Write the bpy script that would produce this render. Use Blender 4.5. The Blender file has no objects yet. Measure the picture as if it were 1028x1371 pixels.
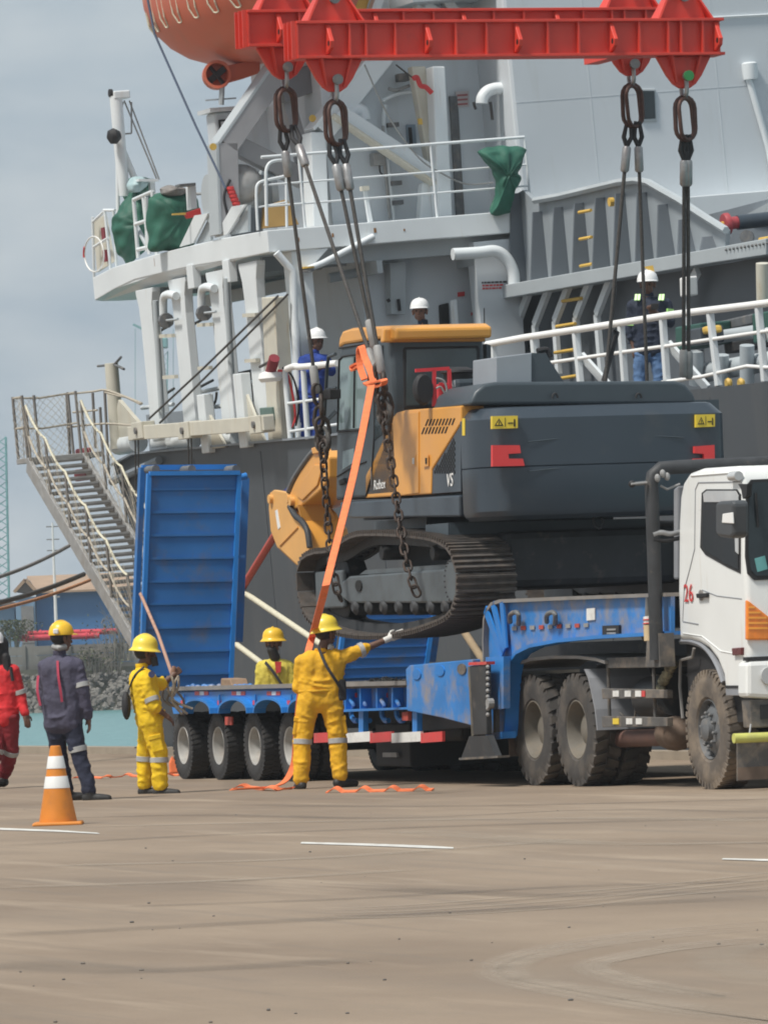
import bpy, math, random
from math import sin, cos, pi, radians, atan2, sqrt
from mathutils import Vector, Matrix
random.seed(11)
scene = bpy.context.scene
COL = scene.collection

# ------------------------------------------------------------------ camera
FPX, HOR, CAMH = 9140.0, 860.0, 1.48          # focal length in photo pixels, horizon row, eye height
PITCH = math.atan((HOR - 685.5) / FPX)
CROT = Matrix.Rotation(pi / 2 + PITCH, 3, 'X') @ Matrix.Rotation(-radians(2.2), 3, 'Z')
CPOS = Vector((0, 0, CAMH))
cd = bpy.data.cameras.new('camera')
cd.sensor_fit = 'HORIZONTAL'; cd.sensor_width = 36.0; cd.lens = FPX / 1028.0 * 36.0
cd.clip_start = 1.0; cd.clip_end = 6000.0
cam = bpy.data.objects.new('camera', cd); COL.objects.link(cam)
cam.matrix_world = Matrix.Translation(CPOS) @ CROT.to_4x4()
scene.camera = cam

# ------------------------------------------------------------------ sky, sun, exposure
SUN_DIR = Vector((-0.46, -0.36, 0.95)).normalized()      # towards the sun
SUN_EL = math.asin(SUN_DIR.z); SUN_AZ = atan2(SUN_DIR.x, SUN_DIR.y)
w = bpy.data.worlds.new('World'); scene.world = w; w.use_nodes = True
nt = w.node_tree; nt.nodes.clear()
wo = nt.nodes.new('ShaderNodeOutputWorld'); bg = nt.nodes.new('ShaderNodeBackground')
sky = nt.nodes.new('ShaderNodeTexSky'); sky.sky_type = 'NISHITA'; sky.sun_disc = False
sky.sun_elevation = SUN_EL; sky.sun_rotation = SUN_AZ
sky.air_density = 1.5; sky.dust_density = 4.0
tc = nt.nodes.new('ShaderNodeTexCoord'); mp = nt.nodes.new('ShaderNodeMapping')
mp.inputs['Scale'].default_value = (1.0, 1.0, 2.6)
nz = nt.nodes.new('ShaderNodeTexNoise'); nz.inputs['Scale'].default_value = 26.0
nz.inputs['Detail'].default_value = 5.0; nz.inputs['Roughness'].default_value = 0.5
rp = nt.nodes.new('ShaderNodeValToRGB')
rp.color_ramp.elements[0].position = 0.28; rp.color_ramp.elements[0].color = (2.95, 3.70, 4.38, 1)
rp.color_ramp.elements[1].position = 0.72; rp.color_ramp.elements[1].color = (4.75, 5.22, 5.52, 1)
mx = nt.nodes.new('ShaderNodeMixRGB'); mx.inputs[0].default_value = 0.93
nt.links.new(tc.outputs['Generated'], mp.inputs['Vector']); nt.links.new(mp.outputs[0], nz.inputs['Vector'])
nt.links.new(nz.outputs['Fac'], rp.inputs[0])
nt.links.new(sky.outputs[0], mx.inputs[1]); nt.links.new(rp.outputs[0], mx.inputs[2])
nt.links.new(mx.outputs[0], bg.inputs[0]); bg.inputs[1].default_value = 0.1
nt.links.new(bg.outputs[0], wo.inputs[0])
sd = bpy.data.lights.new('sun', 'SUN'); sd.energy = 3.2; sd.angle = radians(10.0); sd.color = (1.0, 0.95, 0.88)
sun = bpy.data.objects.new('sun', sd); COL.objects.link(sun)
sun.rotation_euler = SUN_DIR.to_track_quat('Z', 'Y').to_euler()
scene.view_settings.view_transform = 'Standard'; scene.view_settings.look = 'None'
scene.view_settings.exposure = 0.35; scene.view_settings.gamma = 1.0
scene.view_settings.use_curve_mapping = False
scene.cycles.filter_width = 1.9

# ------------------------------------------------------------------ helpers
def ray(px, py):
    return CROT @ Vector((px - 514.0, 685.5 - py, -FPX))
class Frame:                                   # a local frame: x along, y across, z up
    def __init__(s, o, R=None):
        s.o = Vector(o); s.R = R if R else Matrix.Identity(3); s.Rt = s.R.transposed()
        s.M = Matrix.Translation(s.o) @ s.R.to_4x4()
    def hit(s, px, py, axis, val):             # where the line of sight meets the plane local[axis] = val
        d = s.Rt @ ray(px, py); c = s.Rt @ (CPOS - s.o)
        return c + d * ((val - c[axis]) / d[axis])
    def w(s, p): return s.o + s.R @ Vector(p)
    def l(s, p): return s.Rt @ (Vector(p) - s.o)
WF = Frame((0, 0, 0))
def G(px, py, z=0.0): return WF.hit(px, py, 2, z)
def WY(px, py, y): return WF.hit(px, py, 1, y)
YAW = radians(-71.0)
_p = G(949, 1057.5)
_v = Vector((-sin(YAW), cos(YAW), 0))
TR = Frame(_p + 1.24 * _v, Matrix.Rotation(YAW, 3, 'Z'))
def TS(px, py, b=-1.24): return TR.hit(px, py, 1, b)
def TF(px, py, a): return TR.hit(px, py, 0, a)
SH = Frame((-0.907, 92.0, 0.0), Matrix.Rotation(YAW, 3, 'Z') @ Matrix.Rotation(radians(3.4), 3, 'X'))
def SS(px, py, b=0.0): return SH.hit(px, py, 1, b)
def SF(px, py, a): return SH.hit(px, py, 0, a)

def basis(d, up=(0, 0, 1)):
    d = Vector(d).normalized(); u = Vector(up)
    if abs(d.dot(u)) > 0.995: u = Vector((1, 0, 0)) if abs(d.x) < 0.9 else Vector((0, 1, 0))
    s = d.cross(u).normalized(); return d, s, s.cross(d).normalized()
class MB:
    def __init__(s): s.v = []; s.f = []; s.uv = None
    def add(s, vs, fs):
        o = len(s.v); s.v += [tuple(q) for q in vs]; s.f += [tuple(i + o for i in f) for f in fs]; return s
    def box(s, x0, x1, y0, y1, z0, z1):
        x0, x1 = min(x0, x1), max(x0, x1); y0, y1 = min(y0, y1), max(y0, y1); z0, z1 = min(z0, z1), max(z0, z1)
        return s.add([(x0,y0,z0),(x1,y0,z0),(x1,y1,z0),(x0,y1,z0),(x0,y0,z1),(x1,y0,z1),(x1,y1,z1),(x0,y1,z1)],
                     [(0,3,2,1),(4,5,6,7),(0,1,5,4),(1,2,6,5),(2,3,7,6),(3,0,4,7)])
    def prism(s, poly, axis, lo, hi):          # poly: 3-D points whose axis coordinate is replaced by lo and hi
        A = []; B = []
        for p in poly:
            q = list(p); q[axis] = lo; A.append(tuple(q)); q[axis] = hi; B.append(tuple(q))
        n = len(poly); ar = 0
        i, j = [(1, 2), (2, 0), (0, 1)][axis]
        for k in range(n):
            p, q = poly[k], poly[(k + 1) % n]; ar += p[i] * q[j] - q[i] * p[j]
        if (ar < 0): A.reverse(); B.reverse()
        if hi < lo: A, B = B, A
        fs = [tuple(range(n - 1, -1, -1)), tuple(range(n, 2 * n))] + [(k, (k + 1) % n, (k + 1) % n + n, k + n) for k in range(n)]
        return s.add(A + B, fs)
    def hexa(s, a, b):                         # two quads of four corners each, joined
        fs = [(0,3,2,1),(4,5,6,7)] + [(k, (k+1) % 4, (k+1) % 4 + 4, k + 4) for k in range(4)]
        return s.add(list(a) + list(b), fs)
    def tube(s, pts, r, n=8, closed=False, flat=None):
        pts = [Vector(p) for p in pts]; m = len(pts); rs = r if isinstance(r, (list, tuple)) else [r] * m
        vs = []; up = None
        for k in range(m):
            if closed: d = pts[(k + 1) % m] - pts[k - 1]
            else: d = pts[min(k + 1, m - 1)] - pts[max(k - 1, 0)]
            if d.length < 1e-9: d = Vector((0, 0, 1))
            d.normalize()
            if up is None: _, sd_, up = basis(d)
            else:
                up = up - d * up.dot(d)
                if up.length < 1e-6: _, sd_, up = basis(d)
                up.normalize(); sd_ = d.cross(up)
            for i in range(n):
                t = 2 * pi * i / n; e = sd_ * cos(t) + up * sin(t)
                vs.append(pts[k] + e * rs[k])
        fs = []
        for k in range(m if closed else m - 1):
            k2 = (k + 1) % m
            for i in range(n):
                j = (i + 1) % n; fs.append((k*n+i, k2*n+i, k2*n+j, k*n+j)[::-1])
        if not closed: fs += [tuple(range(n)), tuple(range((m-1)*n, m*n))[::-1]]
        return s.add(vs, fs)
    def bar(s, p, q, wd, ht, up=(0, 0, 1)):
        p, q = Vector(p), Vector(q); d, sd_, u = basis(q - p, up); a = sd_ * wd / 2; c = u * ht / 2
        return s.hexa([p - a - c, p + a - c, p + a + c, p - a + c], [q - a - c, q + a - c, q + a + c, q - a + c])
    def lathe(s, prof, c, axis=(0, 0, 1), n=24, sc=(1, 1)):
        d, u, v_ = basis(axis, (0, 0, 1) if abs(Vector(axis).normalized().z) < 0.9 else (1, 0, 0)); c = Vector(c); vs = []; fs = []
        for (r, h) in prof:
            for i in range(n):
                t = 2 * pi * i / n; vs.append(c + d * h + u * (r * cos(t) * sc[0]) + v_ * (r * sin(t) * sc[1]))
        m = len(prof)
        for k in range(m - 1):
            for i in range(n):
                j = (i + 1) % n; fs.append((k*n+i, k*n+j, (k+1)*n+j, (k+1)*n+i)[::-1])
        fs += [tuple(range(n)), tuple(range((m-1)*n, m*n))[::-1]]
        return s.add(vs, fs)
    def ball(s, c, r, n=12, m=8):
        if not isinstance(r, (list, tuple)): r = (r, r, r)
        c = Vector(c); vs = []; fs = []
        for k in range(m + 1):
            t = pi * k / m
            for i in range(n):
                q = 2 * pi * i / n; vs.append(c + Vector((r[0]*sin(t)*cos(q), r[1]*sin(t)*sin(q), r[2]*cos(t))))
        for k in range(m):
            for i in range(n):
                j = (i + 1) % n; fs.append((k*n+i, (k+1)*n+i, (k+1)*n+j, k*n+j))
        return s.add(vs, fs)
    def capsule(s, p, q, r1, r2, n=12):
        p, q = Vector(p), Vector(q); d = q - p
        if d.length < 1e-6: return s.ball(p, r1)
        L = d.length; prof = []
        for k in range(1, 5): t = pi/2 * k/5; prof.append((r1 * sin(t), -r1 * cos(t)))
        prof += [(r1, 0), (r2, L)]
        for k in range(4, 0, -1): t = pi/2 * k/5; prof.append((r2 * sin(t), L + r2 * cos(t)))
        return s.lathe(prof, p, d, n)
    def ribbon(s, pts, wd, th, side):
        pts = [Vector(p) for p in pts]; sd_ = Vector(side).normalized() * wd / 2; vs = []
        m = len(pts)
        for k, p in enumerate(pts):
            d = (pts[min(k+1, m-1)] - pts[max(k-1, 0)]).normalized(); nn = d.cross(sd_).normalized() * th / 2
            vs += [p - sd_ - nn, p + sd_ - nn, p + sd_ + nn, p - sd_ + nn]
        fs = [(0, 3, 2, 1), tuple(range(4*(m-1), 4*m))]
        for k in range(m - 1):
            for i in range(4):
                j = (i + 1) % 4; fs.append((4*k+i, 4*k+j, 4*k+4+j, 4*k+4+i))
        return s.add(vs, fs)
    def mesh(s, name, m, smooth=None):
        me = bpy.data.meshes.new(name); me.from_pydata(s.v, [], s.f); me.validate(); me.update()
        if m is not None: me.materials.append(m)
        if smooth:
            me.polygons.foreach_set('use_smooth', [True] * len(me.polygons))
            me.set_sharp_from_angle(angle=radians(smooth))
        return me
    def build(s, name, m, parent=None, smooth=None, bevel=0, fr=None, seg=2):
        o = bpy.data.objects.new(name, s.mesh(name, m, smooth)); COL.objects.link(o)
        if parent is not None: o.parent = parent
        elif fr is not None: o.matrix_world = fr.M
        if bevel:
            b = o.modifiers.new('bevel', 'BEVEL'); b.width = bevel; b.segments = seg; b.limit_method = 'ANGLE'; b.angle_limit = radians(35)
        return o
ROOTS = []
def thing(name, label, cat, fr=WF, group=None):
    o = bpy.data.objects.new(name, None); COL.objects.link(o); o.empty_display_size = 0.2
    o.matrix_world = fr.M; o['label'] = label; o['category'] = cat
    if group: o['group'] = group
    ROOTS.append((o, fr)); return o
def tag(o, label=None, cat=None, group=None, kind=None):
    if label: o['label'] = label
    if cat: o['category'] = cat
    if group: o['group'] = group
    if kind: o['kind'] = kind
    return o
def inst(name, me, parent, M):
    o = bpy.data.objects.new(name, me); COL.objects.link(o)
    o.parent = parent; o.matrix_local = M; return o
def rebase():                                   # put every Empty at the base of its own thing
    for o, fr in ROOTS:
        lo = [1e9] * 3; hi = [-1e9] * 3
        def walk(c, M):
            M2 = M @ c.matrix_local if c is not o else Matrix.Identity(4)
            if c.type == 'MESH':
                for cr in c.bound_box:
                    p = M2 @ Vector(cr)
                    for i in range(3): lo[i] = min(lo[i], p[i]); hi[i] = max(hi[i], p[i])
            for k in c.children: walk(k, M2)
        walk(o, Matrix.Identity(4))
        if lo[0] > 1e8: continue
        base = Vector(((lo[0] + hi[0]) / 2, (lo[1] + hi[1]) / 2, lo[2]))
        o.matrix_world = fr.M @ Matrix.Translation(base)
        for k in o.children: k.location = k.location - base
def copy_tree(o, parent, dloc=(0, 0, 0)):
    c = o.copy(); COL.objects.link(c); c.parent = parent
    c.location = o.location + Vector(dloc)
    for k in o.children: copy_tree(k, c)
    return c

# ------------------------------------------------------------------ materials
MATS = {}
def mat(name, col, rough=0.6, metal=0.0, var=0.12, scale=3.0, bump=0.0, bscale=30.0, dirt=None, damt=0.0, dscale=2.0, dpos=0.5, streak=False, spec=0.5, coat=0.0):
    if name in MATS: return MATS[name]
    m = bpy.data.materials.new(name); m.use_nodes = True; t = m.node_tree; N = t.nodes; L = t.links
    p = N['Principled BSDF']; p.inputs['Roughness'].default_value = rough; p.inputs['Metallic'].default_value = metal
    p.inputs['Specular IOR Level'].default_value = spec
    if coat: p.inputs['Coat Weight'].default_value = coat; p.inputs['Coat Roughness'].default_value = 0.15
    c = N.new('ShaderNodeTexCoord'); n1 = N.new('ShaderNodeTexNoise'); n1.inputs['Scale'].default_value = scale; n1.inputs['Detail'].default_value = 6
    L.new(c.outputs['Object'], n1.inputs['Vector'])
    mr = N.new('ShaderNodeMapRange'); mr.inputs[1].default_value = 0.3; mr.inputs[2].default_value = 0.7
    mr.inputs[3].default_value = 1 - var; mr.inputs[4].default_value = 1 + var; L.new(n1.outputs['Fac'], mr.inputs[0])
    vm = N.new('ShaderNodeVectorMath'); vm.operation = 'SCALE'; vm.inputs[0].default_value = col[:3]; L.new(mr.outputs[0], vm.inputs['Scale'])
    out = vm.outputs[0]
    if dirt:
        mp_ = N.new('ShaderNodeMapping'); mp_.inputs['Scale'].default_value = (3.0, 3.0, 0.35) if streak else (1, 1, 1); mp_.inputs['Location'].default_value = (3.1, 1.7, 0.4)
        L.new(c.outputs['Object'], mp_.inputs['Vector'])
        n2 = N.new('ShaderNodeTexNoise'); n2.inputs['Scale'].default_value = dscale; n2.inputs['Detail'].default_value = 8; n2.inputs['Roughness'].default_value = 0.65
        L.new(mp_.outputs[0], n2.inputs['Vector'])
        m2 = N.new('ShaderNodeMapRange'); m2.inputs[1].default_value = dpos; m2.inputs[2].default_value = dpos + 0.22; m2.inputs[3].default_value = 0; m2.inputs[4].default_value = damt
        L.new(n2.outputs['Fac'], m2.inputs[0])
        mm = N.new('ShaderNodeMixRGB'); mm.inputs[2].default_value = (*dirt, 1); L.new(m2.outputs[0], mm.inputs[0]); L.new(out, mm.inputs[1]); out = mm.outputs[0]
    L.new(out, p.inputs['Base Color'])
    mr2 = N.new('ShaderNodeMapRange'); mr2.inputs[3].default_value = max(0.03, rough - 0.12); mr2.inputs[4].default_value = min(1, rough + 0.12)
    L.new(n1.outputs['Fac'], mr2.inputs[0]); L.new(mr2.outputs[0], p.inputs['Roughness'])
    if bump:
        n3 = N.new('ShaderNodeTexNoise'); n3.inputs['Scale'].default_value = bscale; n3.inputs['Detail'].default_value = 4
        L.new(c.outputs['Object'], n3.inputs['Vector'])
        b = N.new('ShaderNodeBump'); b.inputs['Strength'].default_value = bump; b.inputs['Distance'].default_value = 0.02 if bump < 0.65 else 0.028
        L.new(n3.outputs['Fac'], b.inputs['Height']); L.new(b.outputs[0], p.inputs['Normal'])
    MATS[name] = m; return m
RUST = (0.16, 0.075, 0.035); DUST = (0.30, 0.24, 0.18)
M_white = mat('ship_white', (0.68, 0.72, 0.735), 0.45, var=0.05, scale=1.2, dirt=(0.40, 0.30, 0.18), damt=0.6, dscale=1.8, dpos=0.61, streak=True)
M_wall = mat('ship_wall', (0.56, 0.60, 0.63), 0.5, var=0.04, scale=0.6, dirt=(0.45, 0.46, 0.44), damt=0.5, dscale=0.9, dpos=0.55, streak=True)
M_cream = mat('ship_cream', (0.55, 0.53, 0.45), 0.6, var=0.08, dirt=(0.45, 0.30, 0.12), damt=0.7, dscale=3, dpos=0.56, streak=True)
M_hull = mat('hull_grey', (0.054, 0.064, 0.074), 0.5, var=0.10, scale=0.7, dirt=(0.10, 0.10, 0.10), damt=0.5, dscale=0.8, dpos=0.52, streak=True)
M_shipgrey = mat('ship_grey', (0.22, 0.25, 0.28), 0.5, var=0.06, scale=1.5, dirt=(0.14, 0.14, 0.13), damt=0.5, dscale=1.5, dpos=0.55, streak=True)
M_rib = mat('coaming_rib', (0.125, 0.145, 0.165), 0.5, var=0.06, scale=1.5)
M_sidewin = mat('cab_side_glass', (0.012, 0.014, 0.016), 0.2, spec=0.15)
M_tyref = mat('tyre_tan', (0.105, 0.088, 0.073), 0.85, var=0.2, scale=5, dirt=(0.26, 0.205, 0.15), damt=0.7, dscale=4, dpos=0.42)
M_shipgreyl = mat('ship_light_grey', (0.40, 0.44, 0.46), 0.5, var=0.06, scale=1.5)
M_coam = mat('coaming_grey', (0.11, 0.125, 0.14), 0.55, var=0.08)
M_yel = mat('rung_yellow', (0.62, 0.40, 0.08), 0.55)
M_black = mat('black_rubber', (0.02, 0.02, 0.022), 0.7, var=0.2)
M_dark = mat('dark_steel', (0.035, 0.037, 0.04), 0.6, var=0.25, scale=5, dirt=DUST, damt=0.35, dscale=5, dpos=0.58)
M_rope = mat('rope_tan', (0.42, 0.38, 0.31), 0.9, var=0.25, scale=30, bump=0.4, bscale=120)
M_ropepale = mat('rope_pale', (0.60, 0.57, 0.44), 0.9, var=0.15, scale=30, bump=0.4, bscale=120)
M_wire = mat('wire_dark', (0.07, 0.065, 0.06), 0.55, 0.3, var=0.3, scale=40, bump=0.5, bscale=150)
M_galv = mat('galvanised', (0.30, 0.30, 0.295), 0.6, 0.1, var=0.18, scale=6, dirt=(0.22, 0.19, 0.15), damt=0.6, dscale=5, dpos=0.5)
M_galvd = mat('galvanised_dark', (0.20, 0.19, 0.18), 0.65, 0.1, var=0.2, scale=6)
M_steel = mat('worn_steel', (0.33, 0.33, 0.33), 0.45, 0.5, var=0.2, scale=12)
M_chain = mat('chain_rust', (0.055, 0.042, 0.036), 0.6, 0.3, var=0.35, scale=25, dirt=RUST, damt=0.5, dscale=14, dpos=0.52)
M_link = mat('link_rust', (0.09, 0.045, 0.035), 0.55, 0.3, var=0.3, scale=14)
M_green = mat('tarp_green', (0.018, 0.105, 0.07), 0.65, var=0.2, scale=3, bump=0.3, bscale=6)
M_orangeboat = mat('lifeboat_orange', (0.56, 0.125, 0.065), 0.5, var=0.08, scale=1.2, dirt=(0.40, 0.16, 0.10), damt=0.5, dscale=1.3, dpos=0.5)
M_red = mat('spreader_red', (0.62, 0.050, 0.030), 0.45, var=0.10, scale=2.5, dirt=(0.30, 0.05, 0.04), damt=0.5, dscale=4, dpos=0.58)
M_maroon = mat('maroon_paint', (0.20, 0.02, 0.03), 0.55)
M_redp = mat('red_plastic', (0.60, 0.03, 0.04), 0.5)
M_blue = mat('trailer_blue', (0.018, 0.19, 0.55), 0.42, var=0.12, scale=2.5, dirt=(0.17, 0.15, 0.14), damt=0.55, dscale=1.6, dpos=0.58)
M_blued = mat('trailer_blue_dirty', (0.03, 0.20, 0.54), 0.5, var=0.15, scale=2.0, dirt=(0.30, 0.265, 0.24), damt=1.0, dscale=2.6, dpos=0.46)
M_rampblue = mat('ramp_blue', (0.024, 0.145, 0.40), 0.5, var=0.15, scale=1.5, dirt=(0.13, 0.14, 0.17), damt=0.8, dscale=2.4, dpos=0.53)
M_cab = mat('cab_white', (0.78, 0.79, 0.77), 0.32, var=0.03, scale=2.0, dirt=(0.52, 0.43, 0.30), damt=0.6, dscale=3.0, dpos=0.57, streak=True, coat=0.3)
M_cabgrey = mat('cab_trim_grey', (0.25, 0.26, 0.28), 0.5)
M_tyre = mat('tyre_dusty', (0.050, 0.046, 0.043), 0.85, var=0.25, scale=5, dirt=(0.125, 0.105, 0.085), damt=0.7, dscale=4, dpos=0.44)
M_tyred = mat('tyre_dark', (0.032, 0.031, 0.031), 0.8, var=0.25, scale=5, dirt=(0.09, 0.08, 0.07), damt=0.5, dscale=5, dpos=0.5)
M_rimw = mat('rim_silver', (0.40, 0.39, 0.365), 0.5, 0.1, var=0.15, scale=6, dirt=DUST, damt=0.6, dscale=6, dpos=0.5)
M_rimd = mat('rim_dusty', (0.15, 0.135, 0.11), 0.65, var=0.2, scale=6, dirt=(0.21, 0.165, 0.11), damt=0.6, dscale=5, dpos=0.5)
M_hub = mat('hub_grey', (0.12, 0.125, 0.13), 0.55, var=0.25, scale=8, dirt=DUST, damt=0.5, dscale=8, dpos=0.5)
M_dusty = mat('dusty_chassis', (0.10, 0.095, 0.09), 0.75, var=0.25, scale=5, dirt=DUST, damt=0.7, dscale=5, dpos=0.48)
M_fender = mat('fender_grey', (0.22, 0.21, 0.20), 0.65, var=0.15, dirt=DUST, damt=0.5, dscale=3)
M_brownflap = mat('mud_brown', (0.16, 0.115, 0.085), 0.85, var=0.25, scale=6)
M_glass = mat('dark_glass', (0.03, 0.042, 0.048), 0.12, var=0.1, spec=0.35)
M_glassc = mat('cab_glass', (0.20, 0.27, 0.27), 0.12, var=0.25, scale=1.2, spec=0.6)
M_amber = mat('amber_lens', (0.85, 0.24, 0.015), 0.2, var=0.12, scale=20, coat=0.5)
M_lamp = mat('clear_lens', (0.45, 0.46, 0.46), 0.15, coat=0.5)
M_refw = mat('reflect_white', (0.75, 0.75, 0.72), 0.4, dirt=DUST, damt=0.4, dscale=9)
M_refr = mat('reflect_red', (0.62, 0.05, 0.05), 0.4, dirt=DUST, damt=0.4, dscale=9)
M_limey = mat('faded_yellow', (0.55, 0.55, 0.14), 0.6, dirt=DUST, damt=0.5, dscale=7)
M_exy = mat('excavator_yellow', (0.72, 0.34, 0.065), 0.38, var=0.05, scale=2.0, dirt=(0.55, 0.27, 0.08), damt=0.4, dscale=3, dpos=0.6, coat=0.2)
M_exyl = mat('bucket_yellow', (0.70, 0.38, 0.12), 0.5, var=0.06, scale=2.0)
M_exg = mat('excavator_grey', (0.034, 0.048, 0.064), 0.36, var=0.06, scale=1.5, dirt=(0.09, 0.09, 0.085), damt=0.4, dscale=2.5, dpos=0.55, coat=0.25)
M_exg2 = mat('excavator_cabgrey', (0.050, 0.066, 0.078), 0.42, var=0.06)
M_exl = mat('hood_grey', (0.28, 0.31, 0.34), 0.5, var=0.05)
M_track = mat('track_steel', (0.095, 0.085, 0.078), 0.6, 0.3, var=0.3, scale=10, dirt=(0.16, 0.12, 0.09), damt=0.7, dscale=6, dpos=0.5)
M_trackf = mat('track_frame', (0.095, 0.112, 0.122), 0.5, var=0.12, scale=3, dirt=(0.06, 0.06, 0.06), damt=0.6, dscale=3)
M_decal = mat('decal_yellow', (0.75, 0.55, 0.05), 0.5, var=0.03)
M_decred = mat('decal_red', (0.70, 0.05, 0.05), 0.45, var=0.03)
M_ink = mat('ink_black', (0.01, 0.01, 0.01), 0.6)
M_inkw = mat('ink_white', (0.80, 0.80, 0.78), 0.5, var=0.02)
M_inkr = mat('ink_red', (0.55, 0.04, 0.04), 0.6)
M_strap = mat('strap_orange', (0.85, 0.20, 0.07), 0.8, var=0.12, scale=14, bump=0.3, bscale=80)
M_strapd = mat('strap_red', (0.42, 0.07, 0.05), 0.8, var=0.12, scale=14)
M_cone = mat('cone_orange', (0.62, 0.21, 0.02), 0.55, var=0.08, scale=5, dirt=(0.30, 0.13, 0.04), damt=0.5, dscale=6)
M_conew = mat('cone_white', (0.72, 0.72, 0.70), 0.5, var=0.05)
M_skin = mat('skin_brown', (0.13, 0.065, 0.042), 0.55, var=0.1, scale=12)
M_skinl = mat('skin_light_brown', (0.24, 0.12, 0.08), 0.55, var=0.1, scale=12)
def cloth(n, c, d=None, a=0.0): return mat(n, c, 0.85, var=0.16, scale=5, bump=0.7, bscale=9, dirt=d, damt=a, dscale=4, dpos=0.52)
M_cy = cloth('coverall_yellow', (0.74, 0.40, 0.015), (0.35, 0.20, 0.03), 0.45)
M_cy2 = cloth('coverall_bright_yellow', (0.80, 0.52, 0.012))
M_cy3 = cloth('coverall_pale_yellow', (0.58, 0.47, 0.07))
M_cn = cloth('workwear_navy', (0.066, 0.062, 0.098))
M_cnt = cloth('trousers_navy', (0.022, 0.026, 0.05))
M_cr = cloth('coverall_red', (0.55, 0.02, 0.025))
M_crt = cloth('trousers_maroon', (0.22, 0.015, 0.022))
M_cb = cloth('coverall_blue', (0.02, 0.055, 0.28))
M_cd = cloth('jacket_dark_navy', (0.016, 0.024, 0.045))
M_jean = cloth('jeans_blue', (0.09, 0.17, 0.32))
M_refb = mat('reflective_band', (0.38, 0.38, 0.37), 0.4, var=0.1, scale=20)
M_hat = mat('helmet_yellow', (0.80, 0.48, 0.02), 0.4, var=0.05, coat=0.2)
M_hat2 = mat('helmet_lemon', (0.82, 0.62, 0.06), 0.4, var=0.05, coat=0.2)
M_hatw = mat('helmet_white', (0.78, 0.78, 0.77), 0.35, var=0.03, coat=0.2)
M_boot = mat('boot_black', (0.022, 0.021, 0.02), 0.6, var=0.2)
M_hair = mat('hair_black', (0.012, 0.011, 0.012), 0.7)
M_glove = mat('glove_white', (0.66, 0.65, 0.62), 0.85, var=0.1)

def text(name, s, size, m, parent, o, xd, zd, shear=0.0):
    cu = bpy.data.curves.new(name, 'FONT'); cu.body = s; cu.size = size; cu.extrude = 0.0015; cu.shear = shear; cu.align_x = 'LEFT'; cu.resolution_u = 3
    t = bpy.data.objects.new(name, cu); COL.objects.link(t); bpy.context.view_layer.update()
    me = bpy.data.meshes.new_from_object(t); bpy.data.objects.remove(t)
    xd = Vector(xd).normalized(); zd = Vector(zd); zd = (zd - xd * zd.dot(xd)).normalized(); n = xd.cross(zd)
    R = Matrix((xd, zd, n)).transposed().to_4x4()
    me.transform(Matrix.Translation(Vector(o)) @ R); me.materials.clear(); me.materials.append(m)
    ob = bpy.data.objects.new(name, me); COL.objects.link(ob); ob.parent = parent; return ob
def lerp(a, b, t): return a + (b - a) * t
def arc_pts(pts, n=8):                          # Catmull-Rom through points
    P = [Vector(p) for p in pts]; out = []
    for k in range(len(P) - 1):
        p0 = P[max(k-1, 0)]; p1 = P[k]; p2 = P[k+1]; p3 = P[min(k+2, len(P)-1)]
        for i in range(n):
            t = i / n
            out.append(0.5 * ((2*p1) + (p2-p0)*t + (2*p0-5*p1+4*p2-p3)*t*t + (3*p1-p0-3*p2+p3)*t**3))
    out.append(P[-1]); return out

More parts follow.
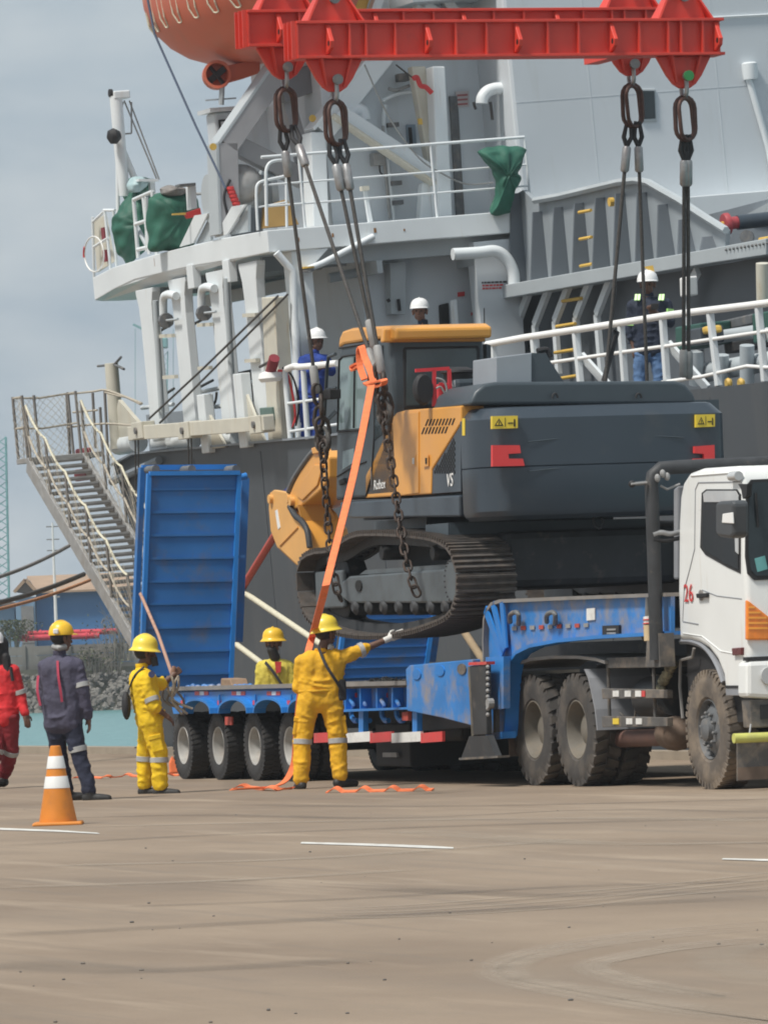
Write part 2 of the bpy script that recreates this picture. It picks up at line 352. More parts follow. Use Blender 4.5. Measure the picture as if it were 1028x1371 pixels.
# ------------------------------------------------------------------ the setting: apron, water, far shore
def ground_material():
    m = bpy.data.materials.new('apron'); m.use_nodes = True; t = m.node_tree; N = t.nodes; L = t.links; p = N['Principled BSDF']
    p.inputs['Roughness'].default_value = 0.85; p.inputs['Specular IOR Level'].default_value = 0.25
    c = N.new('ShaderNodeTexCoord')
    def noise(sc, loc, scale, det=6, ro=0.6, rot=0.0):
        mp_ = N.new('ShaderNodeMapping'); mp_.inputs['Scale'].default_value = sc; mp_.inputs['Location'].default_value = loc; mp_.inputs['Rotation'].default_value = (0, 0, rot)
        n = N.new('ShaderNodeTexNoise'); n.inputs['Scale'].default_value = scale; n.inputs['Detail'].default_value = det; n.inputs['Roughness'].default_value = ro
        L.new(c.outputs['Object'], mp_.inputs['Vector']); L.new(mp_.outputs[0], n.inputs['Vector']); return n.outputs['Fac']
    def ramp(f, a, b, lo=0.0, hi=1.0):
        r = N.new('ShaderNodeMapRange'); r.inputs[1].default_value = a; r.inputs[2].default_value = b; r.inputs[3].default_value = lo; r.inputs[4].default_value = hi; L.new(f, r.inputs[0]); return r.outputs[0]
    def mix(f, a, b):
        x = N.new('ShaderNodeMixRGB'); L.new(f, x.inputs[0])
        if isinstance(a, tuple): x.inputs[1].default_value = (*a, 1)
        else: L.new(a, x.inputs[1])
        if isinstance(b, tuple): x.inputs[2].default_value = (*b, 1)
        else: L.new(b, x.inputs[2])
        return x.outputs[0]
    big = noise((0.6, 1, 1), (0, 0, 0), 0.30, 8, 0.62, 0.3)
    col = mix(ramp(big, 0.32, 0.68), (0.200, 0.150, 0.108), (0.305, 0.236, 0.172))
    streak = noise((0.22, 0.62, 1), (4, 2, 0), 0.9, 7, 0.65, 0.25)
    col = mix(ramp(streak, 0.48, 0.66, 0, 0.42), col, (0.18, 0.145, 0.115))
    st2 = noise((0.10, 0.9, 1), (9, 5, 0), 1.6, 5, 0.6, -0.12)
    col = mix(ramp(st2, 0.55, 0.68, 0, 0.6), col, (0.37, 0.295, 0.22))
    st3 = noise((0.06, 1.6, 1), (1, 15, 0), 2.4, 4, 0.6, 0.10)
    col = mix(ramp(st3, 0.56, 0.66, 0, 0.38), col, (0.18, 0.147, 0.117))
    fine = noise((1, 1, 1), (2, 2, 0), 9.0, 8, 0.7)
    col = mix(ramp(fine, 0.58, 0.72, 0, 0.45), col, (0.17, 0.14, 0.11))
    spk = noise((1, 1, 1), (7, 1, 0), 45.0, 3, 0.7)
    col = mix(ramp(spk, 0.60, 0.72, 0, 0.65), col, (0.10, 0.09, 0.08))
    L.new(col, p.inputs['Base Color'])
    b = N.new('ShaderNodeBump'); b.inputs['Strength'].default_value = 0.2; b.inputs['Distance'].default_value = 0.01
    L.new(spk, b.inputs['Height']); L.new(b.outputs[0], p.inputs['Normal'])
    return m
M_ground = ground_material()
Q = TR.l(G(150, 1010)); BE = Q.y
tag(MB().box(-260, 260, -260, BE, -3.2, 0).build('ground', M_ground, fr=TR), kind='structure')
M_kerb = mat('kerb_concrete', (0.30, 0.25, 0.19), 0.85, var=0.15, scale=2)
tag(MB().box(-260, 260, BE + 0.003, BE + 0.35, -3.2, 0.10).build('kerb', M_kerb, fr=TR), kind='structure')
def strip_material(name, colr, amt, sc=3.0):
    m = bpy.data.materials.new(name); m.use_nodes = True; t = m.node_tree; N = t.nodes; L = t.links; p = N['Principled BSDF']
    p.inputs['Base Color'].default_value = (*colr, 1); p.inputs['Roughness'].default_value = 0.85
    uv = N.new('ShaderNodeUVMap'); sp = N.new('ShaderNodeSeparateXYZ'); L.new(uv.outputs[0], sp.inputs[0])
    a = N.new('ShaderNodeMath'); a.operation = 'PINGPONG'; a.inputs[1].default_value = 0.5; L.new(sp.outputs[0], a.inputs[0])
    r = N.new('ShaderNodeMapRange'); r.inputs[1].default_value = 0.0; r.inputs[2].default_value = 0.3; L.new(a.outputs[0], r.inputs[0])
    e = N.new('ShaderNodeMath'); e.operation = 'PINGPONG'; e.inputs[1].default_value = 0.5; L.new(sp.outputs[1], e.inputs[0])
    r2 = N.new('ShaderNodeMapRange'); r2.inputs[2].default_value = 0.12; L.new(e.outputs[0], r2.inputs[0])
    c = N.new('ShaderNodeTexCoord'); n = N.new('ShaderNodeTexNoise'); n.inputs['Scale'].default_value = 1.2; n.inputs['Detail'].default_value = 9
    L.new(c.outputs['Object'], n.inputs['Vector'])
    r3 = N.new('ShaderNodeMapRange'); r3.inputs[1].default_value = 0.30; r3.inputs[2].default_value = 0.65; r3.inputs[3].default_value = amt * 0.45; r3.inputs[4].default_value = amt; L.new(n.outputs['Fac'], r3.inputs[0])
    m1 = N.new('ShaderNodeMath'); m1.operation = 'MULTIPLY'; L.new(r.outputs[0], m1.inputs[0]); L.new(r2.outputs[0], m1.inputs[1])
    m2 = N.new('ShaderNodeMath'); m2.operation = 'MULTIPLY'; L.new(m1.outputs[0], m2.inputs[0]); L.new(r3.outputs[0], m2.inputs[1])
    L.new(m2.outputs[0], p.inputs['Alpha']); return m
M_tl = strip_material('tyre_track_dust', (0.40, 0.325, 0.25), 0.58)
M_tl2 = strip_material('tyre_track_faint', (0.40, 0.335, 0.26), 0.40)
M_td = strip_material('tyre_track_rubber', (0.15, 0.124, 0.10), 0.26)
def strip(pxs, wd, m, z=0.0010):
    pts = arc_pts([G(*q) for q in pxs], 8); me = MB(); vs = []; n = len(pts)
    for k, p in enumerate(pts):
        d = pts[min(k+1, n-1)] - pts[max(k-1, 0)]; s_ = Vector((-d.y, d.x, 0)).normalized() * wd / 2
        vs += [(p.x - s_.x, p.y - s_.y, z), (p.x + s_.x, p.y + s_.y, z)]
    me.add(vs, [(2*k, 2*k+1, 2*k+3, 2*k+2)[::-1] for k in range(n - 1)])
    o = me.build('tyre_track', m); u = o.data.uv_layers.new(name='UVMap')
    for poly in o.data.polygons:
        for li in poly.loop_indices:
            vi = o.data.loops[li].vertex_index; u.data[li].uv = (vi % 2, (vi // 2) / (n - 1))
    return tag(o, kind='structure')
def arcs(pxs, z, n_=5, step=2.6):
    for k_ in range(n_):
        f_ = (k_ - (n_ - 1) / 2) * step
        strip([(x + f_ * 1.6 * (1 - 2 * i_ / (len(pxs) - 1)) * 0 - abs(f_) * 0 + f_ * 3.0 * sin(pi * i_ / (len(pxs) - 1)), y + f_ * cos(pi * i_ / (len(pxs) - 1))) for i_, (x, y) in enumerate(pxs)], 0.11 if k_ % 2 else 0.20, M_tl, z + 0.00012 * k_)
arcs([(1060,1238),(900,1250),(780,1265),(700,1282),(674,1297),(690,1312),(770,1328),(900,1350),(1060,1372)], 0.0010)
arcs([(1060,1256),(920,1268),(840,1281),(796,1292),(806,1303),(860,1318),(980,1338)], 0.0017, 4, 2.2)
for k_ in range(5):
    strip([(1060,1166+k_*5),(900,1184+k_*4),(760,1196+k_*5),(560,1212+k_*4),(430,1218+k_*3)], 0.14, M_td if k_ % 2 else M_tl2, 0.0027 + 0.0001 * k_)
strip([(1060,1262),(985,1272),(960,1285),(990,1302),(1060,1320)], 0.35, M_tl2, 0.0024)
for i, q in enumerate([[(-20,1100),(250,1092),(520,1096),(800,1085),(1060,1088)], [(-20,1135),(300,1118),(700,1104),(1060,1095)],
        [(150,1215),(450,1205),(760,1188),(1060,1180)], [(-20,1255),(260,1240),(620,1222),(1060,1200)], [(500,1190),(760,1200),(1060,1192)],
        [(-20,1290),(200,1300),(500,1285)], [(300,1078),(600,1080),(1060,1070)]]):
    strip(q, 0.7 if i % 2 else 0.45, M_td, 0.0019 + 0.0002 * i)
for i, q in enumerate([[(100,1108),(420,1101),(800,1096),(1060,1101)], [(60,1160),(420,1150),(800,1122)], [(520,1112),(800,1130),(1060,1128)], [(-20,1190),(300,1180),(560,1165)]]):
    strip(q, 0.5, M_tl2, 0.0035 + 0.0002 * i)
M_paint = mat('road_paint', (0.62, 0.61, 0.57), 0.8, var=0.12, scale=4, dirt=(0.34, 0.28, 0.22), damt=0.9, dscale=5, dpos=0.5)
for q in ([(-14,1109),(80,1112.6),(130,1116),(134,1117.6),(80,1114.8),(-14,1111.6)], [(404,1128.5),(500,1130.8),(570,1133.4),(607,1135.6),(607,1137.4),(570,1136.6),(500,1133.8),(402,1130.6)], [(968,1150.4),(1045,1152),(1045,1154.8),(966,1152.0)]):
    m_ = MB(); vs = [G(*p) for p in q][::-1]; m_.add([(p.x, p.y, 0.0048) for p in vs], [tuple(range(len(vs)))])
    tag(m_.build('lane_marking', M_paint), kind='structure')
# pebbles on the apron
pb = MB()
for i in range(45):
    px, py = random.uniform(-10, 1040), random.choice([random.uniform(1065, 1371), random.uniform(1200, 1371)])
    g = G(px, py); r = random.uniform(0.003, 0.009)
    pb.ball((g.x, g.y, r * 0.5), (r * random.uniform(1, 1.7), r, r * 0.7), 6, 4)
tag(pb.build('pebbles', M_dusty), 'small dark pebbles scattered over the tan apron', 'pebbles', kind='stuff')

def water_material():
    m = bpy.data.materials.new('harbour_water'); m.use_nodes = True; t = m.node_tree; N = t.nodes; L = t.links; p = N['Principled BSDF']
    p.inputs['Base Color'].default_value = (0.085, 0.235, 0.235, 1); p.inputs['Roughness'].default_value = 0.3
    c = N.new('ShaderNodeTexCoord'); mp_ = N.new('ShaderNodeMapping'); mp_.inputs['Scale'].default_value = (1.2, 0.5, 1)
    L.new(c.outputs['Object'], mp_.inputs['Vector'])
    n = N.new('ShaderNodeTexNoise'); n.inputs['Scale'].default_value = 1.1; n.inputs['Detail'].default_value = 5
    L.new(mp_.outputs[0], n.inputs['Vector'])
    b = N.new('ShaderNodeBump'); b.inputs['Strength'].default_value = 1.0; b.inputs['Distance'].default_value = 0.35
    L.new(n.outputs['Fac'], b.inputs['Height']); L.new(b.outputs[0], p.inputs['Normal'])
    return m
wm = MB(); wm.add([(-500, 40, -1.5), (900, 40, -1.5), (900, 357, -1.5), (-500, 357, -1.5)], [(0, 1, 2, 3)])
tag(wm.build('water', water_material()), kind='structure')
M_land = mat('far_land', (0.16, 0.15, 0.11), 0.9, var=0.3, scale=0.3)
tag(MB().box(-500, 900, 358, 1000, -3, 0.75).build('terrain', M_land), kind='structure')
# riprap
M_rock = mat('riprap_stone', (0.15, 0.14, 0.125), 0.9, var=0.45, scale=0.9, dirt=(0.07, 0.065, 0.06), damt=0.7, dscale=1.3)
rr = MB(); rng = random.Random(5)
for i in range(9500):
    x = rng.uniform(-95, 22); t = rng.random(); y = 354.0 + 3.6 * t; z = -1.6 + 2.0 * t
    r = rng.uniform(0.08, 0.21); k = MB().ball((0, 0, 0), 1, 5, 3)
    ax = [rng.uniform(0.7, 1.4) * r for _ in range(3)]; ro = Matrix.Rotation(rng.uniform(0, 6), 3, Vector((rng.random(), rng.random(), rng.random() + .1)))
    rr.add([Vector((x, y, z)) + ro @ Vector((v[0]*ax[0]*rng.uniform(.8, 1.2), v[1]*ax[1], v[2]*ax[2])) for v in k.v], k.f)
tag(rr.build('riprap', M_rock), 'grey riprap stones along the far waterline', 'riprap', kind='stuff')
# concrete panel wall with posts
M_conc = mat('wall_concrete', (0.24, 0.23, 0.21), 0.9, var=0.18, scale=0.8, dirt=(0.12, 0.11, 0.10), damt=0.6, dscale=0.7, streak=True)
cw = thing('concrete_wall', 'weathered grey concrete panel wall above the far riprap', 'wall')
for k in range(-38, 9):
    x = k * 2.4
    for j in range(3):
        MB().box(x + 0.10, x + 2.30, 359.0, 359.12, 0.5 + 0.5 * j, 0.98 + 0.5 * j).build('panel', M_conc, cw)
    MB().box(x - 0.09, x + 0.09, 358.9, 359.2, 0.4, 2.08).build('post', M_conc, cw)
M_pipe = mat('pipe_red', (0.55, 0.03, 0.05), 0.5, var=0.1)
def farpt(px, py, y): return WY(px, py, y)
for i, (x0, x1, y_, r) in enumerate([(18, 133, 852, 0.16), (36, 158, 847, 0.15)]):
    a = farpt(x0, y_ + 3 - i, 357.9 + i * 0.5); b_ = farpt(x1, y_ - 1 - i, 357.9 + i * 0.5)
    t_ = thing('red_pipe', ['nearer bright red pipe lying along the top of the concrete wall', 'farther red pipe behind the other on the concrete wall'][i], 'pipe')
    MB().tube([a, b_], r, 12).build('pipe', M_pipe, t_, smooth=40)
    for q in (0.15, 0.5, 0.85):
        c = a.lerp(b_, q); MB().lathe([(r + 0.05, -0.04), (r + 0.05, 0.04)], c, b_ - a, 12).build('flange', M_pipe, t_)
# blue warehouse
M_bwall = mat('warehouse_blue', (0.045, 0.16, 0.36), 0.6, var=0.06, scale=0.4)
M_bwall2 = mat('warehouse_pale_blue', (0.17, 0.28, 0.40), 0.6, var=0.06, scale=0.4)
M_roof = mat('roof_tan', (0.36, 0.25, 0.17), 0.8, var=0.12, scale=0.8)
M_gable = mat('gable_dark', (0.16, 0.14, 0.13), 0.8)
M_shutter = mat('shutter_grey', (0.20, 0.20, 0.20), 0.6)
YB = 390.0
def B(px, py, y=YB): return WY(px, py, y)
bl = thing('warehouse', 'blue warehouse with tan roof and grey roller door across the water', 'building')
p0 = B(48, 793); p1 = B(160, 860)
MB().box(p0.x, p1.x + 3, YB, YB + 12, 0.7, p0.z).build('wall', M_bwall, bl)
f0 = B(22, 800); f1 = B(47.5, 800)
MB().box(f0.x, f1.x, YB - 1.2, YB + 10, 0.7, f0.z).build('porch_wall', M_bwall2, bl)
d0 = B(28, 812, YB - 1.25); d1 = B(46, 850, YB - 1.25)
dr = MB().box(d0.x, d1.x, YB - 1.26, YB - 1.21, 0.75, d0.z).build('roller_door', M_shutter, bl)
for k in range(9): MB().box(d0.x, d1.x, YB - 1.29, YB - 1.262, 0.9 + k * 0.22, 1.02 + k * 0.22).build('slat', M_shutter, dr)
g = [B(19, 793, YB - 1.3), B(34, 776, YB - 1.3), B(50, 793, YB - 1.3)]
MB().prism(g, 1, YB - 1.3, YB + 9).build('gable', M_gable, bl)
for (q0, q1) in ((g[0], g[1]), (g[1], g[2])):
    MB().bar((q0.x, YB - 1.4, q0.z), (q1.x, YB - 1.4, q1.z), 0.3, 0.18).build('bargeboard', M_roof, bl)
ra = B(30, 773); rb = B(166, 770); rc = B(170, 793); rd = B(44, 795)
MB().hexa([(ra.x, YB + 5, ra.z), (rb.x, YB + 5, ra.z), (rc.x + 1, YB - 0.6, rd.z), (rd.x, YB - 0.6, rd.z)], [(ra.x, YB + 5, ra.z + .12), (rb.x, YB + 5, ra.z + .12), (rc.x + 1, YB - 0.6, rd.z + .12), (rd.x, YB - 0.6, rd.z + .12)]).build('roof', M_roof, bl)
s0 = B(-30, 812, YB + 3)
sh = thing('shed', 'pale blue shed at the left edge beside the warehouse', 'building')
MB().box(s0.x, f0.x - 0.2, YB + 1, YB + 9, 0.7, s0.z).build('wall', M_bwall2, sh)
MB().box(s0.x, f0.x - 0.2, YB + 0.6, YB + 9.4, s0.z + 0.003, s0.z + 0.15).build('roof', M_gable, sh)
# white lamp pole
lp = thing('lamp_pole', 'thin white pole standing before the blue warehouse', 'pole')
a = B(74.5, 700, 372); b_ = B(75.5, 845, 372)
MB().tube([(b_.x, 372, 0.7), (b_.x, 372, a.z)], [0.11, 0.055], 8).build('pole', M_conew, lp, smooth=40)
for zz in (a.z - 0.2, a.z - 0.9, a.z - 1.5): MB().bar((b_.x - 0.35, 372, zz), (b_.x + 0.35, 372, zz), 0.06, 0.06).build('crossarm', M_galvd, lp)
for px in (71, 80): q = B(px, 799, 372); MB().bar((b_.x, 372, q.z), (q.x, 372, q.z), 0.05, 0.09).build('lamp', M_galv, lp)
# lattice cranes far behind
M_teal = mat('crane_teal', (0.16, 0.36, 0.37), 0.6)
def lattice(root, p, q, w_, n):
    p, q = Vector(p), Vector(q); d, s_, u = basis(q - p, (0, 1, 0)); cs = [(s_ * i + u * j) * w_ / 2 for i, j in ((-1,-1),(1,-1),(1,1),(-1,1))]
    for c in cs: MB().bar(p + c, q + c, 0.12, 0.12).build('chord', M_teal, root)
    br = MB()
    for k in range(n):
        for i in range(4):
            br.bar(p.lerp(q, k/n) + cs[i], p.lerp(q, (k+1)/n) + cs[(i+1) % 4], 0.07, 0.07)
    br.build('lattice_bracing', M_teal, root)
c1 = thing('crane_tower', 'teal lattice crane tower at the left edge beyond the shed', 'crane')
t0 = B(4, 860, 520); t1 = B(-1, 585, 520); lattice(c1, (t0.x, 520, 0.7), (t1.x, 520, t1.z), 1.0, 26)
c2 = thing('harbour_crane', 'small turquoise harbour crane seen between the white ship columns', 'crane')
t0 = B(214, 900, 900); t1 = B(219, 470, 900)
lattice(c2, (t0.x, 900, 0.7), (t1.x, 900, t1.z), 1.1, 30)
h0 = B(214, 452, 900); h1 = B(225, 466, 900)
MB().box(h0.x, h1.x, 899, 901, h1.z, h0.z).build('cab', M_teal, c2, bevel=0.2)
j0 = B(222, 455, 900); j1 = B(178, 434, 900); MB().bar(j0, j1, 0.3, 0.3).build('jib', M_teal, c2)
for px in (181, 232): q = B(px, 440, 900); q2 = B(px, 560, 900); MB().tube([q, q2], 0.04, 5).build('cable', M_teal, c2)
# leafy shrubs and bare scrub on the far bank
M_leaf = mat('scrub_leaf', (0.085, 0.10, 0.045), 0.8, var=0.35, scale=2)
M_twig = mat('scrub_twig', (0.24, 0.21, 0.175), 0.9, var=0.3, scale=3)
def shrub(px, py, w_, h_, label, leaves, seed, y=357.6):
    r = random.Random(seed); base = WY(px, py, y); s = thing('shrub', label, 'shrub', group=None)
    tw = MB(); lf = MB()
    for i in range(26):
        an = r.uniform(-1, 1); q = base + Vector((an * w_ * 0.5, r.uniform(-.5, .5), h_ * r.uniform(0.5, 1.0)))
        m_ = base.lerp(q, 0.5) + Vector((r.uniform(-.15, .15), 0, 0.1)); tw.tube([base + Vector((an * w_ * 0.15, 0, -0.2)), m_, q], [0.03, 0.02, 0.008], 4)
        for k in range(3): e = m_.lerp(q, r.random()); tw.tube([e, e + Vector((r.uniform(-.4, .4), r.uniform(-.2, .2), r.uniform(0, .45)))], [0.012, 0.005], 4)
    for i in range(leaves):
        t = r.random(); c = base + Vector((r.gauss(0, 0.28) * w_, r.uniform(-.6, .6), h_ * (0.1 + 0.85 * r.random() ** 0.8)))
        u = Vector((r.uniform(-1, 1), r.uniform(-1, 1), r.uniform(-1, 1))).normalized() * r.uniform(.05, .10); v_ = u.cross(Vector((r.random(), r.random(), r.random() + .1))).normalized() * 0.05
        lf.add([c - u, c - v_, c + u, c + v_], [(0, 1, 2, 3)])
    tw.build('branches', M_twig, s)
    if leaves: lf.build('foliage', M_leaf, s)
shrub(16, 862, 2.2, 1.3, 'dark green shrub on the wall beside the red-suited person', 900, 1)
shrub(150, 905, 2.6, 3.4, 'tall bare scrub rising behind the gangway foot', 90, 2)
shrub(132, 905, 2.4, 1.6, 'low dry scrub with a few leaves in front of the wall', 120, 3)
shrub(165, 880, 2.4, 3.0, 'tangled leafless thicket beside the blue ramp', 60, 4)
shrub(118, 893, 1.2, 0.9, 'small yellowish tuft at the foot of the wall behind the navy-clad man', 160, 5)
# dark tyre fender at the quay edge
qb = TR.l(G(174, 1012))
bo = thing('quay_bollard', 'black mooring bollard on the quay edge beside the yellow-clad man', 'bollard', TR)
MB().lathe([(0.055, 0), (0.055, 0.04), (0.045, 0.05), (0.045, 0.08), (0.06, 0.09), (0.06, 0.11), (0.02, 0.12)], (qb.x, qb.y + 0.2, 0.10), (0, 0, 1), 16).build('post', M_black, bo, smooth=40)
MB().box(qb.x - 0.09, qb.x + 0.09, qb.y + 0.1, qb.y + 0.3, 0.10, 0.12).build('base_plate', M_black, bo)
# heavy mooring lines leading left from the stern
for (q0, q1, y0, y1, r, m_, lb, sag) in (((-40, 783), (92, 731), 92, 98, 0.028, M_galvd, 'upper grey mooring line running from the stern to the left edge', 0.06),
        ((-40, 815), (112, 769), 91, 97.5, 0.036, M_wire, 'dark lower mooring line crossing in front of the warehouse roof', 0.05),
        ((-40, 823), (120, 777), 90.8, 97.2, 0.024, mat('rope_rust', (0.42, 0.20, 0.10), 0.9, var=0.25, scale=20), 'rust orange mooring line just below the dark one', 0.05)):
    a = WY(*q0, y0); b_ = WY(*q1, y1)
    pts = [a.lerp(b_, t/10) - Vector((0, 0, sag * 4 * (t/10) * (1 - t/10))) for t in range(11)]
    tag(MB().tube(pts, r, 8).build('mooring_line', m_, smooth=60), lb, 'rope')

# ------------------------------------------------------------------ the ship (frame SH: x towards the bow and the camera, y inboard, z up)
A0 = SS(358, 320).x                              # forward edge of the poop deck
A1 = A0 - 1.75; AW = A0 - 0.8; A2 = A0 - 0.5
ship = thing('cargo_ship', 'large cargo ship with grey hull and white superstructure alongside the quay', 'ship', SH)
top = [(152,622),(180,607),(300,596),(420,585),(600,563),(640,556),(930,521),(1028,511),(1250,484)]
hp = [SS(*q) for q in top]
hp += [Vector((hp[-1].x, 0, -3)), Vector((SS(206, 1000).x, 0, -3)), SS(198, 860), SS(186, 740), SS(168, 680)]
MB().prism(hp, 1, 0.0, 15.0).build('hull', M_hull, ship)
for i, px in enumerate((168, 262, 352, 505, 640, 800, 960)):      # welded plate seams
    a = SS(px, 640); zt = SS(px, 640 - 0).z
    MB().box(a.x - 0.012, a.x + 0.012, -0.006, 0.002, -2.5, SS(px, 628 - 0.12 * max(0, px - 150)).z).build('weld_seam', M_hull, ship)
gr = MB().tube([SS(150, 645, -0.05), SS(213, 616, -0.05)], 0.06, 8).build('rubbing_bar', M_shipgrey, ship, smooth=40)
for k in range(len(top) - 1):                     # gunwale cap
    if top[k][0] >= 600: continue
    MB().bar(SS(*top[k], -0.02), SS(*top[k+1], -0.02), 0.10, 0.03).build('gunwale_cap', M_shipgrey, ship)

# poop deck slab with its rounded stern edge
lowp = [(127,402),(150,388),(180,374),(250,357),(330,344),(358,338)]; upp = [(127,371),(150,358),(205,341),(245,331),(300,318),(358,308)]
ls = [SS(*q) for q in lowp]; us = [SS(*q) for q in upp]
def interp(S, a):
    if a <= S[0].x: return S[0].z
    for k in range(len(S) - 1):
        if a <= S[k+1].x: t = (a - S[k].x) / (S[k+1].x - S[k].x); return lerp(S[k].z, S[k+1].z, t)
    return S[-1].z
aS = ls[0].x
plan = [(A0, 0)] + [(lerp(A0, aS, t / 8), 0) for t in range(1, 9)] + [(aS - 0.5, 0.25), (aS - 1.0, 0.7), (aS - 1.5, 1.6), (aS - 1.8, 3), (aS - 1.9, 12), (A0, 12)]
n = len(plan); vs = [(a, b, interp(ls, a)) for a, b in plan] + [(a, b, interp(us, a)) for a, b in plan]
MB().add(vs, [tuple(range(n))[::-1], tuple(range(n, 2*n))] + [(k, (k+1) % n, (k+1) % n + n, k + n) for k in range(n)]).build('poop_deck', M_white, ship, bevel=0.012)
zl = ls[-1].z; zu = us[-1].z
for k in range(7):                                # deck girders under the slab
    a = lerp(A0 - 0.35, aS + 1.6, k / 6); z = interp(ls, a)
    MB().box(a - 0.05, a + 0.05, 0.35, 10, z - 0.22, z - 0.002).build('deck_girder', M_shipgreyl, ship)
for b_ in (1.6, 3.0, 4.4): MB().box(aS + 0.2, A0 - 0.1, b_ - 0.04, b_ + 0.04, zl - 0.40, zl - 0.225).build('deck_girder', M_shipgreyl, ship)
# columns along the ship's side, flared at their heads
def column(pxt, pxb, yt, yb, wd, b_=0.06, dep=0.34, m=M_white, flare=0.22):
    t = SS(pxt, yt, b_); bt = SS(pxb, yb, b_); a = (t.x + bt.x) / 2; w2 = wd / 2
    prof = [(a - w2, b_, bt.z - 0.1), (a + w2, b_, bt.z - 0.1), (a + w2, b_, t.z - 0.5), (a + w2 + flare * 0.25, b_, t.z - 0.25), (a + w2 + flare, b_, t.z - 0.06), (a + w2 + flare, b_, t.z),
            (a - w2 - flare, b_, t.z), (a - w2 - flare, b_, t.z - 0.06), (a - w2 - flare * 0.25, b_, t.z - 0.25), (a - w2, b_, t.z - 0.5)]
    return MB().prism(prof, 1, b_, b_ + dep).build('column', m, ship, bevel=0.01)
COLS = [(196, 206, 386, 580), (240, 250, 372, 572), (290, 302, 362, 566), (335, 346, 350, 560)]
for (pt, pb_, yt, yb) in COLS: column(pt, pb_, yt, yb, 0.56, dep=0.13, flare=0.12)
c5 = SF(397, 336, A0 - 0.3); c5b = SF(402, 590, A0 - 0.3)
MB().box(A0 - 0.45, A0 - 0.05, c5.y - 0.16, c5.y + 0.12, c5b.z - 0.1, zl - 0.002).build('corner_column', M_white, ship, bevel=0.02)
# arched frames further inboard
for (b_, pa, pb2) in ((6.5, 0, 0),):
    for k in range(5):
        a = lerp(A0 - 0.6, aS - 0.6, k / 4); z0 = 3.3
        pr = [(a - 0.2, b_, z0), (a + 0.2, b_, z0), (a + 0.2, b_, zl - 0.7), (a + 0.35, b_, zl - 0.25), (a + 0.6, b_, zl - 0.05), (a - 0.6, b_, zl - 0.05), (a - 0.35, b_, zl - 0.25), (a - 0.2, b_, zl - 0.7)]
        c = MB().prism(pr, 1, b_, b_ + 0.25).build('inner_column', M_shipgreyl, ship)
        MB().box(a - 0.21, a + 0.21, b_ - 0.006, b_ + 0.256, z0 + 1.4, z0 + 1.65).build('painted_band', M_maroon, c)
# hanging bracket plates under the fascia
for px in (252, 300):
    t = SS(px, 356 if px < 280 else 350, -0.03); bt = SS(px + 4, 386 if px < 280 else 378, -0.03)
    MB().box(t.x - 0.14, t.x + 0.14, -0.02, 0.10, bt.z, t.z + 0.02).build('bracket_plate', M_white, ship, bevel=0.008)
# superstructure walls
b0 = SF(446, 300, A1).y; b1 = SF(706, 300, A1).y
MB().box(A1 - 3.0, A1, b0, b1 + 4, zu - 0.002, zu + 5.5).build('casing_wall', M_wall, ship)
MB().box(AW - 3.0, AW, b0, b1 + 4, zl - 2.9, zl - 0.002).build('lower_casing_wall', M_wall, ship)
bw = SF(692, 200, A2).y
MB().box(A2 - 4, A2, bw, bw + 9, zl - 3.2, zu + 6.5).build('forward_bulkhead', M_wall, ship, bevel=0.05)
hb = SF(286, 150, A0 - 4.2); hb1 = SF(470, 150, A0 - 4.2)
MB().box(A0 - 4.6, A0 - 4.2, hb.y, hb1.y + 0.5, zu - 0.002, hb.z).build('deckhouse', M_wall, ship, bevel=0.04)
MB().box(A0 - 4.7, A0 - 4.1, hb.y - 0.08, hb1.y + 0.5, hb.z + 0.003, hb.z + 0.06).build('deckhouse_roof', M_white, ship)
w0 = SF(292, 160, A0 - 4.19); w1 = SF(304, 176, A0 - 4.19)
wf = MB().box(A0 - 4.195, A0 - 4.17, w0.y, w1.y, w1.z, w0.z).build('window', M_black, ship, bevel=0.02)
MB().box(A0 - 4.168, A0 - 4.16, w0.y + 0.03, w1.y - 0.03, w1.z + 0.03, w0.z - 0.03).build('pane', M_wall, wf)
# corner post and door of the casing
def quadbox(name, q, a, th, m, parent=ship, bevel=0.0):       # four corner pixels on plane x = a, given depth
    P = [SF(px, py, a) for px, py in q]
    return MB().prism(P, 0, a - th, a).build(name, m, parent, bevel=bevel)
quadbox('corner_post', [(579, 88), (596, 88), (606, 296), (588, 300)], A0 - 0.9, 0.3, M_white, bevel=0.02)
quadbox('raking_strut', [(551, 88), (570, 88), (588, 240), (578, 245)], A0 - 1.2, 0.2, M_cream, bevel=0.02)
quadbox('strut_foot', [(566, 244), (586, 244), (582, 296), (562, 298)], A0 - 1.2, 0.2, M_white, bevel=0.02)
dd = quadbox('door_frame', [(602, 128), (612, 128), (622, 294), (612, 294)], A1 + 0.05, 0.05, M_hub)
quadbox('door_panel', [(612.5, 128), (660, 122), (660, 292), (622.5, 294)], A1 + 0.02, 0.02, M_wall)
quadbox('notice_board', [(610, 122), (628, 121), (628, 142), (612, 143)], A1 + 0.04, 0.02, mat('notice_pale', (0.55, 0.50, 0.50), 0.6))
for k in range(3):
    quadbox('notice_line', [(612, 126 + k * 6), (626, 125 + k * 6), (626, 127.5 + k * 6), (612, 128.5 + k * 6)], A1 + 0.046, 0.004, mat('notice_ink', (0.40, 0.13, 0.13), 0.6))
for k in range(5): MB().box(A2 - 0.002, A2 + 0.003, bw + 0.06, bw + 8.9, zl - 2.4 + k * 2.1, zl - 2.385 + k * 2.1).build('weld_seam', M_wall, ship)
for k in range(4): MB().box(A2 - 0.002, A2 + 0.003, bw + 1.15 + k * 1.9, bw + 1.165 + k * 1.9, zl - 3.0, zu + 6.4).build('weld_seam', M_wall, ship)
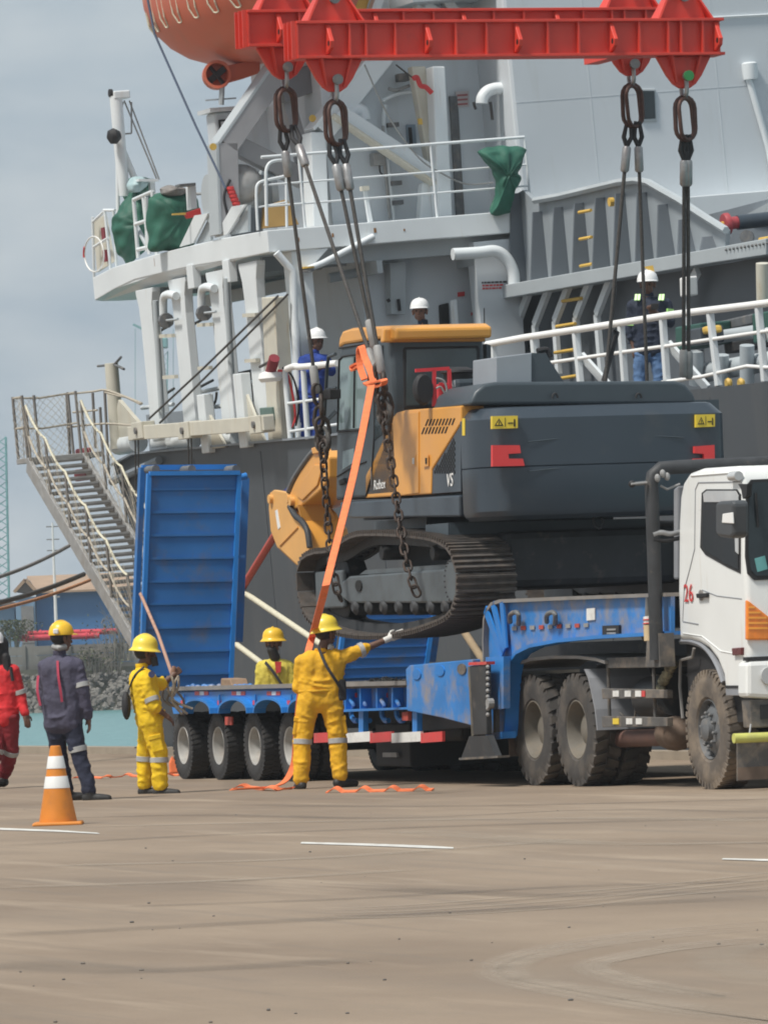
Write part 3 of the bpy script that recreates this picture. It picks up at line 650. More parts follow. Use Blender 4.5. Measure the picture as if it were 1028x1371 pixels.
for k in range(3): MB().box(A1 - 0.002, A1 + 0.003, b0 + 0.02, b1 + 0.3, zu + 0.8 + k * 1.25, zu + 0.815 + k * 1.25).build('weld_seam', M_wall, ship)
M_rust = mat('rust_run', (0.30, 0.15, 0.06), 0.8, var=0.3, scale=8)
for (px, y0_, y1_, w_) in ((396, 318, 323, 5), (444, 312, 317, 3), (206, 345, 356, 1.2), (500, 305, 311, 4), (540, 306, 309, 2.5)):
    q0_ = SF(px, y0_, A0 + 0.003) if px > 358 else SS(px, y0_, -0.003); q1_ = SF(px + w_, y1_, A0 + 0.003) if px > 358 else SS(px + w_, y1_, -0.003)
    (MB().box(A0 + 0.001, A0 + 0.004, q0_.y, q1_.y, q1_.z, q0_.z) if px > 358 else MB().box(q0_.x, q1_.x, -0.005, -0.002, q1_.z, q0_.z)).build('rust_patch', M_rust, ship)
# dark window on the forward bulkhead, white lines, tank gauge pipe
wn = quadbox('window_frame', [(858, 118), (878, 118), (880, 162), (859, 163)], A2 + 0.03, 0.03, M_shipgreyl, bevel=0.02)
quadbox('window_pane', [(860.5, 121), (876, 121), (877.5, 158), (861.5, 159)], A2 + 0.036, 0.02, M_glass, wn)
MB().tube([SF(925, 24, A2 + 0.02), SF(1060, 17, A2 + 0.02)], 0.015, 6).build('bulkhead_wire', M_white, ship)
pp = [SF(1002, 105, A2 + 0.06), SF(1012, 140, A2 + 0.06), SF(1028, 195, A2 + 0.06), SF(1040, 260, A2 + 0.06)]
MB().tube(pp, 0.045, 10).build('vent_pipe', M_white, ship, smooth=40)
MB().lathe([(0.10, -0.10), (0.11, 0), (0.11, 0.12), (0.08, 0.14)], SF(1004, 96, A2 + 0.06), (0, 0, 1), 14).build('vent_head', M_white, ship, smooth=40)
# goosenecks and pipework on the casing
def fpipe(name, pts, a, r, m=M_white, parent=ship, sm=True):
    P = [SF(px, py, a) for px, py in pts]
    return MB().tube(arc_pts(P, 5) if sm and len(P) > 2 else P, r, 10).build(name, m, parent, smooth=50)
fpipe('gooseneck_vent', [(674, 118), (662, 118), (652, 122), (646, 130), (645, 138)], A0 - 0.9, 0.085)
MB().lathe([(0.1, -0.02), (0.1, 0.02)], SF(673, 118, A0 - 0.9), (0, 1, 0), 14).build('vent_flange', M_yel, ship)
for px in (634, 656): MB().tube([SF(px, 136, A0 - 0.85), SF(px + 1, 141, A0 - 0.85), SF(px + 3, 160 if px > 640 else 146, A0 - 0.85)], 0.02, 6).build('toggle_clip', M_black, ship)
fpipe('gooseneck_vent', [(466, 165), (470, 152), (478, 146), (486, 150), (488, 160)], A1 + 0.3, 0.09)
fpipe('service_pipe', [(513, 168), (513, 200), (522, 292)], A1 + 0.15, 0.022, M_galv, sm=False)
fpipe('service_pipe', [(516, 140), (514, 160), (518, 210), (527, 296)], A1 + 0.12, 0.03)
fpipe('service_pipe', [(512, 135), (520, 130), (535, 124), (551, 122)], A1 + 0.15, 0.03)
fpipe('service_pipe', [(520, 118), (530, 120), (548, 114)], A1 + 0.2, 0.026, M_galv)
MB().box(A1 + 0.1, A1 + 0.28, SF(525, 105, A1).y, SF(540, 105, A1).y, SF(525, 111, A1).z, SF(525, 100, A1).z).build('valve_box', M_hub, ship, bevel=0.02)
for (px, py) in ((520, 168), (524, 246), (526, 272)): MB().box(A1 + 0.1, A1 + 0.2, SF(px - 6, py, A1).y, SF(px + 8, py, A1).y, SF(px, py + 3, A1).z, SF(px, py - 3, A1).z).build('pipe_clamp', M_hub, ship)
quadbox('wall_box', [(500, 204), (516, 203), (517, 220), (501, 221)], A1 + 0.2, 0.18, M_galv, bevel=0.01)
fpipe('cable', [(508, 221), (509, 230), (514, 234), (518, 232)], A1 + 0.15, 0.012, M_black)
quadbox('extinguisher_box', [(546, 166), (556, 166), (558, 196), (548, 197)], A1 + 0.12, 0.1, mat('box_bluegrey', (0.20, 0.26, 0.32), 0.5))
quadbox('extinguisher', [(547, 170), (551, 170), (553, 195), (549, 195)], A1 + 0.16, 0.03, M_black)
fpipe('red_hook_strap', [(553, 105), (558, 103), (563, 114), (570, 116), (578, 124)], A0 - 0.8, 0.035, M_inkr)
quadbox('yellow_clip', [(560, 158), (565, 158), (566, 166), (561, 166)], A0 - 1.1, 0.04, M_yel)
fpipe('slack_wire', [(530, 86), (545, 98), (553, 104)], A0 - 0.9, 0.012, M_wire)
fpipe('slack_wire', [(488, 86), (520, 155), (560, 210), (592, 232), (625, 246), (660, 244)], A0 - 0.85, 0.012, M_galv)
# lifeboat gantry: two portal arms with braces
def beam(name, q0, q1, a0, a1, wd, ht, m=M_white):
    return MB().bar(SF(*q0, a0), SF(*q1, a1), wd, ht, up=(1, 0, 0)).build(name, m, ship, bevel=0.01)
M_gan = mat('gantry_grey', (0.30, 0.30, 0.31), 0.5, var=0.06)
beam('gantry_post', (299, 192), (302, 312), A0 - 2.2, A0 - 2.2, 0.30, 0.4, M_gan)
beam('gantry_post_flange', (285, 192), (289, 315), A0 - 2.2, A0 - 2.2, 0.05, 0.42, M_shipgreyl)
beam('gantry_arm', (300, 196), (372, 92), A0 - 2.2, A0 - 2.2, 0.30, 0.4, M_gan)
beam('gantry_arm_flange', (287, 193), (360, 87), A0 - 2.2, A0 - 2.2, 0.05, 0.42, M_shipgreyl)
beam('gantry_brace', (310, 192), (408, 240), A0 - 2.4, A0 - 2.4, 0.26, 0.25, M_gan)
beam('gantry_arm', (428, 178), (520, 62), A0 - 1.6, A0 - 1.6, 0.28, 0.4)
beam('gantry_arm_flange', (414, 174), (502, 60), A0 - 1.6, A0 - 1.6, 0.05, 0.42)
beam('gantry_post', (420, 178), (424, 304), A0 - 1.6, A0 - 1.6, 0.22, 0.4)
beam('gantry_brace', (452, 150), (590, 242), A0 - 1.35, A0 - 1.1, 0.22, 0.2)
beam('gantry_brace_flange', (444, 154), (586, 250), A0 - 1.33, A0 - 1.08, 0.04, 0.3, M_cream)
beam('gantry_brace', (372, 96), (408, 222), A0 - 2.4, A0 - 2.4, 0.18, 0.25, M_gan)
beam('gantry_head', (386, 96), (398, 130), A0 - 2.3, A0 - 2.3, 0.5, 0.4, mat('gantry_dark', (0.16, 0.16, 0.17), 0.5))
for (q0, q1) in (((498, 20), (512, -20)), ((540, -10), (596, 24)), ((585, -12), (620, 30)), ((560, 20), (562, -20))):
    beam('upper_frame', q0, q1, A0 - 1.4, A0 - 1.4, 0.13, 0.2)
MB().box(A1 - 0.5, A1 + 1.0, SF(520, -4, A1).y, b1 + 4, SF(520, 12, A1).z, SF(520, -14, A1).z).build('upper_deck_edge', M_shipgreyl, ship)
quadbox('yellow_davit_block', [(466, -12), (498, -10), (488, 22), (476, 24)], A0 - 1.5, 0.2, M_yel, bevel=0.03)
for (px, py) in ((285, 196), (418, 158)): MB().lathe([(0.05, 0), (0.05, 0.02)], SF(px, py, A0 - 1.6), (1, 0, 0), 12).build('eye_plate', M_yel, ship)
# raked stowage plates on the side of the deck
for k, (pb_, pt) in enumerate(((248, 270), (294, 320))):
    y = 330 if k == 0 else 318
    P = [SS(pb_ - 6, y, 0.05), SS(pb_ + 12, y - 5, 0.05), SS(pt + 10, y - 45, 0.05), SS(pt - 8, y - 42, 0.05)]
    MB().prism(P, 1, 0.03, 0.06).build('raked_plate', M_white, ship)
    P = [SS(pb_ + 14, y - 4, 0.1), SS(pt + 12, y - 8, 0.1), SS(pt + 12, y - 44, 0.1)]
    MB().prism(P, 1, 0.1, 0.14).build('gusset_plate', M_shipgreyl, ship)
# winch and hydraulic pack behind the rail
wc = SF(325, 262, A0 - 2.6)
MB().lathe([(0.1, -0.5), (0.34, -0.5), (0.36, -0.4), (0.28, -0.38), (0.28, 0.3), (0.36, 0.32), (0.34, 0.42), (0.1, 0.44)], wc, (0, 1, 0), 20).build('boat_winch_drum', M_shipgreyl, ship, smooth=40)
MB().ball(wc + Vector((0.3, -0.1, 0.15)), (0.3, 0.3, 0.28)).build('winch_motor', M_galv, ship, smooth=60)
quadbox('winch_base', [(322, 266), (350, 262), (352, 310), (324, 314)], A0 - 2.4, 0.5, M_shipgrey)
quadbox('winch_cover', [(360, 275), (385, 266), (400, 300), (358, 304)], A0 - 1.9, 0.3, mat('cover_ochre', (0.36, 0.22, 0.07), 0.7))
for k in range(5): MB().lathe([(0.05, -0.03), (0.06, 0), (0.05, 0.03)], SF(308 + k * 2, 252 + k * 5, A0 - 2.0), (0.2, 0, 1), 10).build('hose_coil', M_inkr, ship)
fpipe('hose', [(308, 240), (300, 262), (304, 285), (306, 298)], A0 - 2.0, 0.02, M_black)
# forward-edge rail on the poop deck
def rail(pts3, posts, heights, r=0.022, name='rail', m=M_white, parent=ship):
    for h_ in heights: MB().tube([Vector(p) + Vector((0, 0, h_)) for p in pts3], r if h_ == heights[-1] else r * 0.65, 8).build(name, m, parent, smooth=50)
    for p in posts: MB().tube([p, Vector(p) + Vector((0, 0, heights[-1]))], r * 0.9, 8).build('stanchion', m, parent, smooth=50)
RZ = zu
e0 = Vector((A0 - 0.08, SF(358, 300, A0 - .08).y, RZ)); e1 = Vector((A0 - 0.08, SF(640, 290, A0 - .08).y, RZ)); e2 = Vector((A0 - 0.08, SF(712, 290, A0 - .08).y, RZ))
rail([e0, e2], [e0.lerp(e2, t) for t in (0.14, 0.64, 1.0)], (0.33, 0.62, 1.0), name='deck_rail')
fpipe('rail_corner', [(357, 302), (356, 240), (357, 225), (362, 217), (372, 214), (386, 214)], A0 - 0.08, 0.024)
fpipe('rail_gate', [(345, 308), (343, 260), (346, 245), (360, 240), (378, 236), (383, 234)], A0 - 0.3, 0.02)
fpipe('rail_gate', [(383, 234), (384, 304)], A0 - 0.3, 0.02)
fpipe('rail_gate', [(346, 277), (384, 270)], A0 - 0.3, 0.013)
quadbox('fire_hydrant', [(487, 252), (491, 252), (499, 296), (494, 297)], A0 - 0.6, 0.06, M_white)
quadbox('hydrant_head', [(484, 249), (494, 248), (495, 254), (485, 255)], A0 - 0.55, 0.1, M_cream)
# small rail and stowage frame beside the tarpaulin, seen on the ship's side
P0 = SS(178, 350, 0.05); P1 = SS(205, 342, 0.05)
def spipe(name, pts, b_, r, m=M_white, sm=False):
    P = [SS(px, py, b_) for px, py in pts]; return MB().tube(arc_pts(P, 5) if sm else P, r, 8).build(name, m, ship, smooth=50)
for q in ([(179, 267), (185, 345)], [(179, 267), (204, 256)], [(204, 256), (210, 340)], [(181, 300), (206, 292)], [(184, 334), (209, 328)], [(192, 264), (200, 340)], [(196, 263), (197, 336)]):
    spipe('stowage_rail', q, 0.08, 0.03)
for q in ([(208, 260), (275, 259), (290, 253)], [(208, 297), (262, 295)]): spipe('stowage_rail', q, 0.5, 0.02, M_galv)
for q in ([(183, 303), (200, 335)], [(208, 295), (229, 334)]): spipe('stowage_strut', q, 0.15, 0.035, M_shipgreyl)
for q in ([(124, 290), (126, 372)], [(140, 280), (148, 360)], [(124, 297), (139, 283)], [(139, 281), (154, 281)], [(126, 330), (145, 318)], [(152, 282), (156, 356)]): spipe('stern_rail', q, 0.3, 0.022)
P = [SS(124, 298, 0.4), SS(140, 286, 0.4), SS(152, 350, 0.4), SS(130, 364, 0.4)]; MB().prism(P, 1, 0.4, 0.43).build('dodger_board', M_cream, ship)
c = SS(126, 340, 0.1); MB().tube([c + Vector((0.55 * cos(t) * 0.9, 0, 0.26 * sin(t))) for t in [2*pi*k/20 for k in range(20)]], 0.012, 8, closed=True).build('lifebuoy', M_refw, ship, smooth=60)
MB().tube([c + Vector((0.55 * cos(t) * 0.9, -0.01, 0.26 * sin(t))) for t in [2.6 + k * .12 for k in range(6)]], 0.016, 8).build('lifebuoy_band', M_inkr, ship, smooth=60)
for (px, py) in ((140, 312), (142, 342)): MB().box(SS(px - 2, py, 0.36).x, SS(px + 2, py, 0.36).x, 0.33, 0.38, SS(px, py + 8, 0.36).z, SS(px, py - 8, 0.36).z).build('red_fitting', M_maroon, ship)
quadbox('table_top', [(186, 239), (212, 239), (213, 242), (186, 242)], aS + 1.5, 0.5, M_white)
quadbox('table_leg', [(201, 242), (207, 242), (209, 262), (202, 262)], aS + 1.3, 0.1, M_white)
quadbox('locker', [(254, 246), (262, 245), (264, 278), (256, 280)], aS + 4.5, 0.2, M_white)
quadbox('locker_top', [(240, 246), (262, 244), (262, 248), (240, 249)], aS + 4.6, 0.2, M_hub)
quadbox('red_nozzle', [(248, 285), (268, 278), (270, 288), (252, 292)], aS + 4.9, 0.1, M_inkr)
quadbox('nozzle_lance', [(231, 285.5), (249, 284), (249, 287), (231, 287.5)], aS + 4.9, 0.04, M_yel)
# deck-edge pipes and brackets on the columns
for (px, py) in ((222, 400), (273, 390)):
    P = [SS(px + 14, py - 4, 0.0), SS(px + 3, py - 6, 0.0), SS(px - 3, py, 0.0), SS(px - 3, py + 26, 0.0)]
    MB().tube(arc_pts(P, 5), 0.06, 8).build('drain_bend', M_white, ship, smooth=50)
    q = SS(px, py + 29, 0.0); MB().lathe([(0.11, -0.05), (0.11, 0.05)], q, (1, 0, 0), 10).build('drain_valve', M_hub, ship)
    MB().tube([q, SS(px + 16, py + 27, 0.0)], 0.02, 6).build('valve_rod', M_shipgreyl, ship)
for (x0, x1, y) in ((213, 232, 449), (266, 283, 434), (220, 236, 504), (267, 282, 492), (327, 344, 421), (330, 345, 482)):
    MB().bar(SS(x0, y + 1, 0.02), SS(x1, y, 0.02), 0.06, 0.05).build('column_bracket', M_cream, ship)
for (q0, q1) in (((208, 402), (217, 560)), ((303, 372), (310, 500))): spipe('drain_pipe', [q0, q1], -0.02, 0.045, M_shipgreyl)
P = [SF(370, 338, A0 + .05), SF(382, 352, A0 + .05), SF(392, 362, A0 + .05), SF(394, 420, A0 + .05), SF(402, 585, A0 + .05)]
MB().tube(P, 0.055, 8).build('scupper_pipe', M_white, ship, smooth=50)
# cream post, green lamp box, bell-shaped lamp
def sbox(name, q, b_, dep, m, bevel=0.01, parent=ship):
    P = [SS(px, py, b_) for px, py in q]; return MB().prism(P, 1, b_, b_ + dep).build(name, m, parent, bevel=bevel)
sbox('cream_post', [(350, 398), (367, 398), (377, 588), (359, 590)], -0.02, 0.2, M_cream)
sbox('lamp_box', [(347, 546), (363, 545), (365, 563), (349, 564)], -0.06, 0.2, mat('box_green', (0.10, 0.16, 0.14), 0.6))
lq = SS(362, 506, -0.15); MB().lathe([(0.13, -0.05), (0.17, 0), (0.15, 0.07), (0.06, 0.1)], lq, (0, 0, 1), 14).build('lamp_dome', M_inkw, ship, smooth=40)
MB().tube([lq + Vector((0, 0, 0.05)), lq + Vector((0.25, 0, 0.26))], 0.075, 10).build('lamp_body', M_maroon, ship, smooth=50)
# white stubs and fairlead plates on the gunwale
for (px, y0, y1, wd) in ((269, 528, 607, 0.32), (318, 500, 600, 0.34)):
    t = SS(px, y0, -0.08); bt = SS(px + 4, y1, -0.08)
    MB().box(t.x - wd / 2, t.x + wd / 2, -0.10, 0.05, bt.z, t.z).build('fairlead_post', M_white, ship, bevel=0.015)
    P = [Vector((t.x + wd / 2, 0, t.z - 0.3)), Vector((t.x + wd / 2 + 0.6, 0, bt.z + 0.05)), Vector((t.x + wd / 2, 0, bt.z + 0.05))]
    MB().prism(P, 1, -0.04, 0.0).build('fairlead_gusset', M_cream, ship)
for (px, py, r) in ((172, 594, 0.24), (225, 590, 0.2), (246, 590, 0.2), (304, 588, 0.2)):
    q = SS(px, py, 0.2); MB().tube([q - Vector((0.5, 0, 0)), q + Vector((0.5, 0, 0))], r * 0.62, 12).build('fairlead_roller', M_white, ship, smooth=50)
sbox('chock', [(195, 555), (220, 552), (232, 600), (200, 604)], 0.1, 0.3, M_shipgrey)
for (q0, q1) in (((257, 527), (342, 510)), ((257, 547), (342, 540)), ((190, 546), (232, 541))): spipe('bulwark_rail', [q0, q1], 0.5, 0.03)
P = [SS(x, y, 0.4) for x, y in ((266, 535), (272, 544), (280, 546), (288, 538), (290, 525))]; MB().tube(arc_pts(P, 4), 0.02, 6).build('hanging_rope', M_wire, ship)
sbox('black_hose_reel', [(318, 498), (336, 494), (340, 560), (324, 562)], 0.8, 0.3, M_black)
# rail in front of the blue-clad seaman
P = [SS(x, y, 0.0) for x, y in ((384, 494), (395, 490), (404, 491), (452, 486))]; MB().tube(arc_pts(P, 4), 0.045, 10).build('boarding_rail', M_inkw, ship, smooth=50)
for (x0, y0, x1, y1) in ((381, 494, 389, 588), (406, 496, 412, 588)): MB().tube([SS(x0, y0), SS(x1, y1)], 0.04, 8).build('stanchion', M_white, ship, smooth=50)
for (y0, y1) in ((540, 535), (578, 572)): MB().tube([SS(386, y0), SS(452, y1 - 4)], 0.02, 8).build('boarding_rail', M_white, ship, smooth=50)
fpipe('hose', [(372, 496), (384, 500), (392, 530), (395, 560), (388, 575)], A0 + 0.2, 0.018, M_inkr)
fpipe('hose', [(378, 492), (392, 505), (400, 540), (396, 570)], A0 + 0.15, 0.014, M_black)
# big white pipe bending down at the forward end of the deck
fpipe('cargo_vent_pipe', [(606, 340), (640, 338), (662, 336), (676, 344), (686, 362), (688, 384)], A0 + 0.1, 0.085)
fpipe('overhead_pipe', [(440, 372), (520, 357), (600, 346)], A0 - 0.9, 0.07, M_shipgreyl, sm=False)
fpipe('raking_stay', [(412, 360), (432, 352), (500, 316)], A0 + 0.05, 0.045, sm=False)
for (px, py) in ((411, 358), (411, 362)): MB().lathe([(0.10, -0.012), (0.10, 0.012)], SF(px, py, A0 + 0.05), (0, 0, 1), 14).build('stay_collar', M_yel if py == 358 else M_hub, ship)
P = [SF(402, 334, A0), SF(440, 332, A0), SF(411, 364, A0), (SF(402, 364, A0))]; MB().prism(P, 0, A0 - 0.3, A0 - 0.02).build('knee_plate', M_white, ship)
fpipe('tall_pipe', [(412, 366), (417, 470), (420, 520)], A0 - 0.1, 0.05, sm=False)
quadbox('bulkhead_pilaster', [(522, 352), (543, 350), (543, 420), (524, 420)], AW + 0.25, 0.22, M_shipgreyl)
for (px, y1) in ((519, 404), (533, 416)): MB().tube([SF(px, 400, AW + 0.3), SF(px + 2, y1, AW + 0.3)], 0.025, 6).build('toggle_clip', M_black, ship)
dh = quadbox('hatch_opening', [(588, 408), (601, 405), (603, 450), (590, 452)], AW + 0.05, 0.04, M_ink, bevel=0.015)
quadbox('hatch_lid', [(603, 402), (612, 400), (616, 448), (606, 450)], AW + 0.35, 0.05, M_white, bevel=0.02)
quadbox('warning_sign', [(613, 391), (622, 390), (622, 396), (613, 397)], AW + 0.03, 0.02, M_inkr)
quadbox('warning_sign', [(631, 418), (641, 416), (641, 420), (631, 422)], AW + 0.03, 0.02, M_inkr)
for k, (x0, x1, y) in enumerate(((645, 676, 377), (646, 672, 381), (646, 680, 385))):
    px = x0
    while px < x1 - 2:
        w_ = random.uniform(2.0, 5.0); quadbox('stencilled_mark', [(px, y - (px - 645) * .04), (px + w_, y - (px - 645) * .04 - .1), (px + w_, y + 2.1 - (px - 645) * .04), (px, y + 2.2 - (px - 645) * .04)], A0 - 0.052, 0.006, M_inkr if k else M_ink); px += w_ + 1.2
quadbox('lower_bulkhead', [(634, 324), (692, 318), (705, 500), (650, 500)], A0 - 0.06, 0.3, M_wall)
fpipe('whip_aerial', [(648, 412), (649, 470)], A0 + 0.3, 0.008, M_black, sm=False)

# stiffened grey coaming running forward, curved along its top
BC = SF(687, 360, A2).y
ctop = [(686, 262), (700, 254), (712, 266), (716, 268), (750, 262), (800, 250), (830, 243), (852, 241), (868, 244), (885, 254), (910, 268), (940, 288), (972, 308)]
base = [(970, 338), (686, 388)]
P = [SS(*q, BC) for q in ctop + base]
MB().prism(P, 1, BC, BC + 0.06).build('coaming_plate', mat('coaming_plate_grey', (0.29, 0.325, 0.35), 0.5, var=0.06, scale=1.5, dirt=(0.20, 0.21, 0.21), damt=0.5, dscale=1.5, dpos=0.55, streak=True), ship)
cap = [SS(*q, BC - 0.06) for q in ctop[3:]]; MB().tube(cap, 0.05, 6).build('coaming_cap', M_shipgreyl, ship, smooth=40)
P = [SS(686, 382, BC), SS(972, 332, BC), SS(1060, 316, BC), SS(1060, 338, BC), SS(972, 351, BC), SS(686, 400, BC)]
MB().prism(P, 1, BC - 0.35, BC + 0.1).build('coaming_walkway', M_shipgreyl, ship, bevel=0.01)
for (xb, yb, xt, yt) in ((688, 383, 693, 258), (717, 378, 722, 283), (745, 373, 750, 277), (773, 368, 778, 271), (800, 363, 806, 264), (828, 358, 833, 258), (858, 352, 862, 257), (887, 348, 890, 273), (915, 344, 918, 293), (944, 340, 950, 316)):
    b0_ = SS(xb + 15, yb - 2, BC - 0.02); t0_ = SS(xt + 1, yt, BC - 0.02)        # tapered bracket standing off the plate
    rb_ = 0.26; rt_ = 0.13
    MB().hexa([(b0_.x - .02, BC, b0_.z), (b0_.x + .02, BC, b0_.z), (b0_.x + .02, BC - rb_, b0_.z), (b0_.x - .02, BC - rb_, b0_.z)][::-1], [(t0_.x - .02, BC, t0_.z), (t0_.x + .02, BC, t0_.z), (t0_.x + .02, BC - rt_, t0_.z), (t0_.x - .02, BC - rt_, t0_.z)][::-1]).build('coaming_stiffener', M_rib, ship)
for (x, y) in ((783, 282), (784, 318), (785, 354)): MB().tube([SS(x - 8, y + 2, BC - 0.2), SS(x + 8, y - 1, BC - 0.2)], 0.022, 8).build('ladder_rung', M_yel, ship, smooth=50)
MB().lathe([(0.06, -0.03), (0.06, 0.03)], SS(818, 270, BC - 0.1), (0, 1, 0), 12).build('lashing_pad', M_yel, ship)
# dark lower side of the coaming with pale bent stiffeners
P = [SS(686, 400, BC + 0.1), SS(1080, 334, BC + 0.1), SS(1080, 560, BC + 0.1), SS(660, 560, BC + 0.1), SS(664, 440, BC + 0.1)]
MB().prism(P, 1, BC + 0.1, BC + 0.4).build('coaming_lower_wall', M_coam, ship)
bend = [((708, 391), (690, 440), (694, 500)), ((735, 386), (716, 435), (720, 500)), ((762, 381), (743, 430), (748, 500)), ((790, 376), (771, 425), (776, 500)), ((818, 371), (799, 421), (806, 505)), ((934, 362), (918, 392), (922, 470))]
for tri in bend:
    Q3 = [SS(*q, BC - 0.1) for q in tri]
    for k in range(2): MB().bar(Q3[k], Q3[k+1], 0.12, 0.06, up=(0, 1, 0)).build('bent_stiffener', M_white, ship)
MB().bar(SS(688, 400, BC), SS(664, 442, BC), 0.12, 0.06, up=(0, 1, 0)).build('bent_stiffener', M_white, ship)
for (x, y) in ((765, 401), (757, 435), (755, 470), (759, 505)): MB().tube([SS(x - 12, y + 2, BC - 0.16), SS(x + 13, y - 2, BC - 0.16)], 0.024, 8).build('ladder_rung', M_yel, ship, smooth=50)
# machinery standing on the main deck behind the rail
def dbox(name, q, b_, dep, m, bevel=0.02): return sbox(name, q, b_, dep, m, bevel)
dbox('green_pump', [(903, 438), (938, 432), (940, 462), (905, 470)], 2.2, 0.4, mat('pump_green', (0.03, 0.10, 0.08), 0.55))
dbox('pump_motor', [(914, 442), (938, 438), (940, 460), (916, 464)], 1.9, 0.3, M_exg)
dbox('brass_valve', [(938, 438), (946, 436), (948, 446), (940, 448)], 1.9, 0.2, M_yel, 0.03)
dbox('green_pump', [(1006, 420), (1040, 414), (1040, 455), (1008, 460)], 2.2, 0.4, MATS['pump_green'])
dbox('pipe_bundle', [(962, 430), (1005, 420), (1006, 434), (964, 444)], 2.6, 0.3, M_hub)
dbox('pipe_bundle', [(968, 460), (1004, 452), (1005, 466), (970, 474)], 2.6, 0.3, M_dark)
for (x, y0, y1) in ((932, 470, 515), (966, 475, 515), (1000, 462, 512)): MB().tube([SS(x, y0, 1.9), SS(x, y1, 1.9)], 0.09, 12).build('pipe_leg', M_shipgreyl, ship, smooth=50)
MB().tube([SS(936, 500, 2.1), SS(1060, 478, 2.1)], 0.12, 12).build('deck_pipe', M_shipgreyl, ship, smooth=50)
MB().tube([SS(936, 455, 2.4), SS(1060, 436, 2.4)], 0.08, 12).build('deck_pipe', M_shipgreyl, ship, smooth=50)
for x in (975, 992): MB().lathe([(0.05, -0.03), (0.065, 0), (0.05, 0.03)], SS(x, 513, 0.6), (0, 1, 0), 12).build('brass_cap', M_yel, ship, smooth=40)
MB().tube([SS(1021, 352, 2.4), SS(1022, 410, 2.4)], 0.085, 12).build('deck_post', M_cream, ship, smooth=50)
dbox('deck_lamp', [(909, 372), (919, 370), (920, 396), (910, 398)], 2.6, 0.15, M_inkw, 0.02)
# crane derrick rest and hydraulic ram at the right edge
P = [SS(936, 290, BC + 1.0), SS(1060, 258, BC + 1.0), SS(1060, 320, BC + 1.0), SS(972, 330, BC + 1.0)]
MB().prism(P, 1, BC + 1.0, BC + 1.2).build('hatch_side', M_shipgrey, ship)
P = [SS(1000, 286, BC + .9), SS(1030, 270, BC + .9), SS(1034, 292, BC + .9)]; MB().prism(P, 1, BC + 0.9, BC + 1.0).build('hatch_bracket', M_shipgreyl, ship)
c = SS(982, 298, BC + 0.2)
MB().lathe([(0.03, -0.14), (0.13, -0.14), (0.14, -0.12), (0.14, -0.07), (0.08, -0.05), (0.08, 0.05)], c, (0, 1, 0.05), 20).build('ram_flange', mat('flange_red', (0.36, 0.05, 0.06), 0.55), ship, smooth=40)
MB().tube([c + Vector((0, 0.05, 0)), c + Vector((0, 1.6, 0.04))], 0.095, 16).build('hydraulic_ram', M_exg, ship, smooth=50)
MB().lathe([(0.03, -0.02), (0.03, 0.02)], c - Vector((0, 0.15, 0)), (0, 1, 0), 8).build('ram_bolt', M_yel, ship)
MB().lathe([(0.09, -0.04), (0.09, 0.04)], SS(1000, 317, BC + 0.2), (1, -.6, 0), 12).build('sheave', M_hub, ship, smooth=40)
dbox('yellow_lug', [(1014, 318), (1026, 316), (1026, 330), (1014, 332)], BC - 0.1, 0.1, M_yel)
for k in range(12): MB().ball(SS(972 + k * 5, 334 - k * .8, BC - 0.36), 0.02, 6, 4).build('rivet', M_hub, ship)
# main deck rail on the ship's side
rt = [(652, 461), (700, 452), (800, 437), (900, 421), (1000, 409), (1100, 396)]
P = [SS(*q, 0.02) for q in rt]; MB().tube(P, 0.042, 12).build('top_rail', M_inkw, ship, smooth=50)
P = [SS(*q, 0.02) for q in ((712, 489), (800, 476), (900, 462), (1000, 447), (1100, 433))]; MB().tube(P, 0.022, 8).build('middle_rail', M_inkw, ship, smooth=50)
P = [SS(*q, 0.02) for q in ((885, 512), (940, 504), (1000, 490), (1028, 492), (1100, 480))]; MB().tube(P, 0.022, 8).build('lower_rail', M_inkw, ship, smooth=50)
for (x0, y0, x1, y1) in ((660, 462, 668, 556), (714, 452, 722, 548), (770, 443, 780, 540), (831, 433, 838, 532), (887, 426, 894, 526), (950, 416, 962, 517), (1015, 408, 1024, 511)):
    P0 = SS(x0, y0, 0.03); P1 = SS(x1, y1, 0.03); MB().bar(P0, P1, 0.09, 0.07, up=(0, 1, 0)).build('stanchion', M_white, ship, bevel=0.01)
    if x0 in (770, 887, 1015):
        m_ = P0.lerp(P1, 0.35); MB().bar(m_ + Vector((0, 0.05, 0)), P1 + Vector((0.5, 0.3, 0)), 0.12, 0.04, up=(0, 1, 0)).build('stanchion_stay', M_white, ship)
# crossing mooring ropes under the deck
def srope(name, pts, b_, r, m, label):
    P = [SS(px, py, b_) for px, py in pts]; return tag(MB().tube(P, r, 6).build(name, m, fr=SH, smooth=60), label, 'rope')
srope('mooring_rope', [(200, 560), (270, 495), (372, 396)], -0.08, 0.016, M_wire, 'upper of two long black ropes slanting across the white columns')
srope('mooring_rope', [(214, 566), (280, 500), (385, 394)], -0.10, 0.016, M_wire, 'lower of two long black ropes slanting across the white columns')
srope('mooring_rope', [(193, 455), (228, 435)], 0.6, 0.02, M_wire, 'short black rope behind the leftmost two columns')
srope('mooring_rope', [(243, 443), (279, 423)], 0.6, 0.02, M_wire, 'short black rope between the second and third columns from the stern')
srope('mooring_rope', [(202, 540), (233, 520)], 0.6, 0.02, M_wire, 'short black rope low behind the second column from the stern')
srope('mooring_rope', [(252, 526), (285, 509)], 0.6, 0.02, M_wire, 'short black rope low between the second and third columns')
srope('mooring_rope', [(348, 491), (370, 479)], -0.02, 0.02, M_wire, 'short black rope beside the red and white lamp')

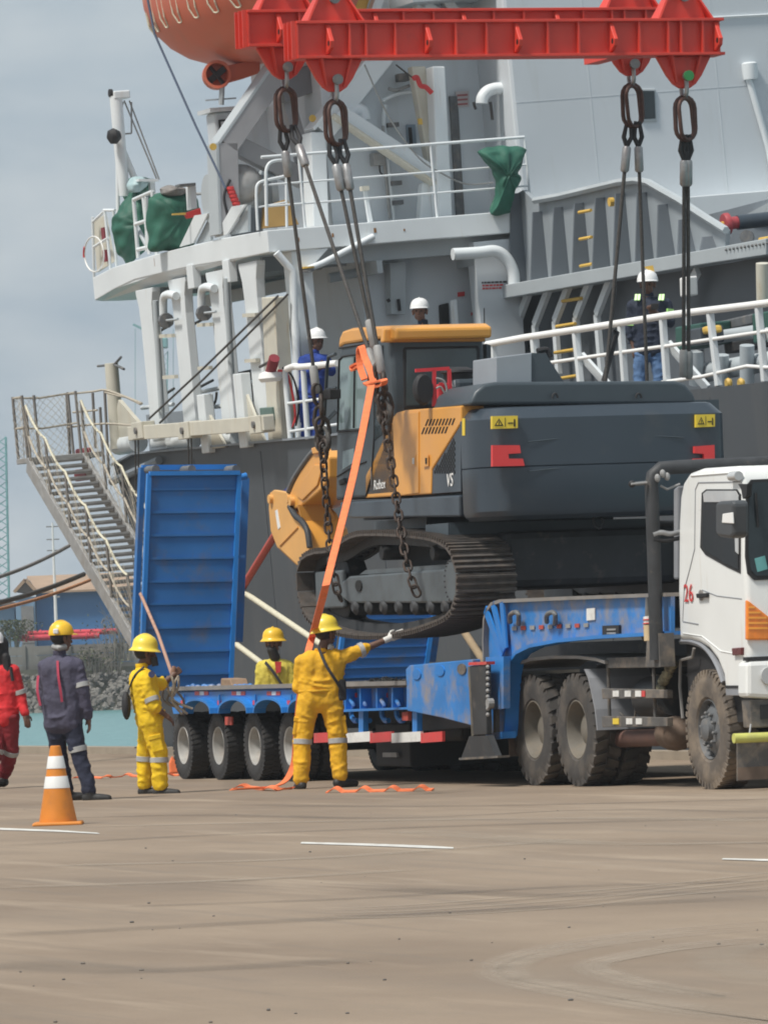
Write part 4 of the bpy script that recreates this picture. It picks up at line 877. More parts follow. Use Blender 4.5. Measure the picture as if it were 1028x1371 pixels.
# lifeboat
lb = thing('lifeboat', 'orange enclosed lifeboat hanging above the ship stern at the top edge', 'lifeboat', SH)
AL = A0 - 3.0; lc = SF(338, -30, AL)
hull = MB(); vs = []; NA, NB = 30, 28
for i in range(NA + 1):
    t = pi * i / NA; ra_ = sin(t) ** 0.75 if 0 < i < NA else 0.0
    for j in range(NB):
        q = 2 * pi * j / NB; cz = sin(q); cb = cos(q)
        vs.append(lc + Vector((-3.2 * cos(t), 1.22 * ra_ * (abs(cb) ** 0.85) * (1 if cb > 0 else -1), 1.20 * ra_ * (abs(cz) ** 0.95) * (1 if cz > 0 else -1) + 0.12 * cos(t) ** 2)))
hull.add(vs, [(i*NB+j, i*NB+(j+1) % NB, (i+1)*NB+(j+1) % NB, (i+1)*NB+j) for i in range(NA) for j in range(NB)])
hull.build('hull', M_orangeboat, lb, smooth=80)
P = [lc + Vector((-3.2 * cos(t) * 1.0, -1.25 * sin(t) ** 0.75, 0.30)) for t in [pi * k / 24 for k in range(1, 24)]]
MB().tube(P, 0.07, 10).build('rubber_fender', M_black, lb, smooth=60)
for k in range(9):                                # looped grab line
    t = 0.42 + k * 0.22; t2 = t + 0.10; pts = []
    for s in range(9):
        tt = t + (t2 - t) * s / 8; zz = 0.2 - (0.75 + 0.0 * k) * (1 - abs(2 * s / 8 - 1) ** 6)
        rr_ = sin(tt) ** 0.75 * (max(0.0, 1 - (zz / 1.2 / max(sin(tt) ** 0.75, .05)) ** 2)) ** 0.5
        pts.append(lc + Vector((-3.2 * cos(tt), -1.22 * rr_ - 0.03, zz)))
    MB().tube(pts, 0.012, 5).build('grab_line', M_ropepale, lb)
sk = [SF(302, 88, AL), SF(345, 78, AL), (SF(345, 98, AL)), SF(322, 106, AL), SF(300, 112, AL)]
MB().prism(sk, 0, AL - 0.12, AL + 0.12).build('skeg', M_orangeboat, lb, bevel=0.02)
pc = SF(290, 100, AL + 0.1)
MB().lathe([(0.16, -0.07), (0.20, -0.07), (0.20, 0.07), (0.16, 0.07), (0.16, -0.07)], pc, (0.92, -0.15, 0.1), 24).build('propeller_guard', M_orangeboat, lb, smooth=40)
pr = MB()
for k in range(4):
    t = k * pi / 2 + 0.6; e = Vector((0.15 * cos(t), 0.98 * cos(t), sin(t))); pr.bar(pc, pc + e * 0.15, 0.09, 0.02, up=(0.7, 0.6, 0.4))
pr.build('propeller', M_black, lb)
MB().tube([pc + Vector((0.05, .05, -0.15)), pc + Vector((0.02, .02, -0.42))], 0.04, 8).build('rudder_stock', M_shipgreyl, lb, smooth=40)
MB().bar(pc + Vector((0, -.2, -0.34)), pc + Vector((0, .25, -0.34)), 0.03, 0.02).build('rudder_arm', M_shipgreyl, lb)
tag(MB().tube([SF(196, -10, AL), SF(207, 45, AL + .2), SF(262, 168, A0 - 1.5), SF(290, 226, A0 - 0.9), SF(302, 252, A0 - 0.7)], 0.018, 6).build('boat_painter', mat('rope_blue_grey', (0.05, 0.07, 0.11), 0.8), fr=SH, smooth=60), 'dark blue rope hanging from the lifeboat down to the deck', 'rope')

# short white mast with tackle at the stern
ms = thing('deck_mast', 'short white mast with a tackle and black floodlight on the stern', 'mast', SH)
AM = aS + 0.8
def mp3(px, py, da=0.0): return SF(px, py, AM + da)
MB().tube([mp3(155, 128), mp3(166, 262)], [0.095, 0.085], 14).build('post', M_white, ms, smooth=50)
MB().tube([mp3(160, 190), mp3(180, 238)], 0.05, 10).build('stay', M_white, ms, smooth=50)
MB().box(AM - 0.1, AM + 0.1, mp3(150, 126).y, mp3(172, 126).y, mp3(150, 133).z, mp3(150, 122).z).build('head_block', M_white, ms, bevel=0.02)
MB().tube([mp3(146, 124), mp3(150, 124)], 0.06, 10).build('floodlight', M_black, ms, smooth=40)
MB().lathe([(0.02, -0.1), (0.10, -0.06), (0.12, 0.02), (0.06, 0.10)], mp3(152, 182, 0.2), (0, 1, 0.15), 14).build('floodlight', M_black, ms, smooth=40)
for q in (((166, 134), (210, 240)), ((173, 134), (213, 240)), ((165, 136), (155, 178)), ((176, 136), (176, 178)), ((176, 178), (164, 179))): MB().tube([mp3(*q[0]), mp3(*q[1])], 0.013, 5).build('tackle_rope', M_galv, ms)
MB().tube([mp3(157, 190), mp3(158, 285)], 0.03, 8).build('cable', M_white, ms)

# green tarpaulins: lumpy draped covers
def tarp(name, outline, a, dep, label, seed, m=M_green):
    P = [SF(px, py, a) for px, py in outline]; c = sum(P, Vector()) / len(P); r = random.Random(seed); bm_ = MB(); rings = 7; n_ = len(P) * 3
    C = []
    for k in range(len(P)):
        for i in range(3): C.append(P[k].lerp(P[(k+1) % len(P)], i / 3))
    vs = []
    for g_ in range(rings + 1):
        t = g_ / rings; sc = sqrt(max(0.0, 1 - t * t)) if g_ < rings else 0.04
        for i, q in enumerate(C):
            wob = 0.075 * sin(i * 2.1 + seed) * (1 - 0.6 * t) + r.uniform(-.02, .02)
            p_ = c + (q - c) * (sc + wob * 0.6); p_.x = a + dep * t + r.uniform(-.03, .03); vs.append(p_)
    base_ = len(vs)
    for i, q in enumerate(C): p_ = c + (q - c) * 0.9; p_.x = a - dep * 0.6; vs.append(p_)
    N_ = len(C); fs = []
    for g_ in range(rings):
        for i in range(N_): j = (i + 1) % N_; fs.append((g_*N_+i, g_*N_+j, (g_+1)*N_+j, (g_+1)*N_+i))
    for i in range(N_): j = (i + 1) % N_; fs.append((base_+i, base_+j, j, i))
    fs.append(tuple(range(rings*N_, (rings+1)*N_))); fs.append(tuple(range(base_, base_+N_))[::-1])
    o = bm_.add(vs, fs).build(name, m, fr=SH, smooth=75)
    s_ = o.modifiers.new('sub', 'SUBSURF'); s_.levels = 2; s_.render_levels = 3
    tx = bpy.data.textures.new(name, 'CLOUDS'); tx.noise_scale = 0.30; tx.noise_depth = 1
    d_ = o.modifiers.new('folds', 'DISPLACE'); d_.texture = tx; d_.strength = 0.09; d_.mid_level = 0.5; d_.texture_coords = 'LOCAL'
    return tag(o, label, 'tarpaulin')
tarp('tarpaulin', [(178, 250), (200, 262), (216, 290), (216, 325), (190, 337), (172, 355), (158, 340), (148, 310), (150, 290), (160, 276)], aS + 1.0, 0.35, 'green tarpaulin draped over the stern edge below the white mast', 1)
tarp('tarpaulin', [(160, 255), (165, 243), (180, 236), (205, 238), (205, 260), (185, 265), (168, 268)], aS + 0.6, 0.3, 'bundled green cover at the foot of the white mast', 2)
tarp('tarpaulin', [(196, 264), (215, 256), (250, 255), (264, 266), (267, 298), (260, 330), (228, 338), (198, 336)], aS + 3.6, 0.3, 'dark green tarpaulin behind the white stowage rails', 3)
tarp('tarpaulin', [(638, 200), (660, 196), (680, 193), (708, 197), (700, 212), (692, 232), (697, 240), (690, 256), (684, 275), (682, 288), (655, 289), (666, 270), (662, 245), (656, 226), (645, 212)], A0 + 0.1, 0.22, 'green tied cover shrouding a fitting on the forward deck rail', 4)
tarp('rag_bundle', [(170, 248), (176, 238), (190, 236), (196, 246), (186, 256), (174, 258)], aS + 1.2, 0.2, 'pale blue plastic bundle on top of the green cover', 5, mat('plastic_pale_blue', (0.33, 0.45, 0.47), 0.5))
tarp('rag_bundle', [(212, 252), (225, 246), (240, 248), (256, 254), (240, 262), (215, 262)], aS + 3.7, 0.2, 'heap of grey rope and sacking on the dark tarpaulin', 6, M_galvd)

# accommodation ladder with its platform, ropes and davit
gw = thing('gangway', 'grey steel gangway stairs with rope handrails descending along the hull', 'gangway', SH)
BL = -1.15; BR = -0.30
L0 = SS(38, 622, BL); L1 = SS(186, 872, BL); R0 = Vector((L0.x, BR, L0.z)); R1 = Vector((L1.x, BR, L1.z))
for p, q, nm in ((L0, L1, 'stringer'), (R0, R1, 'stringer')):
    MB().bar(p, q, 0.06, 0.24).build(nm, M_galv, gw, bevel=0.008)
NT = 29
tm = MB().box(-0.10, 0.10, BL + 0.04, BR - 0.04, -0.015, 0.015).mesh('tread', M_galv)
rm = MB().box(-0.006, 0.006, BL + 0.05, BR - 0.05, -0.075, -0.016).mesh('nosing', M_galvd)
for k in range(NT):
    p = L0.lerp(L1, (k + 0.3) / NT); tr_ = inst('tread', tm, gw, Matrix.Translation((p.x, 0, p.z + 0.06)))
    inst('nosing', rm, tr_, Matrix.Translation((0.092, 0, 0.03)))
MB().box(L0.x - 0.55, L0.x, BL - 0.02, 0.0, L0.z + 0.02, L0.z + 0.10).build('platform', M_galv, gw, bevel=0.01)
LT = SS(20, 530, BL); 
def pos(p, q, t, dz): v_ = p.lerp(q, t); return v_ + Vector((0, 0, dz))
HS = 0.95
posts = {}
for sd_, (p, q) in enumerate(((L0, L1), (R0, R1))):
    tops = []
    for k in range(6):
        t = 0.03 + k * 0.185; a_ = pos(p, q, t, 0); b2 = a_ + Vector((0, 0, HS))
        MB().tube([a_, b2], 0.022, 8).build('stanchion', M_galvd, gw, smooth=50); tops.append(b2)
    for h_ in (0.0, -0.45):
        pts = []
        for k in range(len(tops) - 1):
            for i in range(6): t = i / 6; pts.append(tops[k].lerp(tops[k+1], t) + Vector((0, 0, h_ - 0.16 * 4 * t * (1 - t) * 0.55)))
        pts.append(tops[-1] + Vector((0, 0, h_)))
        MB().tube(pts, 0.018, 6).build('hand_rope', M_rope if h_ else M_ropepale, gw, smooth=60)
pc_ = [(L0.x, BL), (L0.x - 0.5, BL), (L0.x - 0.5, (BL + BR) / 2 - .1), (L0.x - 0.5, BR), (L0.x - 0.1, BR)]
for (a_, b_) in pc_: MB().tube([(a_, b_, L0.z + .1), (a_, b_, L0.z + 1.02)], 0.022, 8).build('stanchion', M_galvd, gw, smooth=50)
for h_ in (0.55, 1.0):
    MB().tube([(L0.x - .02, BL, L0.z + h_), (L0.x - 0.5, BL, L0.z + h_), (L0.x - 0.5, (BL+BR)/2, L0.z + h_ - .03), (L0.x - 0.5, BR, L0.z + h_), (L0.x - 0.1, BR, L0.z + h_)], 0.016, 6).build('hand_rope', M_rope, gw, smooth=60)
# safety net: thin diagonal cords
net = MB()
def netpanel(p, q, h_, nx, ny):
    for k in range(-ny, nx):
        for s_ in (1, -1):
            pts = []
            for i in range(ny + 1):
                u_ = (k + i * 1.0) / nx if s_ == 1 else (nx - k - i * 1.0) / nx
                if 0 <= u_ <= 1: pts.append(Vector(p).lerp(Vector(q), u_) + Vector((0, 0, h_ * i / ny)) + Vector((0.02 * sin(i * 2 + k), 0.03 * sin(k * 1.3 + i), 0)))
            if len(pts) > 1: net.tube(pts, 0.0028, 4)
netpanel((L0.x - 0.5, BL, L0.z + .1), (L0.x - 0.5, BR, L0.z + .1), 0.9, 9, 8)
netpanel((L0.x, BL, L0.z + .1), (L0.x - 0.5, BL, L0.z + .1), 0.9, 4, 8)
netpanel(L0, L1, 0.95, 30, 7); netpanel(R0, R1, 0.95, 30, 7)
tag(net.build('safety_net', M_rope, gw), kind='stuff')
# second landing rail nearer the hull
for (x0, y0, x1, y1) in ((89, 527, 94, 615), (124, 526, 128, 600), (140, 522, 146, 640), (134, 545, 137, 600)): MB().tube([SS(x0, y0, -0.25), SS(x1, y1, -0.25)], 0.022, 8).build('landing_stanchion', M_galvd, gw, smooth=50)
for q in ([(88, 528), (125, 524), (141, 522), (165, 530), (190, 540)], [(90, 572), (140, 567), (180, 570)], [(98, 552), (130, 549)], [(141, 525), (160, 530), (170, 532), (188, 541)]):
    MB().tube(arc_pts([SS(*p, -0.25) for p in q], 4), 0.017, 6).build('landing_rope', M_rope, gw, smooth=60)
for (px, py) in ((110, 606), (108, 634)): MB().box(SS(px - 8, py, -.2).x, SS(px + 8, py, -.2).x, -0.22, -0.14, SS(px, py + 10, -.2).z, SS(px, py - 6, -.2).z).build('red_float', M_maroon, gw, bevel=0.03)
# davit post, boom and wires
dv = thing('gangway_davit', 'cream steel davit beam reaching along the gunwale above the gangway', 'davit', SH)
MB().tube([SS(149, 486, 0.1), SS(158, 600, 0.1)], [0.10, 0.11], 14).build('post', M_cream, dv, smooth=50)
for q in (((150, 488), (131, 490)), ((153, 488), (162, 478)), ((154, 488), (166, 494))): MB().tube([SS(*q[0], 0.1), SS(*q[1], 0.1)], 0.02, 6).build('spike', M_hub, dv)
P = [SS(160, 535, 0.12), SS(190, 570, 0.12), SS(170, 600, 0.12), SS(150, 600, 0.12)]; MB().prism(P, 1, 0.1, 0.16).build('gusset', M_cream, dv)
MB().bar(SS(178, 580, -0.25), SS(360, 566, -0.25), 0.16, 0.20).build('boom', M_cream, dv, bevel=0.01)
for px in (188, 250, 346): q = SS(px, 576 if px < 300 else 568, -0.3); MB().box(q.x - 0.25, q.x + 0.25, -0.36, -0.15, q.z - 0.12, q.z + 0.12).build('boom_collar', M_cream, dv, bevel=0.01); MB().lathe([(0.05, 0), (0.05, -0.03)], (q.x, -0.36, q.z), (0, 1, 0), 10).build('collar_bolt', M_hub, dv)
for px in (181, 185, 252, 256): MB().tube([SS(px, 584, -0.3), SS(px + 2, 760 if px < 200 else 700, -0.3)], 0.012, 5).build('hoist_wire', M_wire, dv)
# ropes crossing in front of the hull
def hrope(q0, q1, r, m, label, b_=-0.6, cat='rope'):
    tag(MB().tube([SS(*q0, b_), SS(*q1, b_ - 0.5)], r, 8).build('slanting_rope', m, fr=SH, smooth=60), label, cat)
hrope((322, 790), (470, 890), 0.04, M_ropepale, 'upper pale rope slanting down across the dark hull')
hrope((315, 862), (400, 925), 0.04, M_ropepale, 'lower pale rope slanting down beside the blue ramp')
hrope((324, 788), (372, 710), 0.05, M_strapd, 'dull red webbing strap slanting up behind the bucket', cat='strap')
hrope((616, 838), (660, 905), 0.045, mat('timber_tan', (0.30, 0.22, 0.13), 0.8), 'thin tan timber leaning behind the gooseneck of the trailer', -3.5, 'timber')

# ------------------------------------------------------------------ wheels
def tyre_mesh(R, W, rim, lugs, m, deep=0.03):
    mb = MB(); h = W / 2
    prof = [(rim, -h * 0.80), (rim + 0.02, -h * 0.92), (rim + (R - rim) * 0.5, -h * 1.0), (R - 0.05, -h * 0.94), (R - 0.012, -h * 0.80), (R - deep * 0.6, -h * 0.7),
            (R - deep * 0.6, h * 0.7), (R - 0.012, h * 0.80), (R - 0.05, h * 0.94), (rim + (R - rim) * 0.5, h), (rim + 0.02, h * 0.92), (rim, h * 0.80)]
    n = 48; vs = []; fs = []
    for r, y in prof:
        for i in range(n): t = 2*pi*i/n; vs.append((r * cos(t), y, r * sin(t)))
    for k in range(len(prof) - 1):
        for i in range(n): j = (i+1) % n; fs.append((k*n+i, k*n+j, (k+1)*n+j, (k+1)*n+i))
    mb.add(vs, fs)
    for i in range(lugs):
        for s in (-1, 1):
            t = 2*pi*(i + (0.5 if s > 0 else 0)) / lugs; dt = pi / lugs * 0.62; sk_ = 0.35 * 2*pi/lugs
            q = []
            for (tt, y, r) in ((t - dt, s*h*0.97, R - 0.035), (t + dt, s*h*0.97, R - 0.035), (t + dt + sk_, s*h*0.05, R - 0.005), (t - dt + sk_, s*h*0.05, R - 0.005)):
                q.append((r, tt, y))
            lo = [((r - 0.03) * cos(tt), y, (r - 0.03) * sin(tt)) for r, tt, y in q]; hi_ = [((R if k > 1 else R - 0.004) * cos(tt), y * (0.97 if k < 2 else 1), (R if k > 1 else R - 0.004) * sin(tt)) for k, (r, tt, y) in enumerate(q)]
            mb.hexa(lo, hi_) if s < 0 else mb.hexa(lo[::-1], hi_[::-1])
    return mb.mesh('tyre', m, 35)
def ring_mesh(name, prof, m, n=40):                 # lathe about local y from (radius, y)
    mb = MB(); vs = []; fs = []
    for r, y in prof:
        for i in range(n): t = 2*pi*i/n; vs.append((r * cos(t), y, r * sin(t)))
    for k in range(len(prof) - 1):
        for i in range(n): j = (i+1) % n; fs.append((k*n+i, k*n+j, (k+1)*n+j, (k+1)*n+i))
    fs.append(tuple(range((len(prof)-1)*n, len(prof)*n)))
    mb.add(vs, fs); return mb.mesh(name, m, 35)

# ------------------------------------------------------------------ tractor unit
tk = thing('truck', 'white cab tractor truck with dusty tyres pulling the blue low loader', 'truck', TR)
def tside(name, pxs, b0_, b1_, m, parent=tk, bevel=0.0, smooth=None, plane=None, seg=2):
    P = [TS(px, py, b0_ if plane is None else plane) for px, py in pxs]
    return MB().prism(P, 1, b0_, b1_).build(name, m, parent, bevel=bevel, smooth=smooth, seg=seg)
def tfront(name, pxs, a, th, m, parent=tk, bevel=0.0):
    P = [TF(px, py, a) for px, py in pxs]; return MB().prism(P, 0, a - th, a).build(name, m, parent, bevel=bevel)
AF = TS(999, 800).x
cabp = [(909, 858), (907, 790), (908, 700), (910, 664), (914, 645), (922, 633), (938, 627), (985, 624), (996, 630), (999, 645), (999, 932), (971, 932), (968, 905), (960, 885), (948, 869), (935, 861), (922, 857)]
P = [TS(px, py) for px, py in cabp]
for p, q in zip(P, cabp):
    if q[0] >= 996: p.x = AF if q[0] == 999 else AF - 0.06
cabo = MB().prism(P, 1, -1.24, 1.24).build('cab', M_cab, tk, bevel=0.05, seg=4, smooth=50)
# roof fairing edge, door, window
tside('window_surround', [(939, 660), (945, 655), (986, 655), (991, 662), (991, 768), (974, 760), (944, 743), (937, 733)], -1.246, -1.23, M_black, cabo)
win = tside('side_window', [(941, 663), (946, 658), (984, 658), (988, 664), (988, 763), (974, 756), (946, 739), (940, 731)], -1.252, -1.24, M_sidewin, cabo)
tside('sun_visor_strip', [(941, 661), (946, 657), (984, 657), (988, 664), (988, 742), (984, 738), (982, 672), (942, 672)], -1.262, -1.254, M_lamp, win)
def groove(name, pxs, r=0.006, m=M_cabgrey, parent=cabo, b_=-1.241): return MB().tube([TS(px, py, b_) for px, py in pxs], r, 5).build(name, m, parent)
groove('door_gap', [(993, 645), (935, 646), (931, 655), (930, 735), (924, 760), (916, 790), (914, 832), (935, 836)])
groove('door_gap', [(940, 790), (960, 798), (993, 802)], 0.005)
groove('body_crease', [(914, 848), (940, 852), (965, 872), (996, 878)], 0.006, M_cab)
groove('rain_gutter', [(925, 637), (990, 632)], 0.010, M_cab)
tside('door_handle', [(931, 795), (945, 794), (945, 800), (932, 801)], -1.275, -1.242, M_black, cabo, bevel=0.008)
MB().lathe([(0.05, 0), (0.05, -0.012)], TS(939, 797, -1.242), (0, 1, 0), 16).build('handle_recess', M_fender, cabo)
o = TS(915.5, 806, -1.25); text('door_number', '26', 0.24, M_inkr, cabo, o, (1, 0, 0), (0, 0, 1))
tside('side_marker', [(979, 868), (992, 867), (992, 877), (980, 878)], -1.27, -1.23, mat('marker_dark', (0.12, 0.02, 0.02), 0.3), cabo, bevel=0.008)
tside('sill_trim', [(971, 918), (997, 918), (997, 922), (971, 922)], -1.25, -1.2, M_black, cabo)
tside('step_panel', [(971, 923), (997, 923), (997, 931), (972, 931)], -1.248, -1.2, M_cabgrey, cabo)
# wheel-arch lip and wheel well
lip = [(911, 858), (918, 872), (925, 874), (929, 868), (931, 858)]
MB().tube(arc_pts([TS(px, py, -1.2) for px, py in ((912, 859), (925, 859), (940, 864), (952, 876), (962, 894), (969, 914))], 4), 0.03, 6).build('arch_lip', M_cabgrey, cabo, smooth=50)
MB().tube([TS(px, py, -1.22) for px, py in ((929, 868), (927, 880), (911, 884), (910, 920), (914, 962))], 0.016, 6).build('mud_guard_edge', M_fender, tk, smooth=50)
MB().box(TS(908, 900).x, TS(999, 900).x - 0.05, -1.15, 1.15, 0.62, 1.42).build('engine_bay', M_black, tk)
# front: windscreen, lamps, bumper
AFp = AF
gz = tfront('windscreen_gasket', [(999, 650), (1006, 642), (1320, 628), (1320, 765), (1010, 777), (1001, 768), (998, 745)], AF + 0.012, 0.02, M_black, cabo)
tfront('windscreen', [(1003, 653), (1009, 646), (1315, 632), (1315, 758), (1012, 771), (1005, 763), (1002, 742)], AF + 0.018, 0.02, M_glass, gz)
tfront('sun_sticker', [(1010, 748), (1024, 744), (1028, 762), (1014, 766)], AF + 0.024, 0.005, mat('sticker_turquoise', (0.15, 0.42, 0.42), 0.5), gz, bevel=0.01)
MB().tube([TF(1015, 706, AF + 0.04), TF(1012, 660, AF + 0.04)], 0.012, 6).build('wiper', M_black, gz)
hl = tfront('indicator_lamp', [(1000, 803), (1006, 807), (1045, 838), (1045, 857), (1000, 857)], AF + 0.035, 0.06, M_amber, cabo, bevel=0.015)
for k in range(5): tfront('lens_rib', [(1002, 812 + k * 7), (1010 + k * 8, 812 + k * 7), (1010 + k * 8, 814.5 + k * 7), (1002, 814.5 + k * 7)], AF + 0.041, 0.004, mat('amber_bright', (0.95, 0.42, 0.06), 0.3), hl)
tfront('bumper', [(1000, 886), (1320, 872), (1320, 922), (1030, 936), (1000, 934)], AF + 0.06, 0.25, M_cab, tk, bevel=0.04)
tfront('bumper_gap', [(1000, 880), (1320, 866), (1320, 871), (1000, 885)], AF + 0.03, 0.1, M_black, tk)
MB().lathe([(0.075, -0.03), (0.085, 0.0), (0.08, 0.02)], TF(1029, 905, AF + 0.07), (1, 0, 0), 18, (1, 1.0)).build('fog_lamp', M_lamp, tk, smooth=40)
tfront('lower_bumper', [(1003, 937), (1320, 925), (1320, 962), (1006, 975)], AF + 0.02, 0.2, M_dusty, tk, bevel=0.01)
tfront('lower_bumper_recess', [(1018, 944), (1036, 943), (1036, 962), (1018, 963)], AF + 0.03, 0.02, M_black, tk)
MB().tube([TF(982, 989, AF + 0.12), TF(1320, 975, AF + 0.12)], 0.045, 12).build('towing_bar', M_limey, tk, smooth=50)
tfront('front_apron', [(987, 995), (1320, 982), (1320, 1028), (987, 1046)], AF + 0.05, 0.02, M_dusty, tk)
tfront('apron_mud_band', [(988, 1028), (1320, 1010), (1320, 1027), (988, 1045)], AF + 0.056, 0.008, M_brownflap, tk)
MB().tube([TF(1003, 985, AF + 0.12), TF(1005, 970, AF + 0.05)], 0.008, 5).build('bar_bracket', M_steel, tk)
# roof beacon bracket, mirror
MB().tube([TS(979, 638, -1.26), TS(989, 637, -1.26)], 0.045, 10).build('roof_lamp', M_lamp, cabo, smooth=40)
mr_ = tside('mirror', [(957, 674), (961, 671), (978, 670), (981, 674), (981, 717), (977, 721), (961, 719), (957, 713)], -1.62, -1.46, mat('mirror_dark', (0.06, 0.065, 0.07), 0.5), tk, bevel=0.03)
tside('mirror_plate', [(967, 688), (980, 686), (981, 701), (966, 700)], -1.63, -1.615, M_inkw, mr_, bevel=0.005)
MB().tube([TS(980, 694, -1.55), TS(1000, 694, -1.24)], 0.02, 8).build('mirror_arm', M_black, mr_, smooth=50)
tside('mirror_bracket', [(988, 648), (1000, 648), (999, 664), (994, 668), (992, 655)], -1.29, -1.24, M_black, cabo)
# wheels of the tractor
RT = 0.555
tyF = tyre_mesh(RT + 0.005, 0.30, 0.285, 46, M_tyref, 0.012); tyR = tyre_mesh(RT, 0.29, 0.29, 26, M_tyre, 0.035)
rimF = ring_mesh('rim', [(0.29, -0.115), (0.275, -0.125), (0.265, -0.10), (0.255, -0.06), (0.22, -0.085), (0.18, -0.11), (0.13, -0.125), (0.11, -0.125), (0.105, -0.17), (0.06, -0.19), (0.001, -0.19)], M_hub)
rimR = ring_mesh('rim', [(0.295, -0.12), (0.28, -0.125), (0.27, -0.10), (0.255, 0.0), (0.225, 0.06), (0.16, 0.07), (0.15, -0.02), (0.09, -0.05), (0.001, -0.05)], M_rimd)
bolt = MB().lathe([(0.017, 0), (0.017, -0.035), (0.008, -0.045)], (0, 0, 0), (0, 1, 0), 8).mesh('wheel_nut', M_hub)
hole = MB().lathe([(0.034, 0.0), (0.034, -0.004)], (0, 0, 0), (0, 1, 0), 10).mesh('hand_hole', M_ink)
def put_wheel(root, a, b_, z, ty, ri, nuts, flip=False, nm='wheel', holes=0):
    wM = Matrix.Translation((a, b_, z)) @ (Matrix.Rotation(pi, 4, 'Z') if flip else Matrix.Identity(4)) @ Matrix.Rotation(random.uniform(0, 1), 4, 'Y')
    t_ = inst(nm, ty, root, wM); inst('rim', ri, t_, Matrix.Identity(4))
    for k in range(nuts):
        t = 2*pi*k/nuts; inst('wheel_nut', bolt, t_, Matrix.Translation((0.155 * cos(t), -0.115, 0.155 * sin(t))))
    for k in range(holes):
        t = 2*pi*k/holes + 0.3; inst('hand_hole', hole, t_, Matrix.Translation((0.215 * cos(t), -0.09, 0.215 * sin(t))))
    return t_
put_wheel(tk, 0.0, -1.09, RT, tyF, rimF, 10, holes=5); put_wheel(tk, 0.0, 1.09, RT, tyF, rimF, 10, True, holes=5)
aR = [TS(769.6, 980).x, TS(712, 980).x]
for a in aR:
    for b_, fl in ((-1.095, False), (-0.78, False), (0.78, True), (1.095, True)): put_wheel(tk, a, b_, RT, tyR, rimR, 0, fl)
    MB().tube([(a, -0.7, RT), (a, 0.7, RT)], 0.10, 10).build('axle', M_dark, tk, smooth=50)
MB().tube([(0, -0.95, RT - 0.05), (0, 0.95, RT - 0.05)], 0.08, 10).build('axle', M_dark, tk, smooth=50)
for b_ in (-0.42, 0.42): MB().box(aR[1] - 1.0, AF - 0.2, b_ - 0.04, b_ + 0.04, 0.78, 1.05).build('chassis_rail', M_dusty, tk)
for k in range(5): a = lerp(aR[1] - 0.9, -1.3, k / 4); MB().box(a - 0.05, a + 0.05, -0.38, 0.38, 0.80, 1.0).build('cross_member', M_dark, tk)
MB().box(aR[1] - 0.1, aR[0] + 0.2, -0.5, 0.5, 1.06, 1.18).build('fifth_wheel', M_dark, tk, bevel=0.02)
# mudguards, flap, side platform and guard rails
fp = [(690, 896), (697, 890), (712, 885), (740, 882), (775, 882), (800, 885), (812, 889)]
P = [TS(px, py, -1.24) for px, py in fp]
def sheet(name, P, b0_, b1_, th, m, parent):
    mb = MB()
    for k in range(len(P) - 1):
        mb.hexa([(P[k].x, b0_, P[k].z), (P[k].x, b1_, P[k].z), (P[k].x, b1_, P[k].z + th), (P[k].x, b0_, P[k].z + th)][::-1], [(P[k+1].x, b0_, P[k+1].z), (P[k+1].x, b1_, P[k+1].z), (P[k+1].x, b1_, P[k+1].z + th), (P[k+1].x, b0_, P[k+1].z + th)][::-1])
    return mb.build(name, m, parent)
sheet('rear_mudguard', P, -1.26, -0.55, 0.03, M_fender, tk)
P = [TS(px, py, -1.24) for px, py in ((783, 896), (788, 908), (792, 925), (797, 950), (800, 978))]
fm = MB()
for k in range(len(P) - 1): fm.hexa([(P[k].x, -1.25, P[k].z), (P[k].x + .03, -1.25, P[k].z), (P[k].x + .03, -0.6, P[k].z), (P[k].x, -0.6, P[k].z)], [(P[k+1].x, -1.25, P[k+1].z), (P[k+1].x + .03, -1.25, P[k+1].z), (P[k+1].x + .03, -0.6, P[k+1].z), (P[k+1].x, -0.6, P[k+1].z)])
fm.build('mudguard_drop', M_cabgrey, tk)
ap = TS(684, 960).x; MB().box(ap - 0.02, ap + 0.01, -1.27, -0.55, TS(684, 1013).z, TS(684, 905).z).build('mud_flap', M_brownflap, tk)
MB().box(ap - 0.03, ap + 0.03, -1.28, -0.5, TS(684, 906).z, TS(684, 900).z).build('flap_hanger', M_rimd, tk)
tside('side_platform', [(811, 881), (872, 879), (880, 894), (811, 895)], -1.22, -0.55, M_dusty, tk, bevel=0.008)
for (y0, y1) in ((922, 936), (959, 974)):
    g_ = tside('guard_rail', [(805, y0), (893, y0 + 2), (893, y1 - 1), (806, y1)], -1.26, -1.20, M_dusty, tk, bevel=0.006)
    for i, px in enumerate((820, 836, 850) if y0 < 940 else (820, 838, 851)):
        yy = y0 + 3; tside('reflector', [(px, yy), (px + 8, yy), (px + 8, yy + 8), (px, yy + 8)], -1.268, -1.262, M_refw if not (y0 > 940 and i == 0) else M_decal, g_)
    if y0 < 940: tside('reflector', [(858.5, 925), (863, 925), (863, 933), (858.5, 933)], -1.268, -1.262, M_refr, g_)
for px in (814, 875): MB().tube([TS(px, 895, -1.17), TS(px + 2, 960, -1.17)], 0.018, 8).build('guard_strut', M_dusty, tk)
MB().tube([TS(819, 990, -0.95), TS(898, 987, -0.95)], 0.085, 18).build('air_tank', mat('tank_brown', (0.13, 0.07, 0.055), 0.6, var=0.2, scale=6), tk, smooth=50)
MB().ball(TS(905, 982, -0.9), (0.28, 0.2, 0.17)).build('suspension_pot', M_brownflap, tk, smooth=60)
MB().tube([TS(872, 935, -0.9), TS(904, 930, -0.9)], 0.21, 18).build('fuel_tank', M_dark, tk, smooth=50)
